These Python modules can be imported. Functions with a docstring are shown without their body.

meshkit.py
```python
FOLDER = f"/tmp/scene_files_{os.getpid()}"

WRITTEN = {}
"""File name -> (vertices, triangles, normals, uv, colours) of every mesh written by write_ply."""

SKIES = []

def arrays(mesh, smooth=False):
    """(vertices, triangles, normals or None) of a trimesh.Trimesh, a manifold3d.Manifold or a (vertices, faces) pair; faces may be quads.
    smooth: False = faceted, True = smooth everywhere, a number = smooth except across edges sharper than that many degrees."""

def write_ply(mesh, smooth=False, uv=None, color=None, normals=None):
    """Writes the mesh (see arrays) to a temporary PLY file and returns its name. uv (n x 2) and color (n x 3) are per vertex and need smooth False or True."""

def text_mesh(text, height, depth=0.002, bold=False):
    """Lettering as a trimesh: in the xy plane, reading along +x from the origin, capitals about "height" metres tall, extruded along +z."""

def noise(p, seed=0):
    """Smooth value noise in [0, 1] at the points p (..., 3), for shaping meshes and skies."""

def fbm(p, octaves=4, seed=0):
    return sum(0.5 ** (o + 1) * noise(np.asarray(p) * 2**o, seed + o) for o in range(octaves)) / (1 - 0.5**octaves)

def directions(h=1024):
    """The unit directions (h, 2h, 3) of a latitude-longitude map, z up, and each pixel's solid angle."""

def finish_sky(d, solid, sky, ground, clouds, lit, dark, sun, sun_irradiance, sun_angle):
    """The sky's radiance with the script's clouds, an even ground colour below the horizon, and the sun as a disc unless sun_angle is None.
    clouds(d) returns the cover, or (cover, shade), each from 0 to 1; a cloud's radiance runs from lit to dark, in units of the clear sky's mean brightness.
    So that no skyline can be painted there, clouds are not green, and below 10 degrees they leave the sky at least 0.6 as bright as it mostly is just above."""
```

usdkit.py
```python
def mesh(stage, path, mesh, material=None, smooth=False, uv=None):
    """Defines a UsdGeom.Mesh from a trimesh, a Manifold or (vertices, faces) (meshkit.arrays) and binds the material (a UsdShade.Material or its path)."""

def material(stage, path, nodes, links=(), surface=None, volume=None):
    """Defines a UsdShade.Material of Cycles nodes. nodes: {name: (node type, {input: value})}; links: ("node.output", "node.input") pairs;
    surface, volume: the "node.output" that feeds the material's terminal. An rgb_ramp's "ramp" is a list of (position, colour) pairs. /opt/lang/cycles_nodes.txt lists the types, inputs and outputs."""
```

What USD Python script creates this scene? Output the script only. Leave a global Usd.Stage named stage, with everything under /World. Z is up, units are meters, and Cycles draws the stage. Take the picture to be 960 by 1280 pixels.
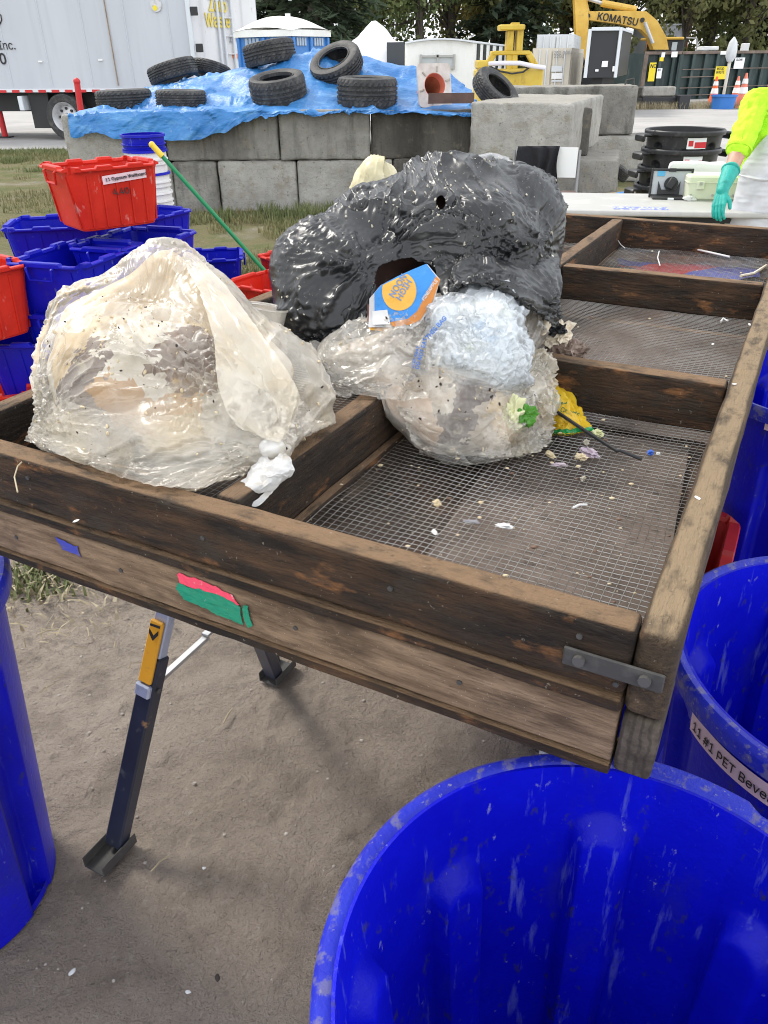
import math, random
import numpy as np, trimesh
import usdkit, meshkit
from meshkit import fbm, noise, text_mesh
from pxr import Usd, UsdGeom, UsdLux, UsdShade, Gf, Sdf, Vt

stage = Usd.Stage.CreateInMemory()
UsdGeom.SetStageUpAxis(stage, 'Z'); UsdGeom.SetStageMetersPerUnit(stage, 1.0)
UsdGeom.Xform.Define(stage, '/World'); UsdGeom.Scope.Define(stage, '/World/Looks')
PI = math.pi
# ---------------------------------------------------------------- camera, sky, sun, exposure
F = 963.0; PITCH = math.radians(30.42); ROLL = math.radians(0.72); CAM = np.array([0, 0, 1.6])
EXPOSURE = 0.95
SUN_DIR = np.array([-0.50, 0.42, 0.76]); SUN_DIR /= np.linalg.norm(SUN_DIR)   # towards the sun
SUN_INT, SUN_ANGLE, SKY = 0.38, 14.0, 0.085
FW = np.array([0, math.cos(PITCH), -math.sin(PITCH)]); _u = np.array([0, math.sin(PITCH), math.cos(PITCH)]); _r = np.array([1.0, 0, 0])
RT = _r * math.cos(ROLL) - _u * math.sin(ROLL); UP = _u * math.cos(ROLL) + _r * math.sin(ROLL)
cam = UsdGeom.Camera.Define(stage, '/World/camera')
cam.CreateHorizontalApertureAttr(36.0); cam.CreateFocalLengthAttr(F / 960 * 36.0); cam.CreateVerticalApertureAttr(48.0)
cam.CreateClippingRangeAttr(Gf.Vec2f(0.05, 2000)); cam.CreateExposureAttr(EXPOSURE)
cam.AddTransformOp().Set(Gf.Matrix4d(*RT, 0, *UP, 0, *(-FW), 0, *CAM, 1))
elev, rot = math.asin(SUN_DIR[2]), math.atan2(SUN_DIR[0], SUN_DIR[1])
sky = UsdLux.DomeLight.Define(stage, '/World/sky'); sky.CreateIntensityAttr(1.0)
skym = usdkit.material(stage, '/World/Looks/sky_air', {
    's': ('sky_texture', {'sky_type': 'single_scattering', 'sun_disc': False, 'sun_elevation': elev, 'sun_rotation': rot, 'aerosol_density': 2.5}),
    'tc': ('texture_coordinate', {}), 'n': ('noise_texture', {'scale': 3.0, 'detail': 6, 'roughness': 0.55}),
    'r': ('map_range', {'from_min': 0.30, 'from_max': 0.6, 'to_min': 0.72, 'to_max': 1.0, 'clamp': True}),
    'm': ('mix_color', {'b': (9.6, 9.9, 10.4)}), 'b': ('background_shader', {'strength': SKY})},
    [('tc.generated', 'n.vector'), ('n.fac', 'r.value'), ('r.result', 'm.fac'), ('s.color', 'm.a'), ('m.result', 'b.color')], surface='b.background')
UsdShade.MaterialBindingAPI.Apply(sky.GetPrim()).Bind(skym)
sun = UsdLux.DistantLight.Define(stage, '/World/sun'); sun.CreateIntensityAttr(SUN_INT); sun.CreateAngleAttr(SUN_ANGLE)
sun.CreateNormalizeAttr(True); sun.CreateColorAttr(Gf.Vec3f(1.0, 0.95, 0.87))
_m = Gf.Matrix4d(); _m.SetRotate(Gf.Rotation(Gf.Vec3d(0, 0, -1), Gf.Vec3d(*(-SUN_DIR)))); sun.AddTransformOp().Set(_m)

def ray(px, py): return FW + RT * (px - 480) / F - UP * (py - 640) / F
def at(px, py, z=None, y=None, d=None):
    r = ray(px, py); t = d if d is not None else ((z - CAM[2]) / r[2] if z is not None else y / r[1])
    return CAM + r * t

# ---------------------------------------------------------------- naming and prims
used = {}
def path_for(name, parent='/World'):
    k = (str(parent), name); n = used.get(k, 0); used[k] = n + 1
    return f'{parent}/{name}' + (f'_{n:03d}' if n else '')
def tag(prim, label=None, cat=None, group=None, kind=None):
    for k, v in (('label', label), ('category', cat), ('group', group), ('kind', kind)):
        if v: prim.SetCustomDataByKey(k, v)
    return prim
def thing(name, label, cat, loc=(0, 0, 0), rotz=0.0, group=None, rx=0, ry=0):
    x = UsdGeom.Xform.Define(stage, path_for(name)); x.AddTranslateOp().Set(Gf.Vec3d(*map(float, loc)))
    if rotz: x.AddRotateZOp().Set(math.degrees(rotz))
    if ry: x.AddRotateYOp().Set(math.degrees(ry))
    if rx: x.AddRotateXOp().Set(math.degrees(rx))
    return tag(x.GetPrim(), label, cat, group)
def obj(name, mesh, mat, parent=None, smooth=False, label=None, cat=None, group=None, kind=None):
    if isinstance(mesh, trimesh.Trimesh): mesh.remove_unreferenced_vertices()
    p = path_for(name, parent.GetPath() if parent else '/World')
    if parent and parent.IsA(UsdGeom.Mesh): pass
    m = usdkit.mesh(stage, p, mesh, MAT[mat], smooth=smooth)
    return tag(m.GetPrim(), label, cat, group, kind)
def dup(root, loc, rotz, label, group=None, rx=0, ry=0, scale=None):
    was = root.GetCustomData(); x = UsdGeom.Xform.Define(stage, path_for(root.GetName().rstrip('0123456789').rstrip('_')))
    x.GetPrim().GetReferences().AddInternalReference(root.GetPath())
    x.ClearXformOpOrder()
    x.AddTranslateOp(opSuffix='c').Set(Gf.Vec3d(*map(float, loc))); x.AddRotateZOp(opSuffix='c').Set(math.degrees(rotz))
    x.AddRotateYOp(opSuffix='c').Set(math.degrees(ry)); x.AddRotateXOp(opSuffix='c').Set(math.degrees(rx))
    if scale is not None: x.AddScaleOp(opSuffix='c').Set(Gf.Vec3f(*scale))
    p = x.GetPrim(); p.SetInstanceable(True); return tag(p, label, was['category'], group or was.get('group'))

# ---------------------------------------------------------------- materials
MAT = {}
def M(name, col, rough=0.6, layers=(), bump=(), spec=0.5, metal=0.0, coat=0.0, rnd=False, extra=None):
    """col: a colour, or (colour, colour, scale[, stretch]); layers: (texture, scale, stretch, lo, hi, colour, amount); bump: (texture, scale, stretch, distance)"""
    N = {'tc': ('texture_coordinate', {}), 'p': ('principled_bsdf', {'roughness': rough, 'specular_ior_level': spec, 'metallic': metal, 'coat_weight': coat, 'coat_roughness': 0.25, **(extra or {})})}
    Lk = []; vec = 'tc.object'
    if rnd:
        N['oi'] = ('object_info', {}); N['om'] = ('math', {'math_type': 'multiply', 'value2': 37.0}); N['oa'] = ('vector_math', {'math_type': 'add'})
        Lk += [('oi.random', 'om.value1'), ('tc.object', 'oa.vector1'), ('om.value', 'oa.vector2')]; vec = 'oa.vector'
    cnt = [0]
    def tex(kind, scale, stretch):
        i = cnt[0]; cnt[0] += 1; src = vec
        if stretch not in (None, (1, 1, 1)):
            N[f'mp{i}'] = ('mapping', {'scale': stretch}); Lk.append((vec, f'mp{i}.vector')); src = f'mp{i}.vector'
        if kind == 'up':
            N[f'g{i}'] = ('geometry', {}); N[f't{i}'] = ('separate_xyz', {}); Lk.append((f'g{i}.normal', f't{i}.vector')); return f't{i}.z'
        if kind == 'voro': N[f't{i}'] = ('voronoi_texture', {'scale': scale}); out = f't{i}.distance'
        elif kind == 'edge': N[f't{i}'] = ('voronoi_texture', {'scale': scale, 'feature': 'distance_to_edge'}); out = f't{i}.distance'
        elif kind == 'wave': N[f't{i}'] = ('wave_texture', {'scale': scale, 'distortion': 3.0, 'detail': 3, 'detail_scale': 1.5}); out = f't{i}.fac'
        elif kind == 'wavez': N[f't{i}'] = ('wave_texture', {'scale': scale, 'bands_direction': 'z'}); out = f't{i}.fac'
        elif kind == 'ridge': N[f't{i}'] = ('noise_texture', {'scale': scale, 'detail': 4, 'type': 'ridged_multifractal', 'roughness': 0.5}); out = f't{i}.fac'
        else: N[f't{i}'] = ('noise_texture', {'scale': scale, 'detail': 6, 'roughness': 0.62}); out = f't{i}.fac'
        Lk.append((src, f't{i}.vector')); return out
    cur = None
    if np.ndim(col[0]) == 1:
        o = tex('noise', col[2], col[3] if len(col) > 3 else None)
        N['c0'] = ('map_range', {'from_min': 0.36, 'from_max': 0.64, 'clamp': True}); N['m0'] = ('mix_color', {'a': col[0], 'b': col[1]})
        Lk += [(o, 'c0.value'), ('c0.result', 'm0.fac')]; cur = 'm0.result'
    for j, (kind, sc, st, lo, hi, c, amt) in enumerate(layers):
        o = tex(kind, sc, st); k = f'l{j}'
        N[k + 'r'] = ('map_range', {'from_min': lo, 'from_max': hi, 'to_min': 0.0, 'to_max': amt, 'clamp': True}); N[k] = ('mix_color', {'b': c})
        Lk += [(o, k + 'r.value'), (k + 'r.result', k + '.fac')]
        if cur: Lk.append((cur, k + '.a'))
        else: N[k][1]['a'] = col
        cur = k + '.result'
    if cur: Lk.append((cur, 'p.base_color'))
    else: N['p'][1]['base_color'] = col
    nb = None
    for j, (kind, sc, st, dist) in enumerate(bump):
        o = tex(kind, sc, st); k = f'b{j}'; N[k] = ('bump', {'distance': dist, 'strength': 1.0}); Lk.append((o, k + '.height'))
        if nb: Lk.append((nb, k + '.normal'))
        nb = k + '.normal'
    if nb: Lk.append((nb, 'p.normal'))
    MAT[name] = usdkit.material(stage, '/World/Looks/' + name, N, Lk, surface='p.BSDF'); return name
def film(name, col, opac, rough=0.2, nscale=14.0, lo=0.3, hi=0.7, opac2=None, bump=(), trl=0.35, dirt=None):
    """thin plastic film: see-through, white where it is folded or seen edge-on, glossy"""
    N = {'tc': ('texture_coordinate', {}), 'n': ('noise_texture', {'scale': nscale, 'detail': 5, 'roughness': 0.6}),
         'r': ('map_range', {'from_min': lo, 'from_max': hi, 'to_min': opac, 'to_max': opac2 or opac, 'clamp': True}),
         'lw': ('layer_weight', {'blend': 0.35}), 'a': ('math', {'math_type': 'multiply_add', 'value2': 0.42, 'use_clamp': True}),
         'p': ('principled_bsdf', {'base_color': col, 'roughness': rough, 'specular_ior_level': 0.35}), 'tl': ('translucent_bsdf', {'color': col}),
         'x1': ('mix_closure', {'fac': trl}), 'tr': ('transparent_bsdf', {'color': (0.97, 0.96, 0.94)}), 'x2': ('mix_closure', {}),
         'gl': ('glossy_bsdf', {'roughness': rough * 0.8, 'color': (1, 1, 1)}), 'fr': ('fresnel', {'IOR': 1.28}), 'x3': ('mix_closure', {})}
    Lk = [('tc.object', 'n.vector'), ('n.fac', 'r.value'), ('lw.facing', 'a.value1'), ('r.result', 'a.value3'), ('p.BSDF', 'x1.closure1'), ('tl.BSDF', 'x1.closure2'),
          ('a.value', 'x2.fac'), ('tr.BSDF', 'x2.closure1'), ('x1.closure', 'x2.closure2'), ('x2.closure', 'x3.closure1'), ('gl.BSDF', 'x3.closure2'), ('fr.fac', 'x3.fac')]
    if dirt:
        N['dn'] = ('noise_texture', {'scale': dirt[0], 'detail': 5}); N['dr'] = ('map_range', {'from_min': dirt[1], 'from_max': dirt[2], 'to_max': dirt[4], 'clamp': True}); N['dm'] = ('mix_color', {'a': col, 'b': dirt[3]})
        Lk += [('tc.object', 'dn.vector'), ('dn.fac', 'dr.value'), ('dr.result', 'dm.fac'), ('dm.result', 'p.base_color'), ('dm.result', 'tl.color')]
    nb = None
    for j, (kind, sc, st, dist) in enumerate(bump):
        k = f'b{j}'; N['q' + k] = ('mapping', {'scale': st or (1, 1, 1)})
        N['t' + k] = ('noise_texture', {'scale': sc, 'detail': 5, 'roughness': 0.55, 'type': 'ridged_multifractal' if kind == 'ridge' else 'fBM'}); N[k] = ('bump', {'distance': dist})
        Lk += [('tc.object', f'q{k}.vector'), (f'q{k}.vector', f't{k}.vector'), (f't{k}.fac', k + '.height')]
        if nb: Lk.append((nb, k + '.normal'))
        nb = k + '.normal'
    if nb: Lk += [(nb, 'p.normal'), (nb, 'gl.normal')]
    MAT[name] = usdkit.material(stage, '/World/Looks/' + name, N, Lk, surface='x3.closure'); return name

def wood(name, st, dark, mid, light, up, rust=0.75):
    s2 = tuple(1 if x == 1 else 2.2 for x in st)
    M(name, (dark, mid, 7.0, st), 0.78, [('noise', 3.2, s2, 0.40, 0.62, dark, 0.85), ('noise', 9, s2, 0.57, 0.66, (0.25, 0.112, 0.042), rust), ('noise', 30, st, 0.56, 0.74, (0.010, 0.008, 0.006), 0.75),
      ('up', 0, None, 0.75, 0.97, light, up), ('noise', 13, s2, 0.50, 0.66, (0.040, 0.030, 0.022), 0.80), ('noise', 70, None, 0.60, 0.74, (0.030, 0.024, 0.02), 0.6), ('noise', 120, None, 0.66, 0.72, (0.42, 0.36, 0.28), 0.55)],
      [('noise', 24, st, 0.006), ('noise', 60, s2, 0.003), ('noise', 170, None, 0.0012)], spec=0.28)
wood('wood_along_x', (1, 7, 7), (0.013, 0.009, 0.0065), (0.085, 0.046, 0.024), (0.27, 0.17, 0.095), 0.72)
wood('wood_along_y', (7, 1, 7), (0.050, 0.035, 0.023), (0.15, 0.10, 0.06), (0.29, 0.21, 0.125), 0.80, 0.5)
wood('wood_inner_y', (7, 1, 7), (0.014, 0.010, 0.0075), (0.075, 0.044, 0.025), (0.25, 0.16, 0.095), 0.70)
M('wood_pale', ((0.12, 0.077, 0.047), (0.27, 0.185, 0.118), 9.0, (1, 7, 7)), 0.75, [('noise', 50, (1, 8, 8), 0.58, 0.72, (0.035, 0.026, 0.02), 0.75), ('noise', 5, (1, 2, 2), 0.5, 0.66, (0.040, 0.027, 0.018), 0.85), ('voro', 130, None, 0.12, 0.05, (0.5, 0.47, 0.42), 0.5)], [('noise', 30, (1, 9, 9), 0.003), ('noise', 160, None, 0.001)], spec=0.25)
M('ply_bottom', ((0.038, 0.026, 0.018), (0.085, 0.060, 0.044), 5.0), 0.75, [('noise', 60, None, 0.55, 0.7, (0.02, 0.016, 0.013), 0.7), ('noise', 3, None, 0.5, 0.65, (0.13, 0.075, 0.05), 0.6)], [('noise', 120, None, 0.002)], spec=0.3)
M('ply_bottom_pale', ((0.10, 0.075, 0.06), (0.18, 0.14, 0.115), 5.0), 0.75, [('noise', 60, None, 0.52, 0.7, (0.04, 0.032, 0.026), 0.7)], [('noise', 120, None, 0.002)], spec=0.3)
M('end_grain', ((0.05, 0.04, 0.032), (0.12, 0.098, 0.078), 30.0), 0.8, [('wave', 30, None, 0.5, 0.9, (0.03, 0.025, 0.02), 0.5)], [('noise', 90, None, 0.003)], spec=0.2)
M('galvanised', (0.50, 0.51, 0.51), 0.38, [('noise', 20, None, 0.5, 0.7, (0.22, 0.18, 0.14), 0.6)], metal=0.85); M('mesh_wire', (0.40, 0.40, 0.38), 0.34, [('noise', 5, None, 0.42, 0.62, (0.09, 0.07, 0.055), 0.75), ('noise', 60, None, 0.55, 0.7, (0.12, 0.09, 0.065), 0.7)], metal=0.75)
M('steel_dull', (0.048, 0.046, 0.043), 0.6, [('noise', 40, None, 0.5, 0.7, (0.09, 0.085, 0.08), 0.7)], [('noise', 200, None, 0.0006)], metal=0.15)
M('bolt_steel', (0.10, 0.095, 0.09), 0.5, metal=0.4)
BL = (0.004, 0.006, 0.50)
M('blue_can', ((0.0015, 0.002, 0.37), (0.003, 0.006, 0.52), 3.0), 0.45, [('noise', 9, (1, 1, 0.5), 0.55, 0.68, (0.010, 0.012, 0.30), 0.7), ('noise', 26, (1.6, 1.6, 0.22), 0.60, 0.70, (0.16, 0.19, 0.50), 0.42), ('noise', 60, (1, 1, .6), 0.665, 0.75, (0.36, 0.36, 0.42), 0.6), ('noise', 36, (1, 1, 0.6), 0.60, 0.69, (0.03, 0.03, 0.04), 0.75), ('noise', 170, (1, 1, .4), 0.68, 0.76, (0.20, 0.21, 0.45), 0.4)], [('noise', 90, None, 0.0012)], spec=0.22)
M('blue_rim', ((0.005, 0.010, 0.34), (0.012, 0.026, 0.46), 9.0), 0.5, [('noise', 45, None, 0.53, 0.62, (0.17, 0.16, 0.17), 0.55), ('noise', 120, None, 0.62, 0.7, (0.3, 0.28, 0.25), 0.6)], [('noise', 120, None, 0.0015)], spec=0.4)
M('blue_tote', ((0.0015, 0.003, 0.29), (0.003, 0.007, 0.42), 4.0), 0.45, [('noise', 30, (1, 1, 0.4), 0.63, 0.72, (0.22, 0.24, 0.45), 0.5), ('noise', 18, None, 0.64, 0.74, (0.05, 0.05, 0.08), 0.5)], [('noise', 60, None, 0.001)], rnd=True, spec=0.25)
M('red_tote', ((0.46, 0.016, 0.008), (0.58, 0.026, 0.012), 4.0), 0.42, [('noise', 24, (1, 1, 0.4), 0.62, 0.7, (0.62, 0.32, 0.28), 0.55), ('noise', 14, None, 0.64, 0.74, (0.25, 0.03, 0.02), 0.5)], [('noise', 60, None, 0.001)], rnd=True, spec=0.25)
M('dark_red_tote', ((0.30, 0.012, 0.012), (0.40, 0.02, 0.02), 4.0), 0.45, [('noise', 24, (1, 1, 0.4), 0.6, 0.7, (0.10, 0.02, 0.02), 0.6)], rnd=True)
M('white_plastic', (0.72, 0.72, 0.70), 0.4, [('noise', 12, None, 0.5, 0.75, (0.5, 0.47, 0.42), 0.5)], rnd=True)
M('black_plastic', (0.012, 0.012, 0.013), 0.4, [('noise', 14, None, 0.55, 0.72, (0.06, 0.058, 0.055), 0.7), ('noise', 60, None, 0.68, 0.75, (0.25, 0.25, 0.25), 0.5)])
M('black_rubber', (0.018, 0.018, 0.019), 0.62, [('noise', 6, None, 0.5, 0.75, (0.06, 0.058, 0.055), 0.8), ('noise', 7, None, 0.5, 0.7, (0.12, 0.112, 0.098), 0.6), ('noise', 40, None, 0.56, 0.72, (0.14, 0.13, 0.115), 0.6)], [('noise', 80, None, 0.002)], rnd=True)
M('label_pink', (0.78, 0.58, 0.62), 0.5, [('noise', 20, None, 0.55, 0.75, (0.6, 0.5, 0.5), 0.5)])
M('label_white', (0.78, 0.76, 0.74), 0.5, [('noise', 20, None, 0.55, 0.75, (0.6, 0.55, 0.52), 0.5)])
M('ink', (0.012, 0.012, 0.014), 0.6); M('ink_blue', (0.02, 0.16, 0.62), 0.5); M('ink_green', (0.01, 0.12, 0.04), 0.5); M('ink_grey', (0.22, 0.22, 0.24), 0.6)
M('tape_blue', (0.05, 0.06, 0.34), 0.5, [('noise', 40, None, 0.5, 0.65, (0.12, 0.10, 0.16), 0.8)])
M('sticker_green', (0.008, 0.21, 0.12), 0.35, [('ridge', 30, (1, 1, 6), 0.55, 0.9, (0.004, 0.11, 0.06), 0.8), ('noise', 60, None, 0.68, 0.72, (0.5, 0.5, 0.45), 0.9)], [('ridge', 26, (1, 1, 4), 0.003)])
M('sticker_pink', (0.80, 0.07, 0.13), 0.4, [('noise', 60, None, 0.6, 0.66, (0.5, 0.5, 0.45), 0.6)], [('noise', 60, None, 0.002)])
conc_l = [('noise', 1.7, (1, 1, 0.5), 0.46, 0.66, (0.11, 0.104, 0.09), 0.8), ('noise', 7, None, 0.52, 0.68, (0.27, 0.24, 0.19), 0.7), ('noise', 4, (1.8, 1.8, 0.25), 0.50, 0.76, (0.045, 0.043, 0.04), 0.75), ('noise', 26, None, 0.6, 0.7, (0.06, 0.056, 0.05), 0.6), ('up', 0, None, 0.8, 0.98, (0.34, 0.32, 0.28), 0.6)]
cb_b = [('noise', 8, None, 0.03), ('noise', 34, None, 0.014), ('noise', 110, None, 0.006)]
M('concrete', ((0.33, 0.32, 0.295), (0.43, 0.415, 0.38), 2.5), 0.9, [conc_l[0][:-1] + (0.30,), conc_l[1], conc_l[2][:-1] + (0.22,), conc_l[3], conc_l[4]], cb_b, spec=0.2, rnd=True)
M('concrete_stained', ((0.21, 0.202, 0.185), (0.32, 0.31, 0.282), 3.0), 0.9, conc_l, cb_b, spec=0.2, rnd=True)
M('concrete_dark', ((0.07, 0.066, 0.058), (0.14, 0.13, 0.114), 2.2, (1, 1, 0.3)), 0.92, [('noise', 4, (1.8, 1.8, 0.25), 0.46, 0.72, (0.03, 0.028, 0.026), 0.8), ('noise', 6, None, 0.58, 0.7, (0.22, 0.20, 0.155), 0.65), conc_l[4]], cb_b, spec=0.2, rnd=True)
M('dirt', ((0.315, 0.262, 0.212), (0.415, 0.350, 0.290), 1.6), 0.95, [('noise', 6, None, 0.5, 0.7, (0.195, 0.163, 0.132), 0.7), ('noise', 45, None, 0.56, 0.72, (0.42, 0.37, 0.31), 0.6), ('noise', 150, None, 0.58, 0.7, (0.13, 0.11, 0.09), 0.6), ('voro', 170, None, 0.16, 0.07, (0.5, 0.47, 0.42), 0.7), ('noise', 0.35, None, 0.52, 0.62, (0.20, 0.185, 0.16), 0.6)], [('noise', 10, None, 0.04), ('noise', 50, None, 0.022), ('noise', 220, None, 0.007)], spec=0.15)
M('dry_ground', ((0.17, 0.15, 0.08), (0.25, 0.215, 0.13), 2.2), 0.95, [('noise', 2.2, None, 0.42, 0.60, (0.095, 0.12, 0.042), 0.8), ('noise', 1.1, None, 0.55, 0.68, (0.30, 0.26, 0.21), 0.8), ('noise', 60, None, 0.55, 0.7, (0.40, 0.35, 0.22), 0.5)], [('noise', 30, None, 0.03), ('noise', 110, None, 0.012)], spec=0.1)
M('asphalt_pale', ((0.36, 0.35, 0.335), (0.43, 0.415, 0.40), 0.8), 0.9, [('noise', 0.5, (0.3, 3, 1), 0.5, 0.7, (0.30, 0.285, 0.27), 0.6), ('noise', 90, None, 0.55, 0.7, (0.25, 0.24, 0.23), 0.4)], [('noise', 60, None, 0.006)], spec=0.2)
M('grass_mid', ((0.12, 0.13, 0.045), (0.24, 0.21, 0.10), 2.0), 0.7); M('grass_blade', ((0.10, 0.13, 0.035), (0.26, 0.22, 0.10), 3.0), 0.7); M('grass_green', ((0.10, 0.13, 0.045), (0.18, 0.19, 0.075), 3.0), 0.7); M('straw', ((0.30, 0.25, 0.15), (0.42, 0.36, 0.24), 6.0), 0.8)
M('stone_bits', ((0.26, 0.22, 0.18), (0.46, 0.42, 0.37), 9.0), 0.9)
M('tarp_blue', ((0.022, 0.145, 0.40), (0.045, 0.215, 0.52), 1.6), 0.36, [('noise', 5, (0.6, 2, 2), 0.52, 0.7, (0.17, 0.40, 0.68), 0.6), ('noise', 16, None, 0.6, 0.75, (0.36, 0.55, 0.72), 0.35)], [('noise', 14, (0.7, 2, 2), 0.012)], spec=0.5)
M('truck_grey', ((0.44, 0.46, 0.50), (0.50, 0.52, 0.555), 0.6, (1, 1, 0.2)), 0.5, [('noise', 3, (1, 1, 0.06), 0.52, 0.75, (0.36, 0.38, 0.41), 0.5)], rnd=False)
M('truck_white', ((0.55, 0.55, 0.56), (0.68, 0.68, 0.68), 0.8, (1, 1, 0.25)), 0.5, [('noise', 3, (1, 1, 0.06), 0.55, 0.75, (0.36, 0.36, 0.36), 0.5), ('noise', 9, None, 0.62, 0.7, (0.3, 0.25, 0.2), 0.4)])
M('chassis', (0.02, 0.02, 0.021), 0.6); M('red_paint', (0.50, 0.018, 0.022), 0.5, [('noise', 9, None, 0.55, 0.75, (0.36, 0.03, 0.03), 0.6)]); M('white_paint', (0.78, 0.78, 0.77), 0.5); M('alloy', (0.55, 0.55, 0.56), 0.4, [('noise', 14, None, 0.5, 0.7, (0.3, 0.28, 0.26), 0.6)], metal=0.5)
M('rust_tan', (0.33, 0.24, 0.17), 0.7, [('noise', 10, None, 0.5, 0.7, (0.16, 0.12, 0.09), 0.8)]); M('letter_yellow', (0.66, 0.52, 0.10), 0.5); M('orange_mark', (0.62, 0.22, 0.10), 0.5)
M('potty_blue', (0.05, 0.20, 0.52), 0.45, [('noise', 3, None, 0.5, 0.7, (0.04, 0.16, 0.44), 0.5)]); M('potty_roof', ((0.70, 0.70, 0.66), (0.82, 0.82, 0.79), 1.5), 0.5); M('vent_grey', (0.60, 0.63, 0.66), 0.5); M('vent_slot', (0.34, 0.42, 0.52), 0.5)
M('tent_white', ((0.80, 0.81, 0.82), (0.90, 0.90, 0.90), 2.0), 0.5, bump=[('ridge', 2.0, (1, 1, 0.4), 0.05)]); M('glass_dark', (0.03, 0.035, 0.04), 0.08); M('glass_pale', (0.42, 0.45, 0.46), 0.12)
M('siding_white', (0.76, 0.77, 0.74), 0.55, [('noise', 2, (1, 1, 0.3), 0.5, 0.7, (0.62, 0.62, 0.58), 0.6)], [('wave', 9, (1, 1, 0.01), 0.004)]); M('frame_grey', (0.36, 0.36, 0.34), 0.5)
M('yellow_paint', ((0.56, 0.33, 0.045), (0.66, 0.42, 0.08), 2.0), 0.45, [('noise', 5, None, 0.58, 0.7, (0.30, 0.16, 0.05), 0.5)]); M('machine_yellow', ((0.50, 0.34, 0.03), (0.60, 0.44, 0.07), 1.5), 0.45, [('noise', 4, (1, 1, 0.4), 0.56, 0.68, (0.26, 0.14, 0.03), 0.65)]); M('hose_white', (0.66, 0.64, 0.70), 0.5)
M('container_beige', ((0.55, 0.51, 0.43), (0.63, 0.59, 0.50), 1.5), 0.55, [('noise', 4, (1, 1, 0.2), 0.58, 0.72, (0.4, 0.36, 0.3), 0.5)]); M('container_grey', (0.55, 0.57, 0.58), 0.55, [('noise', 4, None, 0.55, 0.7, (0.4, 0.38, 0.36), 0.6)])
M('trailer_black', (0.018, 0.019, 0.022), 0.4); M('dumpster_green', ((0.014, 0.028, 0.027), (0.030, 0.052, 0.050), 1.4, (1, 1, 0.4)), 0.55, [('noise', 5, (1, 1, 0.25), 0.56, 0.7, (0.10, 0.115, 0.11), 0.55)]); M('dumpster_rust', ((0.10, 0.075, 0.06), (0.20, 0.15, 0.12), 3.0), 0.7)
M('sign_yellow', (0.75, 0.60, 0.02), 0.5); M('sign_white', (0.78, 0.79, 0.80), 0.5); M('cone_orange', (0.78, 0.13, 0.03), 0.45); M('cone_faded', (0.70, 0.20, 0.13), 0.5); M('cone_white', (0.78, 0.76, 0.74), 0.4); M('tub_blue', (0.03, 0.16, 0.48), 0.5)
M('cone_back', ((0.42, 0.36, 0.33), (0.58, 0.53, 0.49), 6.0), 0.7); M('cone_rust', ((0.30, 0.08, 0.035), (0.45, 0.16, 0.08), 5.0), 0.8); M('beam_brown', ((0.06, 0.03, 0.022), (0.11, 0.06, 0.045), 5.0), 0.7)
M('bark', ((0.05, 0.040, 0.032), (0.11, 0.09, 0.072), 5.0, (1, 1, 0.2)), 0.9, bump=[('noise', 20, (1, 1, 0.2), 0.03)])
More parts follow.
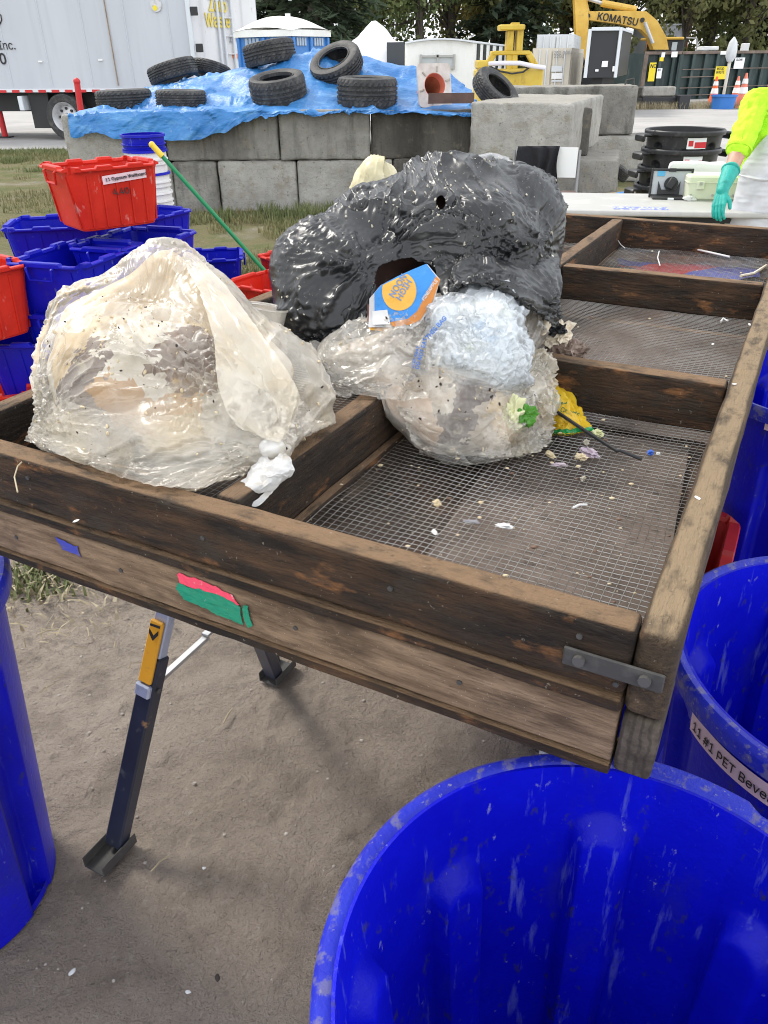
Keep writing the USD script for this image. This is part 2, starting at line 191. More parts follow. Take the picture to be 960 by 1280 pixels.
def leaf(name, a, b):
    MAT[name] = usdkit.material(stage, '/World/Looks/' + name, {'tc': ('texture_coordinate', {}), 'n': ('noise_texture', {'scale': 0.9, 'detail': 5, 'roughness': 0.7}), 'oi': ('object_info', {}), 'r': ('map_range', {'from_min': 0.35, 'from_max': 0.65, 'clamp': True}), 'm': ('mix_color', {'a': a, 'b': b}),
        'h': ('hsv', {'saturation': 1.0}), 'hv': ('map_range', {'to_min': 0.75, 'to_max': 1.25}), 'p': ('principled_bsdf', {'roughness': 0.6, 'specular_ior_level': 0.3}), 't': ('translucent_bsdf', {}), 'x': ('mix_closure', {'fac': 0.5})},
        [('tc.object', 'n.vector'), ('n.fac', 'r.value'), ('r.result', 'm.fac'), ('m.result', 'h.color'), ('oi.random', 'hv.value'), ('hv.result', 'h.value'), ('h.color', 'p.base_color'), ('h.color', 't.color'), ('p.BSDF', 'x.closure1'), ('t.BSDF', 'x.closure2')], surface='x.closure')
leaf('leaf_green', (0.13, 0.18, 0.075), (0.24, 0.28, 0.12)); leaf('leaf_yellow', (0.30, 0.26, 0.09), (0.42, 0.35, 0.14)); leaf('leaf_olive', (0.17, 0.19, 0.08), (0.30, 0.295, 0.13)); leaf('needle_dark', (0.055, 0.083, 0.053), (0.11, 0.14, 0.085))
M('skin', (0.50, 0.28, 0.20), 0.5, [('noise', 30, None, 0.5, 0.75, (0.46, 0.22, 0.16), 0.5)]); M('hivis', ((0.46, 0.88, 0.02), (0.52, 0.95, 0.03), 8.0), 0.8, bump=[('noise', 10, None, 0.01)]); M('apron', ((0.58, 0.59, 0.62), (0.70, 0.70, 0.73), 8.0), 0.35, [('noise', 6, None, 0.55, 0.75, (0.58, 0.56, 0.56), 0.5)], [('ridge', 9, (1, 1, 2.5), 0.014)]); M('glove', ((0.008, 0.30, 0.25), (0.015, 0.40, 0.33), 12.0), 0.5, [('noise', 22, None, 0.58, 0.7, (0.01, 0.2, 0.17), 0.6)], [('noise', 50, None, 0.004)]); M('trousers', (0.03, 0.035, 0.05), 0.85); M('hair_brown', (0.06, 0.035, 0.02), 0.7); M('boot', (0.04, 0.03, 0.025), 0.7); M('eye_white', (0.8, 0.8, 0.8), 0.2); M('lip', (0.38, 0.14, 0.12), 0.5)
M('table_white', (0.42, 0.415, 0.395), 0.5, [('noise', 5, None, 0.5, 0.7, (0.58, 0.56, 0.52), 0.5)], [('noise', 120, None, 0.001)]); M('print_blue', (0.16, 0.20, 0.62), 0.5, [('noise', 40, None, 0.5, 0.56, (0.7, 0.69, 0.66), 0.85)]); M('leg_grey', (0.28, 0.28, 0.285), 0.45, metal=0.5); M('cloth_black', (0.010, 0.010, 0.013), 0.95, bump=[('noise', 14, None, 0.02)]); M('chair_white', (0.76, 0.76, 0.75), 0.6)
M('case_clear', (0.40, 0.42, 0.44), 0.25); M('cooler_cream', (0.62, 0.65, 0.50), 0.5); M('paper_white', (0.66, 0.66, 0.65), 0.7); M('red_sticker', (0.55, 0.02, 0.03), 0.5); M('lit_blue', (0.08, 0.36, 0.60), 0.4)
M('box_blue', (0.035, 0.25, 0.66), 0.45, [('noise', 30, None, 0.62, 0.72, (0.10, 0.30, 0.6), 0.7)], [('noise', 40, None, 0.003)]); M('box_gold', (0.80, 0.42, 0.06), 0.45, [('noise', 25, None, 0.5, 0.7, (0.66, 0.34, 0.07), 0.6)], [('noise', 40, None, 0.003)]); M('box_orange', (0.58, 0.21, 0.035), 0.45); M('card_raw', (0.55, 0.55, 0.56), 0.7); M('card_brown', (0.20, 0.07, 0.045), 0.6, [('noise', 30, None, 0.5, 0.7, (0.1, 0.03, 0.02), 0.7)]); M('ink_gold_blue', (0.16, 0.25, 0.42), 0.5)
M('black_film', (0.007, 0.0075, 0.0085), 0.31, [('noise', 9, None, 0.52, 0.72, (0.075, 0.075, 0.072), 0.45), ('noise', 120, None, 0.64, 0.70, (0.36, 0.34, 0.28), 0.45)], [('ridge', 30, (1, 1, 1), 0.0012), ('noise', 90, None, 0.0006)], spec=0.6)
M('grey_film', (0.30, 0.30, 0.30), 0.32, [('noise', 9, None, 0.45, 0.7, (0.07, 0.072, 0.074), 0.85), ('noise', 90, None, 0.6, 0.68, (0.65, 0.64, 0.58), 0.7)], [('ridge', 30, (1, 1, 1), 0.0012), ('noise', 90, None, 0.0008)], spec=0.6)
M('cabbage', ((0.52, 0.46, 0.27), (0.66, 0.61, 0.42), 14.0), 0.45, [('noise', 18, None, 0.58, 0.72, (0.50, 0.58, 0.24), 0.7), ('noise', 50, None, 0.6, 0.7, (0.55, 0.42, 0.26), 0.5)], [('ridge', 18, None, 0.006)]); M('lettuce_pale', ((0.62, 0.62, 0.32), (0.74, 0.74, 0.48), 14.0), 0.45); M('leaf_vivid', (0.07, 0.24, 0.025), 0.4, bump=[('ridge', 50, None, 0.006)])
M('cream_film', ((0.72, 0.62, 0.46), (0.80, 0.73, 0.60), 10.0), 0.4, [('noise', 30, None, 0.6, 0.7, (0.45, 0.26, 0.14), 0.7)], [('ridge', 16, None, 0.006)]); M('brown_paper', ((0.19, 0.135, 0.105), (0.28, 0.21, 0.17), 14.0), 0.7, bump=[('noise', 40, None, 0.004)])
M('yellow_film', ((0.66, 0.40, 0.012), (0.74, 0.50, 0.03), 14.0), 0.3, [('noise', 40, None, 0.6, 0.72, (0.12, 0.16, 0.03), 0.7)], [('ridge', 30, None, 0.006)]); M('green_film', (0.01, 0.30, 0.07), 0.2, [('noise', 60, None, 0.55, 0.62, (0.35, 0.6, 0.4), 0.6)], [('ridge', 40, None, 0.006)])
M('scrap_white', ((0.40, 0.36, 0.27), (0.58, 0.54, 0.45), 40.0), 0.5); M('scrap_tan', ((0.50, 0.40, 0.24), (0.66, 0.56, 0.38), 40.0), 0.6); M('scrap_purple', ((0.34, 0.26, 0.34), (0.50, 0.44, 0.44), 30.0), 0.5); M('scrap_pink', (0.62, 0.15, 0.16), 0.5); M('scrap_blue', (0.05, 0.14, 0.55), 0.4); M('scrap_brown', (0.15, 0.09, 0.06), 0.7); M('scrap_dark', (0.03, 0.022, 0.018), 0.7)
M('content_tan', ((0.36, 0.19, 0.07), (0.52, 0.31, 0.13), 8.0), 0.6, [('noise', 30, None, 0.6, 0.7, (0.4, 0.22, 0.1), 0.6)]); M('content_white', ((0.46, 0.41, 0.33), (0.70, 0.67, 0.60), 10.0), 0.5, [('noise', 12, None, 0.56, 0.66, (0.50, 0.38, 0.22), 0.55), ('noise', 24, None, 0.6, 0.7, (0.25, 0.20, 0.17), 0.5)]); M('content_brown', ((0.10, 0.055, 0.035), (0.22, 0.13, 0.09), 9.0), 0.6, [('noise', 26, None, 0.6, 0.68, (0.55, 0.36, 0.12), 0.7)]); M('content_grey', ((0.085, 0.06, 0.055), (0.22, 0.165, 0.14), 9.0), 0.6, [('noise', 26, None, 0.58, 0.68, (0.55, 0.5, 0.36), 0.6)])
M('content_mix', ((0.40, 0.30, 0.20), (0.70, 0.63, 0.52), 9.0), 0.6, [('noise', 7, None, 0.55, 0.65, (0.20, 0.12, 0.08), 0.8), ('noise', 14, None, 0.60, 0.68, (0.66, 0.40, 0.12), 0.7), ('noise', 11, (1.3, 1, 1), 0.62, 0.7, (0.80, 0.78, 0.72), 0.8)], [('noise', 40, None, 0.006)])
M('content_dark', ((0.05, 0.03, 0.025), (0.13, 0.075, 0.06), 9.0), 0.5, [('noise', 26, None, 0.6, 0.68, (0.35, 0.25, 0.18), 0.6)]); M('content_cream', ((0.38, 0.27, 0.14), (0.60, 0.48, 0.31), 10.0), 0.5, [('noise', 22, None, 0.6, 0.68, (0.62, 0.40, 0.14), 0.6), ('noise', 9, None, 0.6, 0.7, (0.45, 0.36, 0.28), 0.5)]); M('content_beige', ((0.40, 0.34, 0.27), (0.58, 0.51, 0.43), 9.0), 0.5, [('noise', 20, None, 0.6, 0.68, (0.60, 0.34, 0.12), 0.7), ('noise', 30, None, 0.6, 0.7, (0.12, 0.10, 0.09), 0.5)]); M('content_peach', ((0.66, 0.44, 0.29), (0.78, 0.62, 0.48), 12.0), 0.4, [('noise', 26, None, 0.62, 0.7, (0.30, 0.22, 0.17), 0.6)])
film('fold_film', (0.74, 0.69, 0.59), 0.26, 0.34, 9.0, 0.38, 0.62, 0.62, [('ridge', 34, (1, 1, 1), 0.0012)], 0.3, (12.0, 0.48, 0.7, (0.80, 0.66, 0.44), 0.7))
film('milky_film', (0.74, 0.69, 0.60), 0.04, 0.36, 7.0, 0.40, 0.64, 0.30, [('ridge', 30, (1, 1, 1), 0.0012), ('noise', 90, None, 0.0006)], 0.30, (9.0, 0.5, 0.7, (0.80, 0.68, 0.48), 0.7))
film('knot_film', (0.90, 0.89, 0.86), 0.72, 0.25, 9.0, 0.38, 0.62, 0.92, [('ridge', 40, (1, 1, 1), 0.0012)], 0.3, (30.0, 0.55, 0.7, (0.78, 0.66, 0.44), 0.6))
film('clear_film', (0.74, 0.70, 0.63), 0.05, 0.22, 9.0, 0.40, 0.60, 0.38, [('ridge', 34, (1, 1, 1), 0.0012), ('noise', 90, None, 0.0005)], 0.25)
film('white_crinkle', (0.78, 0.82, 0.86), 0.20, 0.28, 9.0, 0.38, 0.62, 0.52, [('ridge', 34, (1, 1, 1), 0.001)], 0.3)
# ---------------------------------------------------------------- mesh helpers
def cat_(parts): return trimesh.util.concatenate([p if isinstance(p, trimesh.Trimesh) else trimesh.Trimesh(p[0], p[1], process=False) for p in parts])
def rotm(rx=0, ry=0, rz=0): return trimesh.transformations.euler_matrix(rx, ry, rz, 'sxyz')
def mv(m, t=(0, 0, 0), rx=0, ry=0, rz=0):
    m = m.copy(); T = rotm(rx, ry, rz); T[:3, 3] = t; m.apply_transform(T); return m
def box(sx, sy, sz, c=(0, 0, 0), ch=0.0, rx=0, ry=0, rz=0):
    h = np.array([sx, sy, sz]) / 2.0
    if ch <= 0: m = trimesh.creation.box([sx, sy, sz])
    else:
        ch = min(ch, h.min() * 0.9); pts = []
        for s in np.ndindex(2, 2, 2):
            s = np.array(s) * 2 - 1
            for k in range(3):
                q = h - ch; q = q.copy(); q[k] = h[k]; pts.append(s * q)
        m = trimesh.convex.convex_hull(np.array(pts))
    return mv(m, c, rx, ry, rz)
def rough_box(sx, sy, sz, r=0.02, res=0.05, amp=0.006, seed=0, rvar=0.6, fr=7.0):
    h = np.array([sx, sy, sz]) / 2.0; P, Q, off = [], [], 0
    for ax in range(3):
        a, b = (ax + 1) % 3, (ax + 2) % 3; na, nb = max(2, int(2 * h[a] / res)) + 1, max(2, int(2 * h[b] / res)) + 1
        def lin(n, hh):
            t = np.linspace(-1, 1, n); k = min(1.0, 2.2 * r / hh); e = np.array([-1, -1 + k * 0.25, -1 + k * 0.5]); return hh * np.unique(np.concatenate([t[(t > -1 + k * 0.7) & (t < 1 - k * 0.7)], e, -e]))
        la, lb = lin(na, h[a]), lin(nb, h[b]); na, nb = len(la), len(lb)
        A, B = np.meshgrid(la, lb, indexing='ij')
        for s in (-1, 1):
            v = np.zeros((na * nb, 3)); v[:, a] = A.ravel(); v[:, b] = B.ravel(); v[:, ax] = s * h[ax]; P.append(v)
            i, j = np.meshgrid(np.arange(na - 1), np.arange(nb - 1), indexing='ij'); k = (i * nb + j).ravel()
            q = np.stack([k, k + nb, k + nb + 1, k + 1], 1); Q.append((q if s > 0 else q[:, ::-1]) + off); off += len(v)
    v = np.vstack(P); q = np.vstack(Q)
    rr = (r * (1 - rvar + 2 * rvar * fbm(v * fr + seed * 7.3, 3, seed)))[:, None]; rr = np.minimum(rr, h.min() * 0.9)
    c = np.clip(v, -h + rr, h - rr); d = v - c; n = np.linalg.norm(d, axis=1, keepdims=True); v2 = c + rr * d / np.maximum(n, 1e-9)
    nn = d / np.maximum(n, 1e-9); v2 = v2 + nn * ((fbm(v * fr * 1.7 + seed * 3.1, 4, seed + 5) - 0.5) * 2 * amp)[:, None]
    m = trimesh.Trimesh(v2, np.vstack([q[:, [0, 1, 2]], q[:, [0, 2, 3]]]), process=False); m.merge_vertices(digits_vertex=6); return m
def grid_mesh(P, closed_u=False):
    n, m = P.shape[:2]; i, j = np.meshgrid(np.arange(n if closed_u else n - 1), np.arange(m - 1), indexing='ij'); i2 = (i + 1) % n
    q = np.stack([i * m + j, i2 * m + j, i2 * m + j + 1, i * m + j + 1], -1).reshape(-1, 4)
    return trimesh.Trimesh(P.reshape(-1, 3), np.vstack([q[:, [0, 1, 2]], q[:, [0, 2, 3]]]), process=False)
def lathe(prof, n=48, closed=False):
    prof = list(prof) + ([prof[0]] if closed else []); a = np.arange(n) * 2 * PI / n; p = np.array(prof, float)
    P = np.stack([np.cos(a)[:, None] * p[None, :, 0], np.sin(a)[:, None] * p[None, :, 0], np.broadcast_to(p[None, :, 1], (n, len(p)))], -1); return grid_mesh(P, True)
def tube(path, r, n=8, caps=True):
    p = np.asarray(path, float); r = np.broadcast_to(r, (len(p),)); t = np.gradient(p, axis=0); t /= np.linalg.norm(t, axis=1, keepdims=True) + 1e-12
    ref = np.array([0, 0, 1.0]) if abs(t[0, 2]) < 0.9 else np.array([1.0, 0, 0]); A = np.zeros_like(p); a = np.cross(t[0], ref); a /= np.linalg.norm(a)
    for k in range(len(p)): a = a - t[k] * (a @ t[k]); a /= np.linalg.norm(a) + 1e-12; A[k] = a
    B = np.cross(t, A); g = np.arange(n) * 2 * PI / n
    P = p[None] + r[None, :, None] * (np.cos(g)[:, None, None] * A[None] + np.sin(g)[:, None, None] * B[None]); m = grid_mesh(P, True)
    if caps:
        L = len(p); vs = np.vstack([m.vertices, p[0], p[-1]]); k = len(m.vertices); f = [m.faces]
        i = np.arange(n); f.append(np.stack([np.full(n, k), ((i + 1) % n) * L, i * L], 1)); f.append(np.stack([np.full(n, k + 1), i * L + L - 1, ((i + 1) % n) * L + L - 1], 1)); m = trimesh.Trimesh(vs, np.vstack(f), process=False)
    return m
def cyl(a, b, r, n=16, r2=None): return tube([a, b], [r, r if r2 is None else r2], n)
def bar(a, b, w, h, ch=0.0, up=(0, 0, 1)):
    a, b = np.asarray(a, float), np.asarray(b, float); L = np.linalg.norm(b - a); z = (b - a) / L; x = np.cross(up, z); x = x / np.linalg.norm(x) if np.linalg.norm(x) > 1e-6 else np.array([1.0, 0, 0]); y = np.cross(z, x)
    m = box(w, h, L, ch=ch); T = np.eye(4); T[:3, 0], T[:3, 1], T[:3, 2], T[:3, 3] = x, y, z, (a + b) / 2; m.apply_transform(T); return m
def frame_to(m, o, x, y):
    """puts a mesh made in the xy plane onto the plane through o with axes x and y"""
    x = np.asarray(x, float); x = x / np.linalg.norm(x); y = np.asarray(y, float); y = y - x * (x @ y); y /= np.linalg.norm(y); T = np.eye(4); T[:3, 0], T[:3, 1], T[:3, 2], T[:3, 3] = x, y, np.cross(x, y), o; m = m.copy(); m.apply_transform(T); return m
def text(s, h, o, x, y, depth=0.003, bold=False, sx=1.0):
    m = text_mesh(s, h, depth, bold); m.vertices[:, 0] *= sx; return frame_to(m, o, x, y)
def prism(poly, depth):
    from shapely.geometry import Polygon
    return trimesh.creation.extrude_polygon(Polygon(poly), depth, engine='earcut')
def blob(r, seed, sub=2, amp=0.35, sc=(1, 1, 1), fr=1.6):
    m = trimesh.creation.icosphere(sub, 1.0); v = m.vertices; v = v * (1 + amp * (fbm(v * fr + seed * 5.7, 3, seed) - 0.5) * 2)[:, None]; m.vertices = v * np.asarray(sc) * r; return m
rng = np.random.default_rng(7)

# ---------------------------------------------------------------- ground, road
def sheet(x0, x1, y0, y1, nx, ny, zf):
    X, Y = np.meshgrid(np.linspace(x0, x1, nx), np.linspace(y0, y1, ny), indexing='ij'); P = np.stack([X, Y, zf(X, Y)], -1); return grid_mesh(P)
def zdirt(X, Y):
    p = np.stack([X, Y, 0 * X], -1); return (fbm(p * 2.3, 4, 3) - 0.5) * 0.022 + (fbm(p * 11, 4, 5) - 0.5) * 0.011 + np.clip(fbm(p * 30, 3, 8) - .58, 0, 1) * .035 - 0.014 + np.clip((Y - 3.4) / 0.5, 0, 1) * -0.02
obj('ground', cat_([sheet(-3.0, 3.5, -0.6, 4.2, 330, 240, zdirt)]), 'dirt', smooth=True, kind='structure')
obj('terrain', sheet(-400, 400, -200, 900, 40, 60, lambda X, Y: 0 * X - 0.06), 'dry_ground', kind='structure')
obj('yard_ground', sheet(-14, 9, 3.9, 17.8, 160, 100, lambda X, Y: (fbm(np.stack([X, Y, 0 * X], -1) * 1.5, 4, 9) - 0.5) * 0.10 - 0.02), 'dry_ground', smooth=True, kind='structure')
obj('road', cat_([box(90, 26, 0.05, (8, 31.2, 0.005)), box(8, 12, 0.05, (8.4, 14, 0.045))]), 'asphalt_pale', kind='structure')
# ---------------------------------------------------------------- sorting table
TO = np.array([0.2936, 0.6909, 1.06]); TY = math.radians(-27.78)
TX = np.array([math.cos(TY), math.sin(TY), 0]); TV = np.array([-math.sin(TY), math.cos(TY), 0])
def W(u, v, z): return TO + TX * u + TV * v + np.array([0, 0, z])
def to_table(p): q = np.asarray(p) - TO; return np.stack([q @ TX, q @ TV, q[..., 2]], -1)
st_ = thing('sorting_table', 'long weathered dark wooden sorting table with wire mesh bays under the bags of rubbish', 'sorting table', TO, TY)
U0, V1 = -1.15, 2.456
def board(nm, u0, u1, v0, v1, z0, z1, mat, seed, r=0.006, res=0.035, amp=0.0025, par=None, **k):
    m = rough_box(u1 - u0, v1 - v0, z1 - z0, r, res, amp, seed, 0.7, 9.0); m.apply_translation([(u0 + u1) / 2, (v0 + v1) / 2, (z0 + z1) / 2]); return obj(nm, m, mat, st_, smooth=50, **k)
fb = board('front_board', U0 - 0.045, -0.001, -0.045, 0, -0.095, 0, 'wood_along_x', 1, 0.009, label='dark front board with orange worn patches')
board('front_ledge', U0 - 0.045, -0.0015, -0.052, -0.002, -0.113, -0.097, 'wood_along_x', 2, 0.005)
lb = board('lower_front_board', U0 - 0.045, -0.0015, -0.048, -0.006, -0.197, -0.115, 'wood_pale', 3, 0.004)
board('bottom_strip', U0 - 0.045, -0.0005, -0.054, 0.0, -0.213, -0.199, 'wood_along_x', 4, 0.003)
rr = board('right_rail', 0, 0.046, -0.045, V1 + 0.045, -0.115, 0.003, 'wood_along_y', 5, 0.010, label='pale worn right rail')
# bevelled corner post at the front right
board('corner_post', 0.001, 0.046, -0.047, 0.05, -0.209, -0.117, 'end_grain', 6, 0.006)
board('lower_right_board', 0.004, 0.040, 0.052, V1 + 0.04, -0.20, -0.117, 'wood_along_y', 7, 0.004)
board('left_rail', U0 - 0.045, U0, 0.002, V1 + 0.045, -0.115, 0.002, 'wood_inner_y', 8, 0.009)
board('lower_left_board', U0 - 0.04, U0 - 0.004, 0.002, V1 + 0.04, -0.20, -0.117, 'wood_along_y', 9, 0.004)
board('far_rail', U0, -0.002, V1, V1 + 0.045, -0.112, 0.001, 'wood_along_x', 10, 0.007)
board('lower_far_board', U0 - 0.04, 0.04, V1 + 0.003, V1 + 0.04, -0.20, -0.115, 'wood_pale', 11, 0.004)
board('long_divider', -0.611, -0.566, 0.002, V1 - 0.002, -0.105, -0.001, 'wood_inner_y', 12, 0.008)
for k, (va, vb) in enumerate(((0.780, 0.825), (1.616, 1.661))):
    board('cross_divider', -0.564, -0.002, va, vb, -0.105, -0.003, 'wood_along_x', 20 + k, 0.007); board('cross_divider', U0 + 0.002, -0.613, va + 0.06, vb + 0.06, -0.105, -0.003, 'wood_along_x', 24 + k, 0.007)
board('wood_offcut', U0 + 0.03, -0.68, 0.76, 0.80, -0.075, -0.035, 'wood_pale', 31, 0.006)
board('mesh_batten', -0.564, -0.545, 0.004, 0.776, -0.112, -0.095, 'wood_inner_y', 32, 0.003)
obj('tray_floor', box(1.14, 1.62, 0.012, (-0.575, 0.82, -0.165)), 'ply_bottom', st_)
obj('tray_floor', box(0.36, 0.62, 0.010, (-0.20, 0.47, -0.150), rz=0.08), 'ply_bottom_pale', st_, label='pale offcut of board lying under the mesh')
obj('tray_floor', box(0.55, 0.76, 0.010, (-0.285, 1.21, -0.152)), 'ply_bottom_pale', st_)
obj('tray_floor', box(1.14, 0.80, 0.012, (-0.575, 2.06, -0.185)), 'ply_bottom', st_)
for (va, vb) in ((0.03, 0.80), (0.84, 1.62), (1.68, 2.44)): board('floor_joist', U0 + 0.01, -0.01, va, va + 0.035, -0.2, -0.173, 'wood_pale', int(va * 50) + 3, 0.003, 0.12)
def wires(u0, u1, v0, v1, z, sp, r, seed):
    V, Fc, o = [], [], 0
    def w(pts):
        nonlocal o
        m = tube(pts, r, 4, False); V.append(m.vertices); Fc.append(m.faces + o); o += len(m.vertices)
    sag = lambda u, v: z - 0.008 * np.sin(np.clip((u - u0) / (u1 - u0), 0, 1) * PI) * np.sin(np.clip((v - v0) / (v1 - v0), 0, 1) * PI) + (fbm(np.stack([u * 6, v * 6, 0 * u + seed], -1), 3, seed) - 0.5) * 0.010
    for k, u in enumerate(np.arange(u0, u1, sp)):
        t = np.linspace(v0, v1, 26); uu = u + (fbm(np.stack([t * 3.5, 0 * t + u * 2.0, 0 * t], -1), 3, seed + 1) - 0.5) * 0.026; w(np.stack([uu, t, sag(uu, t) + r], -1))
    for k, v in enumerate(np.arange(v0, v1, sp)):
        t = np.linspace(u0, u1, 20); vv = v + (fbm(np.stack([t * 3.5, 0 * t + v * 2.0, 0 * t], -1), 3, seed + 2) - 0.5) * 0.022; w(np.stack([t, vv, sag(t, vv) - r], -1))
    return trimesh.Trimesh(np.vstack(V), np.vstack(Fc), process=False)
for k, (u0, u1, va, vb) in enumerate(((-0.565, -0.001, 0.003, 0.779), (-0.565, -0.001, 0.826, 1.615), (-0.565, -0.001, 1.662, 2.455), (U0, -0.612, 0.003, 0.83), (U0, -0.612, 0.886, 1.67), (U0, -0.612, 1.722, 2.455))):
    obj('wire_mesh', wires(u0 + 0.006, u1 - 0.004, va + 0.006, vb - 0.004, -0.100, 0.0127, 0.00056, 40 + k), 'mesh_wire', st_, kind='stuff')
br = obj('corner_bracket', box(0.112, 0.004, 0.026, (-0.018, -0.0525, -0.051), 0.0015), 'steel_dull', st_)
for u in (-0.055, 0.018): obj('bolt_head', mv(trimesh.creation.cylinder(0.007, 0.006, sections=10), (u, -0.057, -0.050), rx=PI / 2), 'bolt_steel', br)
for k, (u, z) in enumerate(((-0.06, -0.024), (-0.012, -0.076), (-0.20, -0.150), (-0.45, -0.152), (-0.60, -0.045), (-0.78, -0.155), (-0.95, -0.03), (-1.02, -0.16), (-0.30, -0.036))): obj('nail_head', mv(trimesh.creation.cylinder(0.0038, 0.003, sections=8), (u, -0.0462 if z > -.1 else -0.0486, z), rx=PI / 2), 'steel_dull', st_)
g = prism([(-0.66, -0.15), (-0.655, -0.142), (-0.53, -0.128), (-0.525, -0.17), (-0.535, -0.172), (-0.65, -0.172)], 0.0015)
def worn(m, s=3):
    for _ in range(5): m = m.subdivide()
    q = m.vertices * [1, 1, 0]; m.vertices = m.vertices + np.stack([(fbm(q * 60 + s, 3, s) - .5) * .010, (fbm(q * 60 + s + 9, 3, s + 1) - .5) * .010, -np.abs(fbm(q * [40, 90, 1] + s, 3, s + 2) - .5) * .004], 1); return m
def on_front(m, v=-0.0485): m = worn(m); return frame_to(m, (0, v, 0), (1, 0, 0), (0, 0, 1))
obj('green_sticker', on_front(prism([(-0.664, -0.150), (-0.658, -0.139), (-0.640, -0.141), (-0.600, -0.138), (-0.556, -0.141), (-0.545, -0.147), (-0.543, -0.180), (-0.575, -0.178), (-0.61, -0.172), (-0.652, -0.170)], 0.0012), -0.0500), 'sticker_green', st_)
obj('pink_sticker', on_front(prism([(-0.658, -0.127), (-0.654, -0.121), (-0.556, -0.127), (-0.546, -0.142), (-0.553, -0.146), (-0.570, -0.141), (-0.656, -0.139)], 0.0010), -0.0497), 'sticker_pink', st_)
obj('green_sticker', on_front(prism([(-0.538, -0.140), (-0.530, -0.139), (-0.525, -0.176), (-0.534, -0.181), (-0.539, -0.170)], 0.0012), -0.0500), 'sticker_green', st_, label='narrow torn green sticker')
obj('blue_tape', on_front(prism([(-0.915, -0.131), (-0.868, -0.135), (-0.863, -0.154), (-0.908, -0.150)], 0.001), -0.0498), 'tape_blue', st_)

# folding sawhorses that carry the table
def sawhorse(u, v, label):
    o = W(u, v, 0); o[2] = 0; t = thing('sawhorse', label, 'sawhorse', o, TY, 'folding sawhorses under the table'); top = 0.843
    obj('cross_beam', box(0.94, 0.07, 0.075, (0.40, 0, top - 0.038), 0.006), 'galvanised', t)
    for sx, fx in ((0, -0.085), (0.80, 0.90)):
        for s in (-1, 1):
            a = np.array([fx, s * 0.325, 0.02]); b = np.array([sx + 0.02, s * 0.03, top - 0.05]); q = a + (b - a) * 0.60; d = (b - a) / np.linalg.norm(b - a)
            lg = obj('leg', bar(a, q, 0.046, 0.036, 0.004, (0, 1, 0)), 'saw_navy', t)
            obj('inner_tube', bar(a + (b - a) * 0.55, b, 0.036, 0.028, 0.003, (0, 1, 0)), 'saw_silver', lg)
            if s < 0 and sx == 0:
                for k in range(5):
                    c = a + (b - a) * (0.70 + 0.052 * k) + np.array([0, -0.0155, 0]); obj('notch', mv(trimesh.creation.cylinder(0.008, 0.004, sections=10), c, rx=PI / 2 + 0.33), 'steel_dull', lg)
            c = a + (b - a) * 0.615; n = np.cross(d, [1, 0, 0]); n = n * (1 if n[1] * s > 0 else -1)
            la = obj('latch', bar(c - d * 0.075 + n * 0.021, c + d * 0.075 + n * 0.021, 0.034, 0.010, 0.003, (0, 1, 0)), 'saw_yellow', lg)
            if s < 0 and sx == 0:
                pr = prism([(-0.012, 0.010), (0, -0.004), (0.012, 0.010), (0.012, 0.0), (0, -0.015), (-0.012, 0.0)], 0.002); obj('latch_mark', frame_to(pr, c + d * 0.045 + n * 0.026, (1, 0, 0), d), 'ink', la)
                obj('latch_mark', frame_to(prism([(-0.013, 0), (0.013, 0), (0.013, 0.005), (-0.013, 0.005)], 0.002), c + d * 0.062 + n * 0.026, (1, 0, 0), d), 'ink', la)
            obj('lever', bar(c - d * 0.110 + n * 0.020 , c - d * 0.078 + n * 0.022, 0.040, 0.014, 0.004, (0, 1, 0)), 'saw_silver', lg)
            for kx in (-1, 1): obj('rivet', mv(trimesh.creation.cylinder(0.006, 0.004, sections=8), c - d * 0.095 + np.array([kx * 0.025, 0, 0]), ry=PI / 2), 'bolt_steel', lg)
            ft = cat_([box(0.062, 0.105, 0.004, (fx, s * 0.345, 0.006), 0.001), box(0.003, 0.105, 0.030, (fx - 0.030, s * 0.345, 0.020), 0.001), box(0.003, 0.105, 0.030, (fx + 0.030, s * 0.345, 0.020), 0.001)])
            obj('foot', ft, 'steel_dull', lg)
        ya, yb = np.array([fx * 0.45 + sx * 0.5 + 0.02, -0.185, 0.42]), np.array([fx * 0.45 + sx * 0.5 + 0.02, 0.185, 0.42])
        obj('spreader', cat_([bar(ya, ya * 0.48 + yb * 0.52, 0.016, 0.010, 0.001), bar(ya * 0.5 + yb * 0.5 + np.array([0, 0, 0.009]), yb + np.array([0, 0, 0.009]), 0.020, 0.007, 0.001)]), 'galvanised', t)
M('saw_navy', ((0.008, 0.010, 0.020), (0.014, 0.018, 0.034), 9.0), 0.45, [('noise', 30, None, 0.6, 0.72, (0.10, 0.10, 0.11), 0.6), ('noise', 12, None, 0.68, 0.73, (0.30, 0.16, 0.07), 0.8)]); M('saw_silver', (0.42, 0.46, 0.58), 0.4, [('noise', 30, None, 0.55, 0.7, (0.28, 0.30, 0.36), 0.7)], metal=0.5); M('saw_yellow', (0.72, 0.34, 0.02), 0.4, [('noise', 40, None, 0.6, 0.7, (0.5, 0.25, 0.05), 0.6)])
q = to_table(np.array([[-0.643, 1.172, 0], [-0.331, 1.745, 0]])); sc_ = q.mean(0)
sawhorse(sc_[0] + 0.085, sc_[1], 'black folding sawhorse with yellow latches under the near left end of the table')
sawhorse(sc_[0] + 0.085, 2.05, 'black folding sawhorse holding the far end of the table')

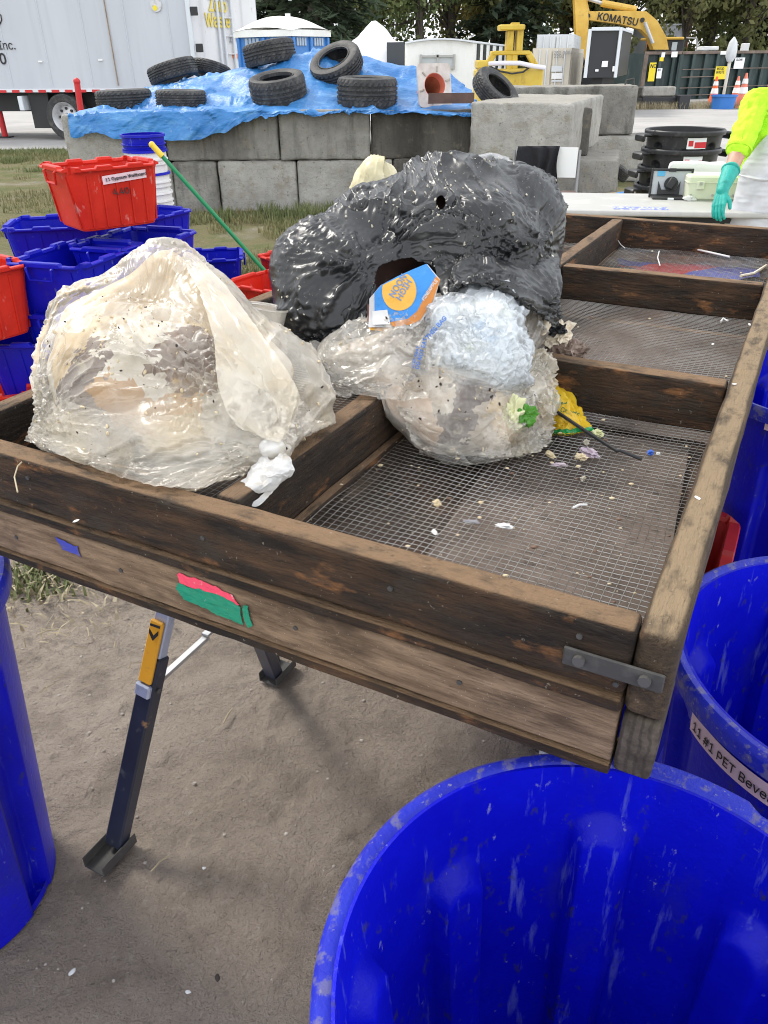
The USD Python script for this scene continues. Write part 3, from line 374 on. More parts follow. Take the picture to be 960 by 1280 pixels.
# ---------------------------------------------------------------- round blue cans
def can_wall(R0, R1, H, chan, rim=True, nth=240, nz=60, depth=0.030, ztop=0.86):
    th = np.arange(nth) * 2 * PI / nth; z = np.concatenate([np.linspace(0, H * 0.74, nz // 2), np.linspace(H * 0.745, H - 0.004, nz - nz // 2)])
    T, Z = np.meshgrid(th, z, indexing='ij'); R = R1 + (R0 - R1) * (Z / H)
    for (c, wd, zt) in chan:
        d = (T - c + PI) % (2 * PI) - PI; e = np.clip((wd - np.abs(d)) / 0.045, 0, 1); e = e * e * (3 - 2 * e)
        zz = np.clip((zt - np.hypot(np.maximum(Z - (zt - 0.06), 0), 0) - Z * 0 - np.abs(d) * 0.05 - 0) * 0 + (zt - Z - 0.03 * (d / wd) ** 2) / 0.035, 0, 1); zz = zz * zz * (3 - 2 * zz); R = R - depth * e * zz
    out = np.stack([R * np.cos(T), R * np.sin(T), Z], -1); Ri = R - 0.004; inn = np.stack([Ri * np.cos(T), Ri * np.sin(T), Z], -1)
    P = np.concatenate([out, inn[:, ::-1]], 1); m = grid_mesh(P, True); return m, R
def brute_can(name, label, pos, rot, H=0.80, R0=0.288, R1=0.235, wallm='blue_can', rimm='blue_rim', group=None, handles=True):
    t = thing(name, label, 'bin', pos, rot, group); ch = [(k * PI / 4 + 0.32, 0.165, H - (0.125 if k % 2 else 0.075)) for k in range(8)]
    m, _ = can_wall(R0, R1, H, ch); obj('body', m, wallm, t, smooth=40); obj('base', lathe([(0, 0.012), (R1 - 0.006, 0.012), (R1 - 0.004, 0.02), (R1 - 0.004, 0.0), (0, 0.0)], 64), wallm, t, smooth=40)
    a = np.arange(200) * 2 * PI / 200; lip = np.array([(R0 - 0.003, H - 0.018), (R0 - 0.001, H - 0.005), (R0 + 0.004, H), (R0 + 0.013, H + 0.001), (R0 + 0.019, H - 0.004), (R0 + 0.021, H - 0.012), (R0 + 0.019, H - 0.034), (R0 + 0.016, H - 0.034), (R0 + 0.015, H - 0.010), (R0 - 0.003, H - 0.018)])
    ex = np.zeros(200)
    for c in (0.0, PI):
        d = np.abs((a - c + PI) % (2 * PI) - PI); ex += np.where(d < 0.26, 0.010, 0.0) * np.clip((0.26 - d) / 0.02, 0, 1)
    rad = lip[None, :, 0] + ex[:, None] * (lip[None, :, 0] > R0 + 0.01); P = np.stack([np.cos(a)[:, None] * rad, np.sin(a)[:, None] * rad, np.broadcast_to(lip[None, :, 1], rad.shape)], -1); obj('rim', grid_mesh(P, True), rimm, t, smooth=40)
    if handles:
        for c in (0.0, PI):
            g = np.linspace(-0.24, 0.24, 9); pa = [((R0 + 0.05 - 0.25 * abs(x) ** 1.6) * math.cos(c + x), (R0 + 0.05 - 0.25 * abs(x) ** 1.6) * math.sin(c + x), H - 0.055) for x in g]; obj('handle', tube(pa, 0.012, 8), rimm, t, smooth=40)
    return t
def can_label(t, words, R, Hc, a0, a1, h, mat='label_pink', off=0.0, th=0.022, slope=0.165):
    """a strip of printed tape bent round the can, from angle a0 to a1"""
    g = np.linspace(a0, a1, 30); P = np.stack([np.stack([np.cos(g) * (R + s), np.sin(g) * (R + s), 0 * g + z], -1) for s, z in ((0.002 - slope * h / 2, Hc - h / 2), (0.002 + slope * h / 2 * 0, Hc + h / 2))], 1); lab = obj('label', grid_mesh(P), mat, t)
    if words:
        m = text_mesh(words, h * 0.44, 0.0006); v = m.vertices.copy(); v[:, 0] *= .80; Rr = R + 0.0035; an = a0 + 0.03 + v[:, 0] / Rr + off; z = Hc - h * 0.25 + v[:, 1]; rad = Rr + v[:, 2] - slope * (Hc + h / 2 - z) * 0.5; m.vertices = np.stack([np.cos(an) * rad, np.sin(an) * rad, z], -1); obj('lettering', m, 'ink', lab)
brute_can('round_bin', 'big open round blue bin filling the bottom right corner of the photo', (0.229, 0.418, 0), 1.012)
c2 = brute_can('round_bin', 'round blue bin against the right rail with a pink printed label under its rim', (0.752, 0.885, 0), 1.2)
c3 = brute_can('round_bin', 'tall round blue bin at the right edge beyond the red crate', (1.20, 1.95, 0), 1.3, H=0.84)
c4 = brute_can('round_bin', 'round blue bin at the left edge seen from outside with a white label', (-0.985, 1.075, 0), 1.9, R1=0.22)
# ---------------------------------------------------------------- film and cloth: folds that follow the pull
def caps_field(caps, k=0.03):
    A = np.array([c[0] for c in caps]); B = np.array([c[2] for c in caps]); ra = np.array([c[1] for c in caps]); rb = np.array([c[3] for c in caps]); D = B - A; L2 = np.maximum((D ** 2).sum(1), 1e-9)
    def f(p):
        t = np.clip(((p[:, None] - A[None]) * D[None]).sum(2) / L2, 0, 1); d = np.linalg.norm(p[:, None] - A[None] - t[..., None] * D[None], axis=2) - (ra + (rb - ra) * t); return -k * np.log(np.exp(-d / k).sum(1) + 1e-30)
    return f
def grad(f, p, e=0.002):
    g = np.stack([f(p + e * np.eye(3)[i]) - f(p - e * np.eye(3)[i]) for i in range(3)], 1); return g / np.maximum(np.linalg.norm(g, axis=1, keepdims=True), 1e-9)
def support(p):
    """height of what carries the rubbish at these points: mesh, dividers, rails"""
    q = (p - TO); u, v = q @ TX, q @ TV; h = np.full(len(p), -0.096)
    for (u0, u1, v0, v1) in ((U0 - .05, U0 + .004, -.05, V1), (-.006, .05, -.05, V1), (U0, .05, -.05, .003), (-.614, -.563, 0, V1), (-.566, 0, .777, .828), (U0, -.611, .837, .888), (-.566, 0, 1.613, 1.664)): h = np.where((u > u0) & (u < u1) & (v > v0) & (v < v1), 0.004, h)
    h = np.where((u < U0 - .05) | (u > .05) | (v < -.05), -0.5, h); return TO[2] + h + 0.003
def film_bag(caps, seed, center=None, level=5, slack=0.10, tens=None, it=(45, 24), shell=(0.010, 0.030), k=0.03, supp=True, fine=0.05, knot=None, stiff=0.05, wr=(0.004, 7.0)):
    f = caps_field(caps, k); c = np.mean([x[0] for x in caps] + [x[2] for x in caps], 0) if center is None else np.asarray(center); m = trimesh.creation.icosphere(level, 1.0); d = np.array(m.vertices); lo, hi = np.zeros(len(d)), np.full(len(d), 1.2)
    rr = np.linspace(0.0, 0.9, 60); vals = np.stack([f(c + d * r_) for r_ in rr], 1); last = (vals < 0) * rr[None]; r0 = last.max(1); a, b = r0, r0 + 0.02
    for _ in range(12): mid = (a + b) / 2; ins = f(c + d * mid[:, None]) < 0; a = np.where(ins, mid, a); b = np.where(ins, b, mid)
    P = c + d * a[:, None]; P += d * (((fbm(P * wr[1] + seed, 3, seed) - .5) * 2 * wr[0]))[:, None]
    if supp: P[:, 2] = np.maximum(P[:, 2], support(P))
    for lv in range(len(it)):
        if lv:
            F0 = np.array(m.faces); v2, f2 = trimesh.remesh.subdivide(P, F0); m = trimesh.Trimesh(v2, f2, process=False); P = np.array(m.vertices)
        E = m.edges_unique; i, j = E[:, 0], E[:, 1]; e = P[j] - P[i]; L0 = np.linalg.norm(e, axis=1); n = len(P); deg = np.bincount(E.ravel(), minlength=n).astype(float); mid = (P[i] + P[j]) / 2
        if tens is not None:
            td = tens(mid); ca = np.abs((e * td).sum(1)) / np.maximum(L0 * np.linalg.norm(td, axis=1), 1e-9); s = 1 + (slack if lv == 0 else fine) * (1.15 - ca) * (0.5 + fbm(mid * 9 + seed, 2, seed + 3))
        else: s = 1 + (slack if lv == 0 else fine) * (0.3 + 1.4 * fbm(mid * 9 + seed, 2, seed + 3))
        R0 = L0 * s; r_ = np.random.default_rng(seed + lv); P = P + r_.normal(size=P.shape) * (0.0012 if lv == 0 else 0.0)
        for q in range(it[lv]):
            e = P[j] - P[i]; l = np.linalg.norm(e, axis=1); cor = (0.5 * (l - R0) / np.maximum(l, 1e-9))[:, None] * e
            acc = np.stack([np.bincount(i, cor[:, x], n) - np.bincount(j, cor[:, x], n) for x in range(3)], 1) / deg[:, None] * 1.6
            avg = np.stack([np.bincount(i, P[j, x], n) + np.bincount(j, P[i, x], n) for x in range(3)], 1) / deg[:, None]
            P = P + acc + (avg - P) * (stiff if q < it[lv] - 6 else .35)
            if q % 3 == 2 or q == it[lv] - 1:
                s_ = f(P); g = grad(f, P) if q % 12 == 11 or q < 3 or q == it[lv] - 1 else g_; g_ = g; P = P + g * (np.clip(-shell[0] - s_, 0, None) - np.clip(s_ - shell[1], 0, None))[:, None]
                if supp: P[:, 2] = np.maximum(P[:, 2], support(P))
    return trimesh.Trimesh(P, np.array(m.faces), process=False)
def smoothstep(x, a, b): t = np.clip((x - a) / (b - a), 0, 1); return t * t * (3 - 2 * t)
def streaks(P, n, tens, fr, seed, K, ds, wob):
    """noise smeared along the pull of the film (line integral convolution)"""
    def dirn(p): t = tens(p); t = t / (np.linalg.norm(t, axis=1, keepdims=True) + 1e-9) + wob * (np.stack([noise(p * 7 + 17 * c, seed + c) for c in range(3)], 1) - .5); t -= n * (t * n).sum(1, keepdims=True); return t / (np.linalg.norm(t, axis=1, keepdims=True) + 1e-9)
    tt = tens(P); tt = tt / (np.linalg.norm(tt, axis=1, keepdims=True) + 1e-9); lie = smoothstep(np.sqrt(np.maximum(1 - (tt * n).sum(1) ** 2, 0)), .25, .75)
    t0 = dirn(P); x = noise(P * fr + seed * 3.1, seed)
    for sg in (1, -1):
        p, t = P, t0 * sg
        for k in range(K):
            p = p + t * ds; x = x + noise(p * fr + seed * 3.1, seed)
            if k % 2 == 1: q = dirn(p); t = q * np.sign((q * t).sum(1, keepdims=True))
    x = x - x.mean(); return x / (x.std() + 1e-9), lie
def crease(m, seed, tens, layers=((22, 8, .012), (48, 8, .005), (110, 6, .0016)), floor=True, taut=0.35, crumple=0.0, wob=.5, fine_last=False, reach=.11):
    """folds in a film that run along the pull of the film"""
    P, Fc = np.array(m.vertices), np.array(m.faces); P0 = P.copy(); n0 = np.array(m.vertex_normals); E = m.edges_unique; N_ = len(P); dg = np.bincount(E.ravel(), minlength=N_)[:, None]
    for _ in range(25): n0 = np.stack([np.bincount(E[:, 0], n0[E[:, 1], c], N_) + np.bincount(E[:, 1], n0[E[:, 0], c], N_) for c in range(3)], 1) / dg
    n0 /= np.linalg.norm(n0, axis=1, keepdims=True)
    for k, (fr, K, amp) in enumerate(layers):
        if fine_last and k == len(layers) - 1: P, F2 = trimesh.remesh.subdivide(P, Fc); P0 = trimesh.remesh.subdivide(P0, Fc)[0]; n0 = trimesh.remesh.subdivide(n0, Fc)[0]; Fc = F2
        m = trimesh.Trimesh(P, Fc, process=False); n = np.array(m.vertex_normals); x, lie = streaks(P0, n0, tens, fr, seed + k, K, min(.45 / fr, reach / K), wob); msk = smoothstep(fbm(P * 6 + seed + 9 * k, 2, seed + 40 + k), taut, taut + .3)
        h = amp * (np.exp(-np.abs(x) * 1.9) - .42) * (.12 + 1.0 * msk) * (.04 + .96 * lie) * (1 if k != 1 else -1)
        if crumple: q = np.abs(fbm(P * fr * .8 + seed, 2, seed + 70 + k) - .5) * 2; h += crumple * amp * (np.exp(-q * 8) - .3) * msk
        P = P + n * h[:, None]
    if floor: P[:, 2] = np.maximum(P[:, 2], support(P))
    return trimesh.Trimesh(P, Fc, process=False)
def regions(m, seeds, par, seed=1):
    """splits a mesh of rubbish into pieces by the nearest of the given spots: (point, name, material)"""
    c = m.triangles_center; c = c + .045 * (np.stack([fbm(c * 13 + 11 * k, 3, seed + k) for k in range(3)], 1) - .5) * 2 + .030 * (np.stack([fbm(c * 60 + 7 * k, 2, seed + 9 + k) for k in range(3)], 1) - .5) * 2; d = ((c[:, None] - np.array([s_[0] for s_ in seeds])[None]) ** 2).sum(2); o = d.argmin(1)
    for k, (_, nm, mt) in enumerate(seeds):
        if (o == k).sum() > 20: q = m.copy(); q.update_faces(o == k); q.remove_unreferenced_vertices(); obj(nm, q, mt, par, smooth=True)
def pin(m, x, y):
    """the point of a mesh that shows at a pixel of the photograph"""
    P = np.array(m.vertices); v = P - CAM; d = v @ FW; e = np.hypot(v @ RT / d * F + 480 - x, 640 - F * (v @ UP) / d - y); k = np.where(e < 14)[0]; k = k if len(k) else np.argsort(e)[:5]; return P[k[np.argmin(d[k])]]
def pc_(x, y, d, r): return (at(x, y, d=d), r * d / 963.0)
def chain(*nodes): return [(*pc_(*a), *pc_(*b)) for a, b in zip(nodes[:-1], nodes[1:])]
def pull(pts):
    """direction in which a film is stretched between the points that hold it (main axis of the summed pulls)"""
    Q = np.array(pts)
    def g(p):
        d = Q[None] - p[:, None]; w = 1 / ((d ** 2).sum(2) + 0.003); d = d / (np.linalg.norm(d, axis=2, keepdims=True) + 1e-6); T = np.matmul((d * w[..., None]).transpose(0, 2, 1), d); t = np.tile([.45, .35, .82], (len(p), 1))
        for _ in range(7): t = np.matmul(T, t[..., None])[..., 0]; t /= np.linalg.norm(t, axis=1, keepdims=True) + 1e-12
        return t * np.where(t @ np.array([.45, .35, .82]) < 0, -1, 1)[:, None]
    return g
can_label(c2, '11 #1 PET Beverage', 0.286, 0.722, math.radians(186) - 1.2, math.radians(275) - 1.2, 0.040)
can_label(c3, None, 0.286, 0.80, math.radians(215) - 1.3, math.radians(262) - 1.3, 0.04)
can_label(c4, None, 0.280, 0.715, math.radians(-60) - 1.9, math.radians(8) - 1.9, 0.055, 'label_white')
# ---------------------------------------------------------------- stackable totes
def rrect(a, b, r, n=5):
    pts = []
    for cx, cy, s in ((a - r, b - r, 0), (-a + r, b - r, 1), (-a + r, -b + r, 2), (a - r, -b + r, 3)):
        for k in range(n): an = s * PI / 2 + PI / 2 * k / (n - 1); pts.append((cx + r * math.cos(an), cy + r * math.sin(an)))
    return np.array(pts)
def tote_parts(L, Wd, H):
    """a tapered tote with a stepped rim and a loop handle on each end: body, rim, handles"""
    a, b = L / 2, Wd / 2; n = 5
    def ring(s, z, e=0.0): p = rrect(a * s + e, b * s + e, 0.045, n); return np.concatenate([p, np.full((len(p), 1), z)], 1)
    prof = [(0.83, 0.0, -0.012), (0.835, 0.012, 0), (0.90, H * 0.5, 0), (0.965, H - 0.03, 0), (0.965, H - 0.03, -0.004), (0.90, H * 0.5, -0.004), (0.84, 0.02, -0.004), (0.80, 0.016, -0.012)]
    P = np.stack([ring(*p) for p in prof], 1); wall = grid_mesh(P, True)
    fl = rrect(a * 0.815, b * 0.815, 0.04, n); pr = prism(fl, 0.008); pr.apply_translation([0, 0, 0.004]); ribs = []
    for x in np.linspace(-a * 0.6, a * 0.6, 5):
        for s in (-1, 1): ribs.append(bar((x, s * b * 0.845, 0.02), (x, s * b * 0.955, H - 0.045), 0.008, 0.008, 0, (1, 0, 0)))
    for y in (-b * 0.7, b * 0.7):
        for s in (-1, 1): ribs.append(bar((s * a * 0.848, y, 0.02), (s * a * 0.962, y, H - 0.045), 0.008, 0.008, 0, (0, 1, 0)))
    body = cat_([wall, pr] + ribs)
    # rim: subdivided outline with stepped height (the notches that totes nest on)
    o = rrect(a * 0.965, b * 0.965, 0.045, 6); pts = []
    for k in range(len(o)):
        p, q = o[k], o[(k + 1) % len(o)]; m = max(1, int(np.linalg.norm(q - p) / 0.008)); pts += [p + (q - p) * j / m for j in range(m)]
    pts = np.array(pts); side = np.where(np.abs(pts[:, 1]) > b * 0.93, np.clip(np.sign(np.sin(pts[:, 0] / a * PI * 3.0 + 0.6)) * 2, 0, 1), 0.0); side = np.where((np.abs(pts[:, 0]) > a * 0.93) & (np.abs(pts[:, 1]) > b * 0.5), 1.0, side)
    dirn = pts / np.maximum(np.linalg.norm(pts, axis=1, keepdims=True), 1e-9); nx = np.where(np.abs(pts[:, 0]) > a * 0.93, np.sign(pts[:, 0]), 0); ny = np.where(np.abs(pts[:, 1]) > b * 0.93, np.sign(pts[:, 1]), 0); nrm = np.stack([nx, ny], 1).astype(float); nrm /= np.maximum(np.linalg.norm(nrm, axis=1, keepdims=True), 1e-9)
    pr2 = [(-0.006, -0.030), (0.002, -0.032), (0.006, -0.022), (0.020, -0.022), (0.022, -0.005), (0.019, 0.0), (-0.006, 0.0), (-0.010, -0.012), (-0.006, -0.030)]
    R = np.stack([np.concatenate([pts + nrm * e, (H - 0.002 + z - side * 0.011 * (z > -0.02))[:, None] if np.ndim(z) else (H - 0.002 + z - side * 0.011 * (1.0 if z > -0.02 else 0.0))[:, None]], 1) for e, z in pr2], 1); rim = grid_mesh(R, True)
    hs = [cat_([tube([(s * a * 0.97, -0.075, H - 0.016), (s * (a + 0.018), -0.072, H - 0.03), (s * (a + 0.016), -0.062, H - 0.082), (s * (a + 0.015), 0.062, H - 0.082), (s * (a + 0.018), 0.072, H - 0.03), (s * a * 0.97, 0.075, H - 0.016)], 0.007, 6)]) for s in (-1, 1)]
    return body, rim, hs
TOTE = {}
def tote(label, pos, rot, mat='blue_tote', group=None, L=0.58, Wd=0.43, H=0.34, tilt=0.0, name=None):
    nm = name or {'blue_tote': 'blue_tote', 'red_tote': 'red_tote', 'dark_red_tote': 'dark_red_tote'}[mat]; k = (mat, L, Wd, H)
    if k in TOTE and name is None: return dup(TOTE[k], pos, rot, label, group, ry=tilt)
    t = thing(nm, label, 'tote', pos, rot, group, ry=tilt); b, r, hs = tote_parts(L, Wd, H); obj('body', b, mat, t); obj('rim', r, mat, t)
    for h in hs: obj('handle', h, mat, t, smooth=40)
    if name is None: TOTE[k] = t
    return t
def tote_at(label, corner, along, mat, z, top=True, **k):
    """corner: pixel of the near rim corner; along: pixel of the rim corner at the end of the near long side; z: rim height"""
    H = k.get('H', 0.34); L, Wd = k.get('L', 0.58), k.get('Wd', 0.43); a = at(*corner, z=z); b = at(*along, z=z); d = (b - a)[:2]; d /= np.linalg.norm(d); n = np.array([-d[1], d[0]])
    if n[1] < 0: n = -n
    c = a[:2] + d * L / 2 + n * Wd / 2; return tote(label, (c[0], c[1], z - H), math.atan2(d[1], d[0]), mat, **k)
GB = 'blue totes stacked beyond the left end of the table'
tA = tote_at('front blue tote directly behind the peak of the milky bag', (98, 331), (176, 303), 'blue_tote', 0.80)
tB = tote_at('blue tote at the left edge of the photo under the red tote', (0, 285), (136, 279), 'blue_tote', 0.80)
tC = tote_at('blue tote with a paper label right of the milky bag', (172, 312), (276, 274), 'blue_tote', 0.80, name='blue_tote', L=0.60)
tD = tote_at('blue tote behind the red tote and mostly in shade', (168, 276), (246, 258), 'blue_tote', 0.72)
cc = at(300, 316, z=0.36); tote('small blue tote seen between the labelled tote and the green pole', (cc[0] - .30, cc[1] + .1, 0.0), 0.15)
for src, lab in ((tA, 'blue tote lowest under the front blue tote'), (tB, 'blue tote lowest in the left edge stack'), (tD, 'blue tote lowest behind the labelled tote')):
    m = UsdGeom.Xformable(src).GetLocalTransformation(); p = m.ExtractTranslation(); x = m.TransformDir(Gf.Vec3d(1, 0, 0)); tote(lab, (p[0], p[1], p[2] - 0.25 if p[2] > .4 else 0.02), math.atan2(x[1], x[0]))
m = UsdGeom.Xformable(tC).GetLocalTransformation(); p = m.ExtractTranslation(); x = m.TransformDir(Gf.Vec3d(1, 0, 0)); tote('blue tote lowest under the labelled tote', (p[0], p[1], p[2] - 0.25), math.atan2(x[1], x[0]))
aC = math.atan2(x[1], x[0])
lb_ = obj('paper_label', box(0.26, 0.002, 0.040, (0.02, -0.2135, 0.265), rx=0.12), 'label_pink', tC); obj('lettering', text('Plastic Trays Mixed', 0.017, (-0.095, -0.2180, 0.258), (1, 0, 0), (0, 0.12, 1)), 'ink_grey', lb_)
cA = at(140, 268, z=0.80)
tR = tote_at('bright red tote with a white paper label set on top of the blue totes', (82, 210), (184, 201), 'red_tote', 1.165, name='red_tote', L=0.49, Wd=0.39, H=0.31)
lb_ = obj('paper_label', box(0.235, 0.002, 0.040, (0.045, -0.190, 0.245), rx=0.10, ry=-0.06), 'label_pink', tR); obj('lettering', text('11 Gypsum Wallboard', 0.0155, (-0.06, -0.1945, 0.232), (1, 0, 0.06), (0, 0.12, 1)), 'ink', lb_); obj('handwriting', text('4.40', 0.030, (-0.03, -0.1865, 0.165), (1, 0, 0), (0, 0.15, 1)), 'ink', tR)
sm = prism([(-0.205, 0.145), (-0.19, 0.19), (-0.15, 0.215), (-0.135, 0.205), (-0.175, 0.18), (-0.185, 0.14)], 0.001); obj('paint_smear', frame_to(sm, (0, -0.1770, -0.03), (1, 0, 0), (0, 0.15, 1)), 'label_white', tR)
tote_at('low red tote between the milky bag and the green pole', (276, 352), (334, 362), 'red_tote', 0.36)
tote_at('red tote on the ground just left of the black bag', (320, 316), (354, 327), 'red_tote', 0.36)
tote_at('tall red tote at the left edge of the photo above a blue one', (-118, 358), (-66, 347), 'red_tote', 0.80)
tote_at('blue tote under the red tote at the left edge', (-30, 428), (41, 428), 'blue_tote', 0.42)
tote_at('red tote behind the left edge red tote, only its corner showing', (0, 352), (38, 346), 'red_tote', 0.62)
q = at(-2, 470, z=0.2); tote('red tote on the ground below the left rail', (q[0] - .1, q[1] - .1, 0.0), 0.3, 'red_tote', H=0.20)
tote('dark red tote between the two round blue bins on the right', (0.62, 1.61, 0.21), 1.086, 'dark_red_tote')
tote('blue tote standing under the dark red one', (0.62, 1.61, 0.0), 1.086)
q = at(905, 268, z=0.3); tote('red tote on the ground behind the folding table beside the gloved hand', (q[0] + .15, q[1] + 0.2, 0.3), 0.1, 'red_tote')
# pails and the pole
def pail(label, pos, wall, rimm, name='pail'):
    t = thing(name, label, 'pail', pos, 0, 'white pails nested in one stack behind the red tote'); R = 0.150; H = 0.37
    obj('body', lathe([(0, 0.004), (0.128, 0.0), (0.130, 0.01), (R - 0.006, H - 0.10), (R + 0.004, H - 0.098), (R + 0.005, H - 0.09), (R - 0.004, H - 0.085), (R - 0.003, H - 0.07), (R + 0.006, H - 0.068), (R + 0.006, H - 0.06), (R - 0.003, H - 0.057), (R - 0.002, H - 0.012), (R - 0.006, H - 0.012), (R - 0.012, H - 0.1), (0.124, 0.012), (0, 0.010)], 40), wall, t, smooth=35)
    obj('rim', lathe([(R - 0.005, H), (R + 0.006, H), (R + 0.008, H - 0.016), (R - 0.001, H - 0.018), (R - 0.005, H)], 40), rimm, t, smooth=35); return t
pb = at(179, 175, d=5.55); hs = [0.0, 0.13, 0.26, 0.39, 0.52, 0.67, 0.77]
for k, h in enumerate(hs):
    bl = k in (6,); pail(['white pail lowest in the stack', 'white pail second from the bottom of the stack', 'white pail third from the bottom of the stack', 'white pail in the middle of the stack', 'white pail with a blue rim below the joint of the stack', 'white pail with a blue rim just under the blue one', 'blue pail on top of the pail stack'][k] + ' behind the red tote', (pb[0], pb[1], h + 0.02), 'blue_tote' if bl else 'white_plastic', 'blue_tote' if k in (4, 5, 6) else 'white_plastic')
M('pole_green', (0.012, 0.20, 0.07), 0.4); M('grip_yellow', (0.72, 0.52, 0.04), 0.45)
pa, pz = at(190, 181, d=5.1), at(352, 362, d=5.55); t = thing('broom_pole', 'green metal pole with a yellow grip leaning on the totes', 'pole'); obj('pole', cyl(pa + (pz - pa) * 0.05, pz, 0.014, 12), 'pole_green', t, smooth=40); obj('grip', cat_([cyl(pa, pa + (pz - pa) * 0.075, 0.020, 12), mv(trimesh.creation.icosphere(2, 0.021), pa)]), 'grip_yellow', t, smooth=40)

# ---------------------------------------------------------------- concrete block wall
YW = 10.2
def px(x, y=YW, py=150): return at(x, py, y=y)[0]
wall_labels = {}
def cblock(label, x0, x1, y0, y1, z0, z1, mat, seed, yaw=0.0, group='large concrete blocks of the low wall'):
    m = rough_box(x1 - x0, y1 - y0, z1 - z0, 0.035, 0.06, 0.012, seed, 0.75, 5.0); t = obj('concrete_block', mv(m, ((x0 + x1) / 2, (y0 + y1) / 2, (z0 + z1) / 2), rz=yaw), mat, smooth=60); return tag(t, label, 'concrete block', group)
hT, hM = 1.08, 0.555
ups = [(76, 200, 'concrete', 'top row wall block at the left end under the hem of the blue tarp'), (201, 346, 'concrete_stained', 'top row stained wall block behind the pail stack and pole'), (347.5, 462, 'concrete_stained', 'top row grey wall block below the two tyres nearest its edge'), (463.5, 592, 'concrete_dark', 'top row dark streaked wall block behind the cabbage'), (593, 740, 'concrete_dark', 'top row wall block hidden behind the big pale block')]
los = [(76, 205, 'concrete', 'bottom row wall block at the left end'), (206, 263, 'concrete_stained', 'bottom row short wall block crossed by the green pole'), (264.5, 366, 'concrete', 'bottom row pale wall block with grass at its foot'), (367.5, 490, 'concrete', 'bottom row grey wall block left of the cabbage'), (491, 640, 'concrete_dark', 'bottom row wall block behind the black bag')]
for k, (a, b, mt, lab) in enumerate(ups): cblock(lab, px(a), px(b), YW + (0.05 * (k % 2)), YW + 0.75, hM + 0.005, hT + 0.01 * (k % 3), mt, 60 + k)
for k, (a, b, mt, lab) in enumerate(los): cblock(lab, px(a), px(b), YW + 0.03 * ((k + 1) % 2), YW + 0.75, -0.06, hM, mt, 70 + k)
cb = at(588, 130, z=1.15); ce = at(717, 131, z=1.15); yb = math.atan2(ce[1] - cb[1], ce[0] - cb[0]); Lb = np.linalg.norm((ce - cb)[:2]); 
def free_block(label, corner, yaw, L, D, z0, z1, mat, seed, group=None):
    c = np.asarray(corner[:2]) + np.array([math.cos(yaw), math.sin(yaw)]) * L / 2 + np.array([-math.sin(yaw), math.cos(yaw)]) * D / 2; m = rough_box(L, D, z1 - z0, 0.04, 0.05, 0.014, seed, 0.8, 5.0); return tag(obj('concrete_block', mv(m, (c[0], c[1], (z0 + z1) / 2), rz=yaw), mat, smooth=60), label, 'concrete block', group)
free_block('big pale concrete block with chipped corner set proud of the wall', cb, yb, Lb, 2.2, 0.575, 1.17, 'concrete', 81)
lo = at(560, 262, z=0.0); free_block('rough concrete block under the big pale one', cb[:2] + np.array([0.45, 0.10]), yb + 0.10, 1.32, 1.3, -0.03, 0.565, 'concrete_stained', 82)
rb = at(650, 168, y=12.7); re = at(790, 168, y=12.7)
free_block('upper concrete block behind the big pale one with a lifting loop', (re[0] - 1.9, 12.7), -0.03, 1.9, 0.7, 0.60, 1.24, 'concrete_stained', 83)
free_block('lower concrete block behind, right of the stacked ones', (re[0] - 1.6, 12.5), 0.0, 1.95, 0.7, -0.03, 0.59, 'concrete', 84)
tag(obj('lifting_loop', tube([(re[0] - 0.12, 13.0, 1.22), (re[0] - 0.10, 13.0, 1.30), (re[0] - 0.0, 13.0, 1.32), (re[0] + 0.03, 13.0, 1.2)], 0.014, 6), 'steel_dull'), 'bent steel lifting loop on the rear concrete block', 'loop')
# ---------------------------------------------------------------- tarp over a heap behind the wall
xl, xr = px(84), px(603)
def heap(X, Y):
    s = (X - xl) / (xr - xl); ridge = np.interp(s, [0, .04, .12, .22, .33, .42, .50, .58, .66, .75, .85, .95, 1.02], [1.08, 1.18, 1.24, 1.33, 1.42, 1.50, 1.64, 1.70, 1.60, 1.56, 1.48, 1.38, 1.20]); t = np.clip((Y - YW) / 1.7, 0, 1); t = t * t * (3 - 2 * t); back = np.clip((Y - YW - 2.4) / 1.4, 0, 1); base = np.interp(s, [0, .1, .5, .9, 1.02], [1.12, 1.12, 1.13, 1.10, 1.09])
    p = np.stack([X * 1.0, Y * 1.8, 0 * X], -1); f = (fbm(p * 1.1, 4, 11) - 0.5) * 0.18 - np.abs(fbm(p * np.array([1.6, 1.0, 1]) + np.stack([Y * .9, 0 * Y, 0 * Y], -1), 2, 12) - 0.5) * 0.36 + .06; return (base + (ridge - base) * t) * (1 - back) + 0.9 * back + f * (0.35 + 0.65 * t) - 0.02
nx, ny = 230, 100; S = np.linspace(xl + 0.04, xr, nx); ys = np.linspace(YW - 0.03, YW + 3.8, ny); X, Y = np.meshgrid(S, ys, indexing='ij'); Z = heap(X, Y)
hem = np.interp((S - xl) / (xr - xl), [-0.03, 0, .06, .15, .25, .32, .40, .47, .52, .6, .8, 1.0], [0.20, 0.24, 0.22, 0.29, 0.31, 0.27, 0.16, 0.08, 0.035, 0.03, 0.03, 0.02]) * (0.8 + .5 * fbm(np.stack([S * 2.1, 0 * S, 0 * S], 1), 3, 8)) + .05 * (fbm(np.stack([S * 7, 0 * S, 0 * S], 1), 2, 9) - .5)
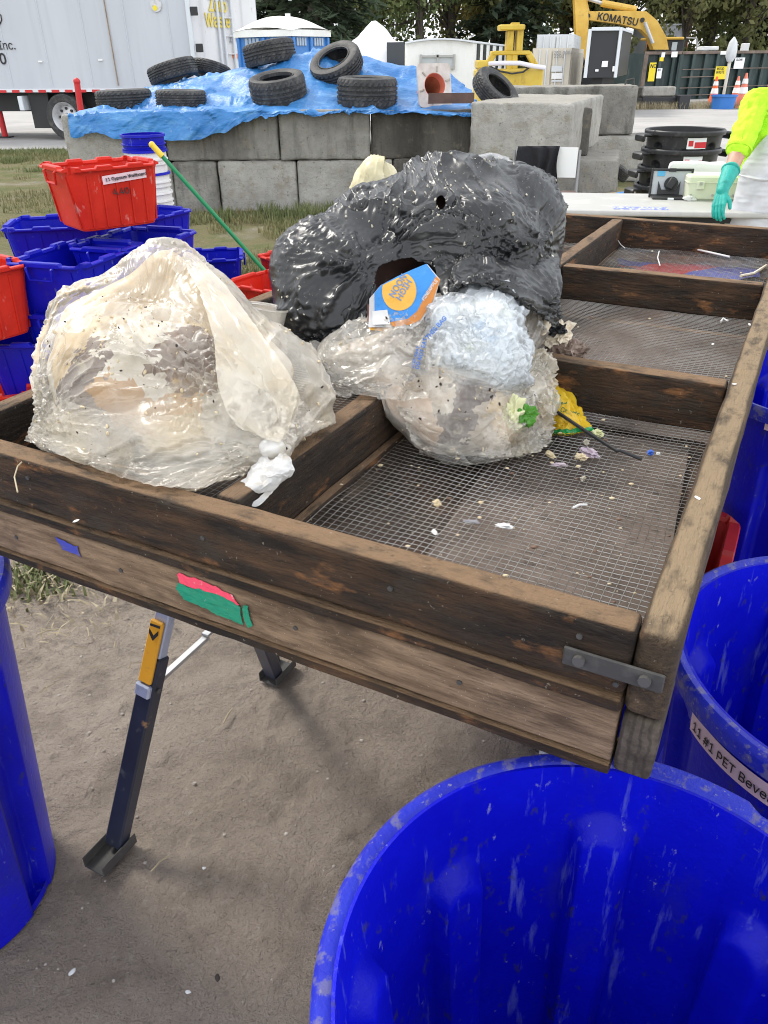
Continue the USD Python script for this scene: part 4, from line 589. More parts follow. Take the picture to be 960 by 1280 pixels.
nf = 26; tt = np.linspace(1, 0, nf)[None, :]; fy = YW - 0.05 - (.10 * fbm(np.stack([S[:, None] * 5 + 1.5 * tt, 0 * S[:, None] + 1.2 * tt, 0 * S[:, None] + 0 * tt], -1), 3, 14) + .05 * np.abs(fbm(np.stack([S[:, None] * 11 + 3 * tt, 0 * S[:, None] + tt, 0 * S[:, None] + 0 * tt], -1), 2, 15) - .5)) * np.sqrt(tt); Fp = np.stack([np.broadcast_to(S[:, None], (nx, nf)), fy, Z[:, :1] - tt * hem[:, None]], -1); P = np.concatenate([Fp, np.stack([X, Y, Z], -1)], 1)
tm = grid_mesh(P); tn = np.array(tm.vertex_normals)
if tn[:, 2].mean() < 0: tm.invert()
hold = [(px(x, y, 110), y, heap(np.array([px(x, y, 110)]), np.array([y]))[0]) for x, y in ((149, 10.7), (222, 10.7), (216, 11.6), (338, 11.8), (346, 10.8), (422, 11.4), (459, 10.8), (600, 11.0), (90, 10.2), (300, 12.4))]
tm = crease(tm, 51, pull(hold), ((2.0, 14, .055), (4.5, 14, .016), (10, 12, .0025)), floor=False, taut=.40, wob=.3, reach=.9)
tag(obj('blue_tarp', tm, 'tarp_blue', smooth=True), 'blue plastic tarp draped over the heap behind the concrete wall', 'tarp')
# ---------------------------------------------------------------- tyres on the tarp
def tyre_mesh(R=0.335, w=0.21, ri=0.20, n=96):
    prof = [(ri, -w * 0.36), (ri + 0.02, -w * 0.44), (R - 0.06, -w * 0.50), (R - 0.022, -w * 0.46), (R - 0.006, -w * 0.36)]
    for g in (-0.22, -0.07, 0.07, 0.22): prof += [(R, w * (g - 0.035)), (R - 0.012, w * (g - 0.028)), (R - 0.012, w * (g + 0.028)), (R, w * (g + 0.035))]
    prof += [(R - 0.006, w * 0.36), (R - 0.022, w * 0.46), (R - 0.06, w * 0.50), (ri + 0.02, w * 0.44), (ri, w * 0.36), (ri + 0.03, w * 0.30), (R - 0.035, w * 0.38), (R - 0.028, 0), (R - 0.035, -w * 0.38), (ri + 0.03, -w * 0.30)]
    m = lathe(prof, n, closed=True); v = m.vertices; r = np.hypot(v[:, 0], v[:, 1]); a = np.arctan2(v[:, 1], v[:, 0]); k = (r > R - 0.009) & (np.abs(v[:, 2]) > w * 0.12); sc = np.where(k & (np.floor(a * n / (2 * PI) * 1.0 + v[:, 2] * 60) % 3 == 0), (R - 0.010) / R, 1.0); v[:, :2] *= sc[:, None]; m.vertices = v; return m
TY0 = None
def tyre(label, foot, rx, ry, s=1.0, rz=0.0, sw=1.0, lift=0.0, push=1.0):
    """foot: where the near lower edge of the tyre meets the tarp"""
    global TY0
    r_ = ray(*foot); yy = np.linspace(YW - .3, YW + 2.6, 400); pp = CAM + r_ * (yy / r_[1])[:, None]; hz = np.where(yy < YW, 1.10, heap(np.full(400, px(foot[0], 11.2, foot[1])), yy)); k = np.argmax(pp[:, 2] <= hz) if (pp[:, 2] <= hz).any() else np.argmin(pp[:, 2] - hz); c = pp[k]; p = c + np.array([0, .335 * s * .75, .105 * s * sw + -.03 + lift]); p = CAM + (p - CAM) * push
    if TY0 is None:
        TY0 = thing('tyre', label, 'tyre', p, rz, 'old tyres holding down the blue tarp', rx=rx, ry=ry); UsdGeom.Xformable(TY0).AddScaleOp().Set(Gf.Vec3f(s, s, s * sw)); m = tyre_mesh(); obj('tread', m, 'black_rubber', TY0, smooth=30)
        obj('bead', cat_([lathe([(0.196, z - .012), (0.206, z - .014), (0.214, z), (0.206, z + .014), (0.196, z + .012)], 64, True) for z in (-0.082, 0.082)]), 'black_rubber', TY0, smooth=40); return TY0
    return dup(TY0, p, rz, label, rx=rx, ry=ry, scale=(s, s, s * sw))
tyre('flat lying tyre at the left end of the blue tarp', (149, 134), 0.0, -0.03, 1.04)
tyre('tyre tilted to the right on the upper left slope of the tarp', (212, 102), -0.06, -0.26, 1.02, lift=.04)
tyre('tyre half hidden behind the tilted one, nearest the truck door', (260, 92), -0.25, 0.22, .86, push=1.06, lift=-.03)
tyre('flat lying tyre in the middle left of the tarp below the tilted one', (222, 132), 0.0, 0.02, 0.92)
tyre('tyre tilted in front of the portable toilet on the tarp ridge', (335, 82), -0.05, -0.16, 1.02, lift=.03, sw=1.25)
tyre('tyre showing its open hole at the centre of the tarp edge', (346, 131), 0.20, -0.10, 1.04, sw=1.6)
tyre('tyre leaning with its wide round hole towards the viewer on the right ridge', (420, 103), 0.50, -0.38, 1.02, sw=1.1, lift=.10)
tyre('heavy tyre lying flat at the right edge of the tarp', (459, 133), 0.04, 0.02, 1.10, sw=1.45)
tyre('tyre leaning behind the big pale concrete block', (622, 128), 0.42, 0.62, 0.95, lift=.05)
# ---------------------------------------------------------------- bits on the wall
rk = blob(0.075, 3, 2, 0.4, (1, 0.8, 0.75)); p = at(508, 115, y=11.2); tag(obj('rock', mv(rk, p), 'stone_bits', smooth=True), 'pale round rock lying on the tarp beside the tipped cone', 'rock')
tcn = thing('tipped_cone', 'faded traffic cone lying on its side with its rusty hollow base facing out', 'traffic cone', at(543, 107, y=10.55), 0.35, rx=1.35)
bs = cat_([mv(lathe([(0.125, -0.01), (0.20, -0.015), (0.205, 0.005), (0.13, 0.02)], 40, True), (0, 0, 0))]); sq = prism(rrect(0.215, 0.235, 0.05, 6), 0.025); import shapely.geometry as sg
hole = sg.Polygon(rrect(0.215, 0.235, 0.05, 6)).difference(sg.Point(0, 0).buffer(0.135, 32)); obj('base', mv(trimesh.creation.extrude_polygon(hole, 0.028, engine='earcut'), (0, 0, -0.014)), 'cone_back', tcn)
obj('shell', lathe([(0.137, 0.01), (0.03, -0.55), (0.02, -0.55), (0.13, 0.012)], 40, True), 'cone_faded', tcn, smooth=40); obj('liner', lathe([(0.128, 0.0), (0.022, -0.53)], 40), 'cone_rust', tcn, smooth=40)
for k in range(6): a = k * PI / 3 + 0.3; obj('foot_pad', box(0.06, 0.018, 0.012, (0.178 * math.cos(a), 0.178 * math.sin(a), 0.019), 0.003, rz=a), 'stone_bits', tcn)
q0, q1 = at(535, 129, y=10.3), at(592, 129, y=10.3); tag(obj('steel_channel', cat_([box(q1[0] - q0[0], 0.012, 0.11, ((q0[0] + q1[0]) / 2, 10.26, q0[2] + 0.05)), box(q1[0] - q0[0], 0.09, 0.010, ((q0[0] + q1[0]) / 2, 10.31, q0[2] + 0.0))]), 'beam_brown'), 'brown steel channel lying on the wall next to the tipped cone', 'beam')
# ---------------------------------------------------------------- box truck
def plane_pt(p, o, n):
    """where the sight line through pixel p meets the upright plane through o with normal n"""
    r = ray(*p); t = ((np.asarray(o) - CAM) @ n) / (r @ n); return CAM + r * t
tk = thing('box_truck', 'long grey box truck with lettered rear doors parked behind the tarp', 'truck')
kc = at(243, 90, y=19.6); kc[2] = 0; sd = np.array([-0.97, 0.20, 0]); sd /= np.linalg.norm(sd); rd = np.array([0.47, 0.88, 0]); rd /= np.linalg.norm(rd); ZU = np.array([0, 0, 1.0]); sn = np.array([sd[1], -sd[0], 0]); sn = sn if sn[1] < 0 else -sn; rn = np.array([rd[1], -rd[0], 0])
def quadbox(o, a, la, b, lb_, z0, z1):
    c = np.array([o, o + a * la, o + a * la + b * lb_, o + b * lb_]); v = np.vstack([c + ZU * z0, c + ZU * z1]); return trimesh.convex.convex_hull(v)
back = sd * 0 + rd
obj('cargo_box', quadbox(kc, sd, 9.0, rd, 2.5, 1.10, 4.3), 'truck_grey', tk)
for k in range(9): obj('side_seam', bar(kc + sd * (0.45 + k * 1.02) + sn * 0.003 + ZU * 1.15, kc + sd * (0.45 + k * 1.02) + sn * 0.003 + ZU * 4.3, 0.015, 0.006, 0, sd), 'vent_grey', tk)
def side_pt(px_, py_): return plane_pt((px_, py_), kc + sn * 0.01, sn)
def rear_pt(px_, py_): return plane_pt((px_, py_), kc + rn * 0.01, rn)
obj('rust_streak', bar(side_pt(129, -5) , side_pt(148, 107), 0.04, 0.012, 0, sd), 'rust_tan', tk)
obj('bottom_rail', bar(kc + ZU * 1.07 + sn * 0.012, kc + sd * 9 + ZU * 1.07 + sn * 0.012, 0.02, 0.07, 0, ZU), 'vent_grey', tk)
for k in range(17):
    o = kc + sd * (0.3 + k * 0.34) + sn * 0.028 + ZU * 1.055; obj('reflector', bar(o, o + sd * 0.19, 0.006, 0.055, 0, ZU), 'red_paint', tk)
obj('marker_plate', frame_to(trimesh.creation.cylinder(0.13, 0.02, sections=24), side_pt(195, 6), sd * -1, ZU), 'alloy', tk); obj('marker_plate', frame_to(trimesh.creation.cylinder(0.05, 0.03, sections=16), side_pt(194, 10), -sd, ZU), 'sign_yellow', tk)
for p in ((48, 77), (123, 75)): o = side_pt(*p); obj('side_clip', bar(o, o - sd * 0.1, 0.02, 0.03, 0, ZU), 'white_paint', tk)
obj('lettering', text('Inc.', 0.17, side_pt(-1, 62), -sd, ZU, 0.004), 'ink', tk); obj('lettering', text('0', 0.21, side_pt(0, 80), -sd, ZU, 0.004, True), 'ink', tk)
obj('lettering', tube([side_pt(-6, 36), side_pt(0, 30), side_pt(2, 25), side_pt(1, 19), side_pt(-3, 15)], 0.012, 5), 'ink', tk)
obj('rear_doors', bar(kc + rd * 1.25 + rn * 0.02 + ZU * 1.15, kc + rd * 1.25 + rn * 0.02 + ZU * 4.3, 2.36, 0.03, 0, rn), 'truck_white', tk)
obj('corner_trim', bar(kc + rn * 0.03 - rd * 0.01 + ZU * 1.1, kc + rn * 0.03 - rd * 0.01 + ZU * 4.3, 0.10, 0.05, 0.01, sn), 'vent_grey', tk)
for p in ((238, 14), (245, 60)): o = side_pt(*p); obj('hinge', bar(o, o - sd * 0.16, 0.05, 0.16, 0.01, ZU), 'chassis', tk)
for dr, rr_ in ((0.92, 0.028), (1.10, 0.028), (1.42, 0.028)): obj('lock_rod', cyl(kc + rd * dr + rn * 0.08 + ZU * 1.2, kc + rd * dr + rn * 0.08 + ZU * 4.25, rr_, 8), 'vent_grey', tk)
for z in (1.4, 1.75, 2.1, 2.45, 2.8, 3.15): obj('ladder_rung', cyl(kc + rd * 1.10 + rn * 0.08 + ZU * z, kc + rd * 1.42 + rn * 0.08 + ZU * z, 0.016, 6), 'alloy', tk)
zl = thing
o = plane_pt((257, 33), kc + rn * 0.05, rn); hL = 0.25
obj('lettering', text('Waste', hL, o, rd, ZU, 0.01, True, 0.86), 'letter_yellow', tk); obj('lettering', text('Zero', hL, o + rd * 0.16 + ZU * 0.29, rd, ZU, 0.01, True, 0.86), 'letter_yellow', tk)
obj('rear_stripe', bar(plane_pt((291, 70), kc + rn * 0.05, rn), plane_pt((301, 70), kc + rn * 0.05, rn), 0.02, 0.09, 0, ZU), 'orange_mark', tk); obj('lettering', text('1900', 0.15, plane_pt((286, 53), kc + rn * 0.05, rn), rd, ZU, 0.006), 'ink_grey', tk)
obj('chassis_rail', quadbox(kc + rd * 0.45 + sd * 0.3, sd, 8.6, rd, 1.6, 0.62, 1.05), 'chassis', tk); wp = at(65, 147, y=19.7); wc = kc + sd * ((wp - kc) @ sd) + sn * -0.10; wc[2] = 0.52
def wheel(o, axis, R, par):
    w = tyre_mesh(R, 0.28, R * 0.60, 64); x = np.cross(ZU, axis); w = frame_to(w, o, x, ZU); wh = obj('tyre', w, 'black_rubber', par, smooth=30); hub = lathe([(0, 0.02), (R * 0.15, 0.02), (R * 0.18, -0.02), (R * 0.45, -0.06), (R * 0.52, 0.0), (R * 0.58, 0.06), (R * 0.63, 0.09), (R * 0.63, -0.1)], 40); sgn = 1 if (np.cross(x, ZU) @ axis) > 0 else -1
    hub.vertices[:, 2] *= sgn; hub.vertices[:, 2] += 0.07 * sgn; obj('rim', frame_to(hub, o, x, ZU), 'alloy', wh, smooth=40)
    for k in range(8): a = k * PI / 4; obj('hand_hole', frame_to(mv(trimesh.creation.cylinder(R * 0.065, 0.02, sections=10), (R * 0.36 * math.cos(a), R * 0.36 * math.sin(a), 0.035 * sgn)), o, x, ZU), 'chassis', wh)
wheel(wc, sn, 0.50, tk); wheel(wc + rd * 1.9, sn, 0.50, tk)
obj('mudflap', bar(kc + sd * ((wp - kc) @ sd + 0.72) + rd * 0.12 + ZU * 0.28, kc + sd * ((wp - kc) @ sd + 0.72) + rd * 0.12 + ZU * 1.04, 0.5, 0.03, 0, sn), 'chassis', tk); o = kc + sd * ((wp - kc) @ sd + 1.1) + rd * 0.1; obj('side_light', bar(o + ZU * 0.66, o + ZU * 0.96, 0.12, 0.3, 0.01, sn), 'vent_grey', tk)
# red posts
def bollard(label, base, top, r):
    t = thing('bollard', label, 'bollard', base, 0, 'red steel posts beside the truck'); h = np.asarray(top) - base; obj('post', cyl((0, 0, 0), h, r, 14), 'red_paint', t, smooth=40); obj('cap', mv(trimesh.creation.icosphere(2, r * 1.15), h), 'red_paint', t, smooth=True); obj('base_plate', box(0.3, 0.3, 0.03, (0, 0, 0.015), 0.005), 'chassis', t)
p = at(98, 145, y=17.2); b = np.array([p[0] + .02, 17.2, 0.0]); tp = at(96, 102, y=17.2); bollard('red post standing in front of the truck by the tarp', b, tp, 0.058)
b = at(7, 172, z=0.03); tp = at(-3, 130, y=b[1]); bollard('red post at the left edge of the photo on the road', b, tp, 0.07)
# ---------------------------------------------------------------- portable toilet
pc = at(367, 90, y=17.0); pc[2] = 0; fl = at(301, 90, y=17.6); fl[2] = 0; fr = at(411, 90, y=17.9); fr[2] = 0; dl = fl - pc; Ll = np.linalg.norm(dl); dl /= Ll; dr = fr - pc; Lr = np.linalg.norm(dr); dr /= Lr
pt = thing('portable_toilet', 'blue portable toilet with a domed white roof behind the tarp', 'portable toilet'); zt = at(367, 42, y=17.0)[2]; zr = at(345, 19, y=17.4)[2]
obj('wall', trimesh.convex.convex_hull(np.vstack([[pc, pc + dl * Ll, pc + dr * Lr, pc + dl * Ll + dr * Lr], np.array([pc, pc + dl * Ll, pc + dr * Lr, pc + dl * Ll + dr * Lr]) + ZU * zt])), 'potty_blue', pt)
cen = pc + dl * Ll / 2 + dr * Lr / 2; G = np.linspace(-1, 1, 25); A, B = np.meshgrid(G, G, indexing='ij'); hgt = (1 - A ** 2 * 0.75) * (1 - np.abs(B) ** 3 * 0.7) ; hgt = (hgt - hgt.min()) / (hgt.max() - hgt.min()); P = cen + A[..., None] * dl * (Ll / 2 + .06) + B[..., None] * dr * (Lr / 2 + .06) + ZU * (zt + 0.05 + hgt * (zr - zt - 0.05))[..., None] 
rf = obj('roof', grid_mesh(P), 'potty_roof', pt, smooth=30); o = pc - dl * .05 - dr * .05; obj('roof_band', quadbox(o, dl, Ll + .1, dr, Lr + .1, zt - 0.04, zt + 0.07), 'potty_roof', pt)
vp = cen - dl * Ll * .32 - dr * Lr * .3; obj('vent_pipe', cyl(vp + ZU * zt, vp + ZU * (zr + 0.02), 0.05, 12), 'potty_roof', pt)
for dd, LL, nn in ((dl, Ll, -dr), (dr, Lr, -dl)):
    for g in (0.12, 0.60):
        for k in range(4): s = LL * (g + 0.07 * k + 0.02); obj('vent', bar(pc + dd * s + nn * 0.012 + ZU * (zt - 0.19), pc + dd * s + nn * 0.012 + ZU * (zt - 0.06), LL * 0.05, 0.02, 0, nn), 'vent_slot', pt)
    for g in (0.02, 0.5, 0.98): obj('corner_rib', bar(pc + dd * LL * g + nn * 0.02, pc + dd * LL * g + nn * 0.02 + ZU * (zt - 0.05), 0.07, 0.05, 0.01, nn), 'potty_blue', pt)
o = pc + dr * Lr * 0.3 - dl * 0.025 + ZU * (zt - 1.05); obj('notice', bar(o, o + ZU * 0.32, Lr * 0.38, 0.01, 0, -dl), 'sign_white', pt); obj('notice_mark', frame_to(trimesh.creation.torus(0.08, 0.014), o - dl * 0.012 + ZU * 0.18, dr, ZU), 'scrap_blue', pt)
# ---------------------------------------------------------------- white wrapped structure, site trailer
tc0 = at(470, 80, y=26); P = []; sil = [(436, 52), (448, 44), (456, 34), (464, 26), (470, 25), (480, 33), (492, 48), (502, 56), (505, 70)]
tent = thing('wrapped_tent', 'white plastic wrapped tent with a pointed top between the toilet and the site trailer', 'tent'); xs_ = [at(p[0], p[1], y=26)[0] for p in sil]; zs_ = [at(p[0], p[1], y=26)[2] for p in sil]; U = np.linspace(xs_[0], xs_[-1], 50); ht = np.interp(U, xs_, zs_)
Yg = np.linspace(-1, 1, 24); Pp = np.stack([np.broadcast_to(U[:, None], (50, 24)), 26.8 + Yg[None] * 1.1 + 0 * U[:, None], ht[:, None] * np.clip(1.02 - np.abs(Yg[None]) ** 5, 0.0, 1) + (fbm(np.stack([U[:, None] * 2 + 0 * Yg[None], Yg[None] * 2 + 0 * U[:, None], 0 * U[:, None] + 0 * Yg[None]], -1), 3, 4) - .5) * .15], -1); obj('cover', grid_mesh(Pp), 'tent_white', tent, smooth=True)
o = at(490, 66, y=25.75); obj('window', box(0.5, 0.04, 0.62, (o[0] + 0.1, 25.72, o[2] - 0.05)), 'glass_dark', tent); obj('end_wall', box(xs_[-1] - xs_[0], 0.1, zs_[0], ((xs_[0] + xs_[-1]) / 2, 26.6, zs_[0] / 2)), 'tent_white', tent)
sx0, sx1 = at(506, 80, y=28)[0], at(591, 80, y=28)[0]; zt = at(548, 50, y=28)[2]; ze = at(506, 55, y=28)[2]
tr_ = thing('site_trailer', 'cream site office trailer with a barred window in its gable end', 'trailer'); g = [(0, 0.4)] + [((sx1 - sx0) * t, ze + (zt - ze) * (1 - (2 * t - 1) ** 2)) for t in np.linspace(0, 1, 13)] + [(sx1 - sx0, 0.4)]; far = at(640, 66, y=40.0); dd = np.array([far[0] - sx1, 40.0 - 28, 0]); dd /= np.linalg.norm(dd)
m = prism(g, 12.5); v = m.vertices.copy(); m.vertices = np.array([sx0, 28, 0]) + v[:, :1] * np.array([1, 0, 0]) + v[:, 1:2] * ZU + v[:, 2:] * dd; obj('wall', m, 'siding_white', tr_)
m = prism([(p[0], p[1] + .05) for p in g[1:-1]] + [(p[0], p[1] + .005) for p in g[-2:0:-1]], 12.7); v = m.vertices; m.vertices = np.array([sx0, 27.9, 0]) + v[:, :1] * np.array([1, 0, 0]) + v[:, 1:2] * ZU + v[:, 2:] * dd; obj('roof', m, 'vent_grey', tr_)
a, b = at(526, 85, y=27.95), at(568, 70, y=27.95); wn = obj('window', box(b[0] - a[0], 0.05, b[2] - a[2], ((a[0] + b[0]) / 2, 27.98, (a[2] + b[2]) / 2)), 'glass_pale', tr_)
for x in (a[0], (a[0] + b[0]) / 2, b[0]): obj('frame', box(0.06, 0.08, b[2] - a[2] + 0.1, (x, 27.96, (a[2] + b[2]) / 2)), 'frame_grey', wn)
for z in (a[2], b[2]): obj('frame', box(b[0] - a[0] - 0.07, 0.08, 0.06, ((a[0] + b[0]) / 2, 27.96, z)), 'frame_grey', wn)
sid = np.array([dd[1], -dd[0], 0])
for s in (1.0, 2.6, 4.4, 6.4, 8.6):
    o = np.array([sx1, 28, 0]) + dd * s + sid * 0.03; obj('window', bar(o + ZU * 1.15, o + ZU * 2.0, 0.5, 0.04, 0, sid), 'glass_dark', tr_)
for x in (sx0 + 0.6, sx1 - 0.5): wheel(np.array([x, 30.5, 0.38]), np.array([0, -1.0, 0]), 0.38, tr_)
# ---------------------------------------------------------------- yellow hydraulic machine
YM = 24.0
def bx_px(x0, y0, x1, y1, Y, D, ch=0.02):
    a, b = at(x0, y1, y=Y), at(x1, y0, y=Y); return box(b[0] - a[0], D, b[2] - a[2], ((a[0] + b[0]) / 2, Y + D / 2, (a[2] + b[2]) / 2), ch)
ym = thing('yellow_machine', 'worn yellow hydraulic machine with a square post behind the concrete wall', 'machine')
obj('body', bx_px(597, 86, 680, 150, YM, 1.6, 0.04), 'machine_yellow', ym); obj('side_tank', bx_px(597, 75, 611, 86, YM + .2, 0.8, 0.03), 'machine_yellow', ym); obj('mast', bx_px(633, 38, 643, 64, YM + .5, 0.4, 0.02), 'machine_yellow', ym); obj('mast', bx_px(645, 36, 655, 64, YM + .5, 0.4, 0.02), 'machine_yellow', ym); obj('top_plate', bx_px(625, 30, 657, 38, YM + .4, 0.6, 0.03), 'machine_yellow', ym); obj('cap', bx_px(640, 28, 650, 30.5, YM + .5, 0.3, 0.01), 'machine_yellow', ym)
obj('cross_plate', bx_px(616, 63, 663, 69, YM + .4, 0.7, 0.02), 'machine_yellow', ym)
for a, b in (((618, 66), (610, 80)), ((660, 66), (670, 84)), ((636, 64), (636, 88)), ((643, 64), (643, 88))): obj('strut', bar(at(*a, y=YM + .5), at(*b, y=YM + .5), 0.16, 0.16, 0.02, (0, 1, 0)), 'machine_yellow', ym)
obj('hose', tube([at(611, 80, y=YM + .1), at(628, 79, y=YM - .05), at(650, 79, y=YM - .1), at(668, 83, y=YM - .1), at(681, 84.5, y=YM)], 0.055, 8), 'hose_white', ym, smooth=True); obj('hose', tube([at(614, 84, y=YM + .1), at(625, 89, y=YM - .05), at(640, 92, y=YM - .1), at(654, 90, y=YM - .1), at(662, 84, y=YM)], 0.025, 6), 'chassis', ym, smooth=True)
# ---------------------------------------------------------------- shipping containers
def container(label, x0, x1, xs, y0, Y, matl, D, z0=0.0, n=3, group=None):
    """door end from pixel x0 to x1 at depth Y, its long side running to pixel xs"""
    a, b = at(x0, 90, y=Y)[0], at(x1, 90, y=Y)[0]; zt = at((x0 + x1) / 2, y0, y=Y)[2]; e = at(xs, 90, y=Y + D); d = np.array([e[0] - b, D, 0]); L = np.linalg.norm(d); d /= L; t = thing('shipping_container', label, 'container', (0, 0, 0), 0, group); o = np.array([a, Y, 0]); ex = np.array([1.0, 0, 0])
    obj('box', quadbox(o, ex, b - a, d, L, z0, zt), matl, t); k = obj('door', bar(o + ex * (b - a) / 4 - [0, .03, -z0 - .06], o + ex * (b - a) / 4 - [0, .03, -zt + .06], (b - a) / 2 - .05, 0.04, 0, (0, 1, 0)), matl, t); k = obj('door', bar(o + ex * (b - a) * .75 - [0, .03, -z0 - .06], o + ex * (b - a) * .75 - [0, .03, -zt + .06], (b - a) / 2 - .05, 0.04, 0, (0, 1, 0)), matl, t)
    for s in (0.18, 0.36, 0.62, 0.82): obj('lock_bar', cyl(o + ex * (b - a) * s - [0, .075, -z0 - .03], o + ex * (b - a) * s - [0, .075, -zt + .04], 0.022, 8), 'vent_grey', t)
    sn_ = np.array([d[1], -d[0], 0]); m = []
    for s in np.arange(0.2, L, 0.28): m.append(bar(o + ex * (b - a) + d * s + sn_ * .0 + ZU * (z0 + .15), o + ex * (b - a) + d * s + ZU * (zt - .12), 0.05, 0.12, 0, d))
    obj('corrugation', cat_(m), matl, t, kind='stuff'); return t, o, ex, b - a, zt
cb_, o, ex, wd, zt = container('beige shipping container with closed doors behind the yellow machine', 664, 712, 727, 60, 28.0, 'container_beige', 6.0)
for r_, s in ((0.30, '252 0084'), (0.52, '22G1')): obj('lettering', text(s, 0.09, at(692, 62 + r_ * 20, y=27.9), ex, ZU, 0.004), 'ink_grey', cb_)
for yy in (84, 93, 99):
    p = at(696, yy + 2, y=27.9); obj('plate', box(0.34, 0.01, 0.16 if yy != 99 else 0.05, (p[0], p[1], p[2])), 'vent_grey' if yy != 93 else 'sign_white', cb_)
container('pale grey container standing behind the beige one', 668, 714, 722, 43, 33.5, 'container_grey', 5.0, 0.0)
# ---------------------------------------------------------------- black cargo trailer
bt = thing('cargo_trailer', 'black enclosed cargo trailer with a pale frame behind the excavator stick', 'trailer'); Y = 27.0; a, b = at(735, 60, y=Y)[0], at(773, 60, y=Y)[0]; zt = at(755, 36, y=Y)[2]; zb = at(755, 97, y=Y)[2]; e = at(788, 60, y=Y + 4.5); d = np.array([e[0] - b, 4.5, 0]); L = np.linalg.norm(d); d /= L; o = np.array([a, Y, 0])
obj('box', quadbox(o, np.array([1.0, 0, 0]), b - a, d, L, zb, zt), 'trailer_black', bt)
for x in (a, b): obj('frame', bar((x, Y - .03, zb), (x, Y - .03, zt), 0.09, 0.06, 0, (0, 1, 0)), 'vent_grey', bt)
obj('frame', bar((a + .05, Y - .03, zt), (b - .05, Y - .03, zt), 0.06, 0.09, 0, (0, 0, 1)), 'vent_grey', bt); obj('frame', bar(np.array([b, Y, zt]), np.array([b, Y, zt]) + d * L, 0.06, 0.07), 'vent_grey', bt)
p = at(756, 80, y=Y - .03); obj('plate', box(0.18, 0.01, 0.16, p), 'sign_white', bt); p = at(767, 86, y=Y - .03); obj('tail_light', box(0.07, 0.02, 0.14, p), 'sign_white', bt); p = at(746, 88, y=Y - .03); obj('tail_light', box(0.1, 0.02, 0.06, p), 'sign_white', bt)
for k in (0, 1): wheel(np.array([a + 0.2 + k * (b - a - .4), Y + 2.0, 0.36]), np.array([0, -1.0, 0]) if 0 else np.array([1.0, 0, 0]), 0.36, bt)
obj('axle', bar((a + .1, Y + 2, .4), (b - .1, Y + 2, .4), 0.1, 0.1), 'chassis', bt); obj('hitch', quadbox(o + np.array([.3, .3, 0]), np.array([1.0, 0, 0]), b - a - .6, d, L - .6, 0.55, zb), 'chassis', bt)
# ---------------------------------------------------------------- excavator
YE = 39.0
def poly_px(pts, Y, D):
    P = [at(x, y, y=Y) for x, y in pts]; m = prism([(p[0], p[2]) for p in P], D); v = m.vertices.copy(); m.vertices = np.stack([v[:, 0], Y + v[:, 2], v[:, 1]], 1); m.invert() if m.volume < 0 else None; return m
ex_ = thing('excavator', 'yellow excavator with its boom raised behind the green dumpster', 'excavator')
obj('boom', poly_px([(729, -8), (735, 13), (777, 21), (800, 31), (814, 42), (822, 56), (838, 58), (834, 44), (824, 30), (810, 16), (800, 13), (735, 12.5), (733, 2)] if 0 else [(729, -10), (733, 14), (736, 25), (775, 30), (802, 37), (812, 48), (817, 62), (836, 62), (833, 46), (822, 26), (808, 14), (780, 13.5), (737, 14), (734, 0)], YE, 0.55), 'yellow_paint', ex_)
obj('stick', poly_px([(718, -12), (729, -14), (735, 14), (736, 26), (731, 92), (724, 92), (720, 40)], YE - 0.1, 0.42), 'yellow_paint', ex_)
obj('cylinder', cyl(at(795, 12, y=YE + .25), at(752, 4, y=YE + .25), 0.13, 12), 'yellow_paint', ex_); obj('cylinder_rod', cyl(at(752, 4, y=YE + .25), at(726, -4, y=YE + .25), 0.07, 10), 'alloy', ex_); obj('cylinder_rod', cyl(at(806, 28, y=YE - .15), at(816, 54, y=YE - .15), 0.07, 10), 'alloy', ex_)
obj('bucket', poly_px([(724, 86), (731, 84), (742, 98), (747, 108), (736, 112), (722, 108), (720, 96)], YE - .4, 1.1), 'chassis', ex_); obj('link', bar(at(727, 70, y=YE - .2), at(737, 98, y=YE - .2), 0.12, 0.12, 0.02, (0, 1, 0)), 'chassis', ex_)
obj('lettering', text('KOMATSU', 0.26, at(745.5, 24.2, y=YE - .02), (1, 0, -0.14), ZU, 0.01, True), 'ink', ex_)
for p in ((735, 20), (803, 25)): obj('pin', mv(trimesh.creation.cylinder(0.09, 0.06, sections=14), at(*p, y=YE - .03), rx=PI / 2), 'chassis', ex_)
cabm = obj('cab', bx_px(817, 48, 857, 92, YE + .3, 1.6, 0.06), 'chassis', ex_); obj('roof', bx_px(815, 46, 856, 50, YE + .2, 1.8, 0.04), 'yellow_paint', cabm)
for x0, x1 in ((819, 834), (839, 847)): obj('window', bx_px(x0, 52.5, x1, 63, YE + .285, 0.03, 0), 'glass_pale', cabm)
obj('house', bx_px(800, 66, 885, 100, YE + .6, 2.6, 0.05), 'yellow_paint', ex_); obj('handrail', cat_([cyl(at(858, 47, y=YE + .5), at(871, 48, y=YE + .5), 0.03, 6), cyl(at(871, 48, y=YE + .5), at(871, 66, y=YE + .5), 0.03, 6)]), 'frame_grey', ex_)
for k in (0, 1): obj('track', bx_px(800, 100, 890, 118, YE + .4 + k * 2.0, 0.6, 0.1), 'chassis', ex_)
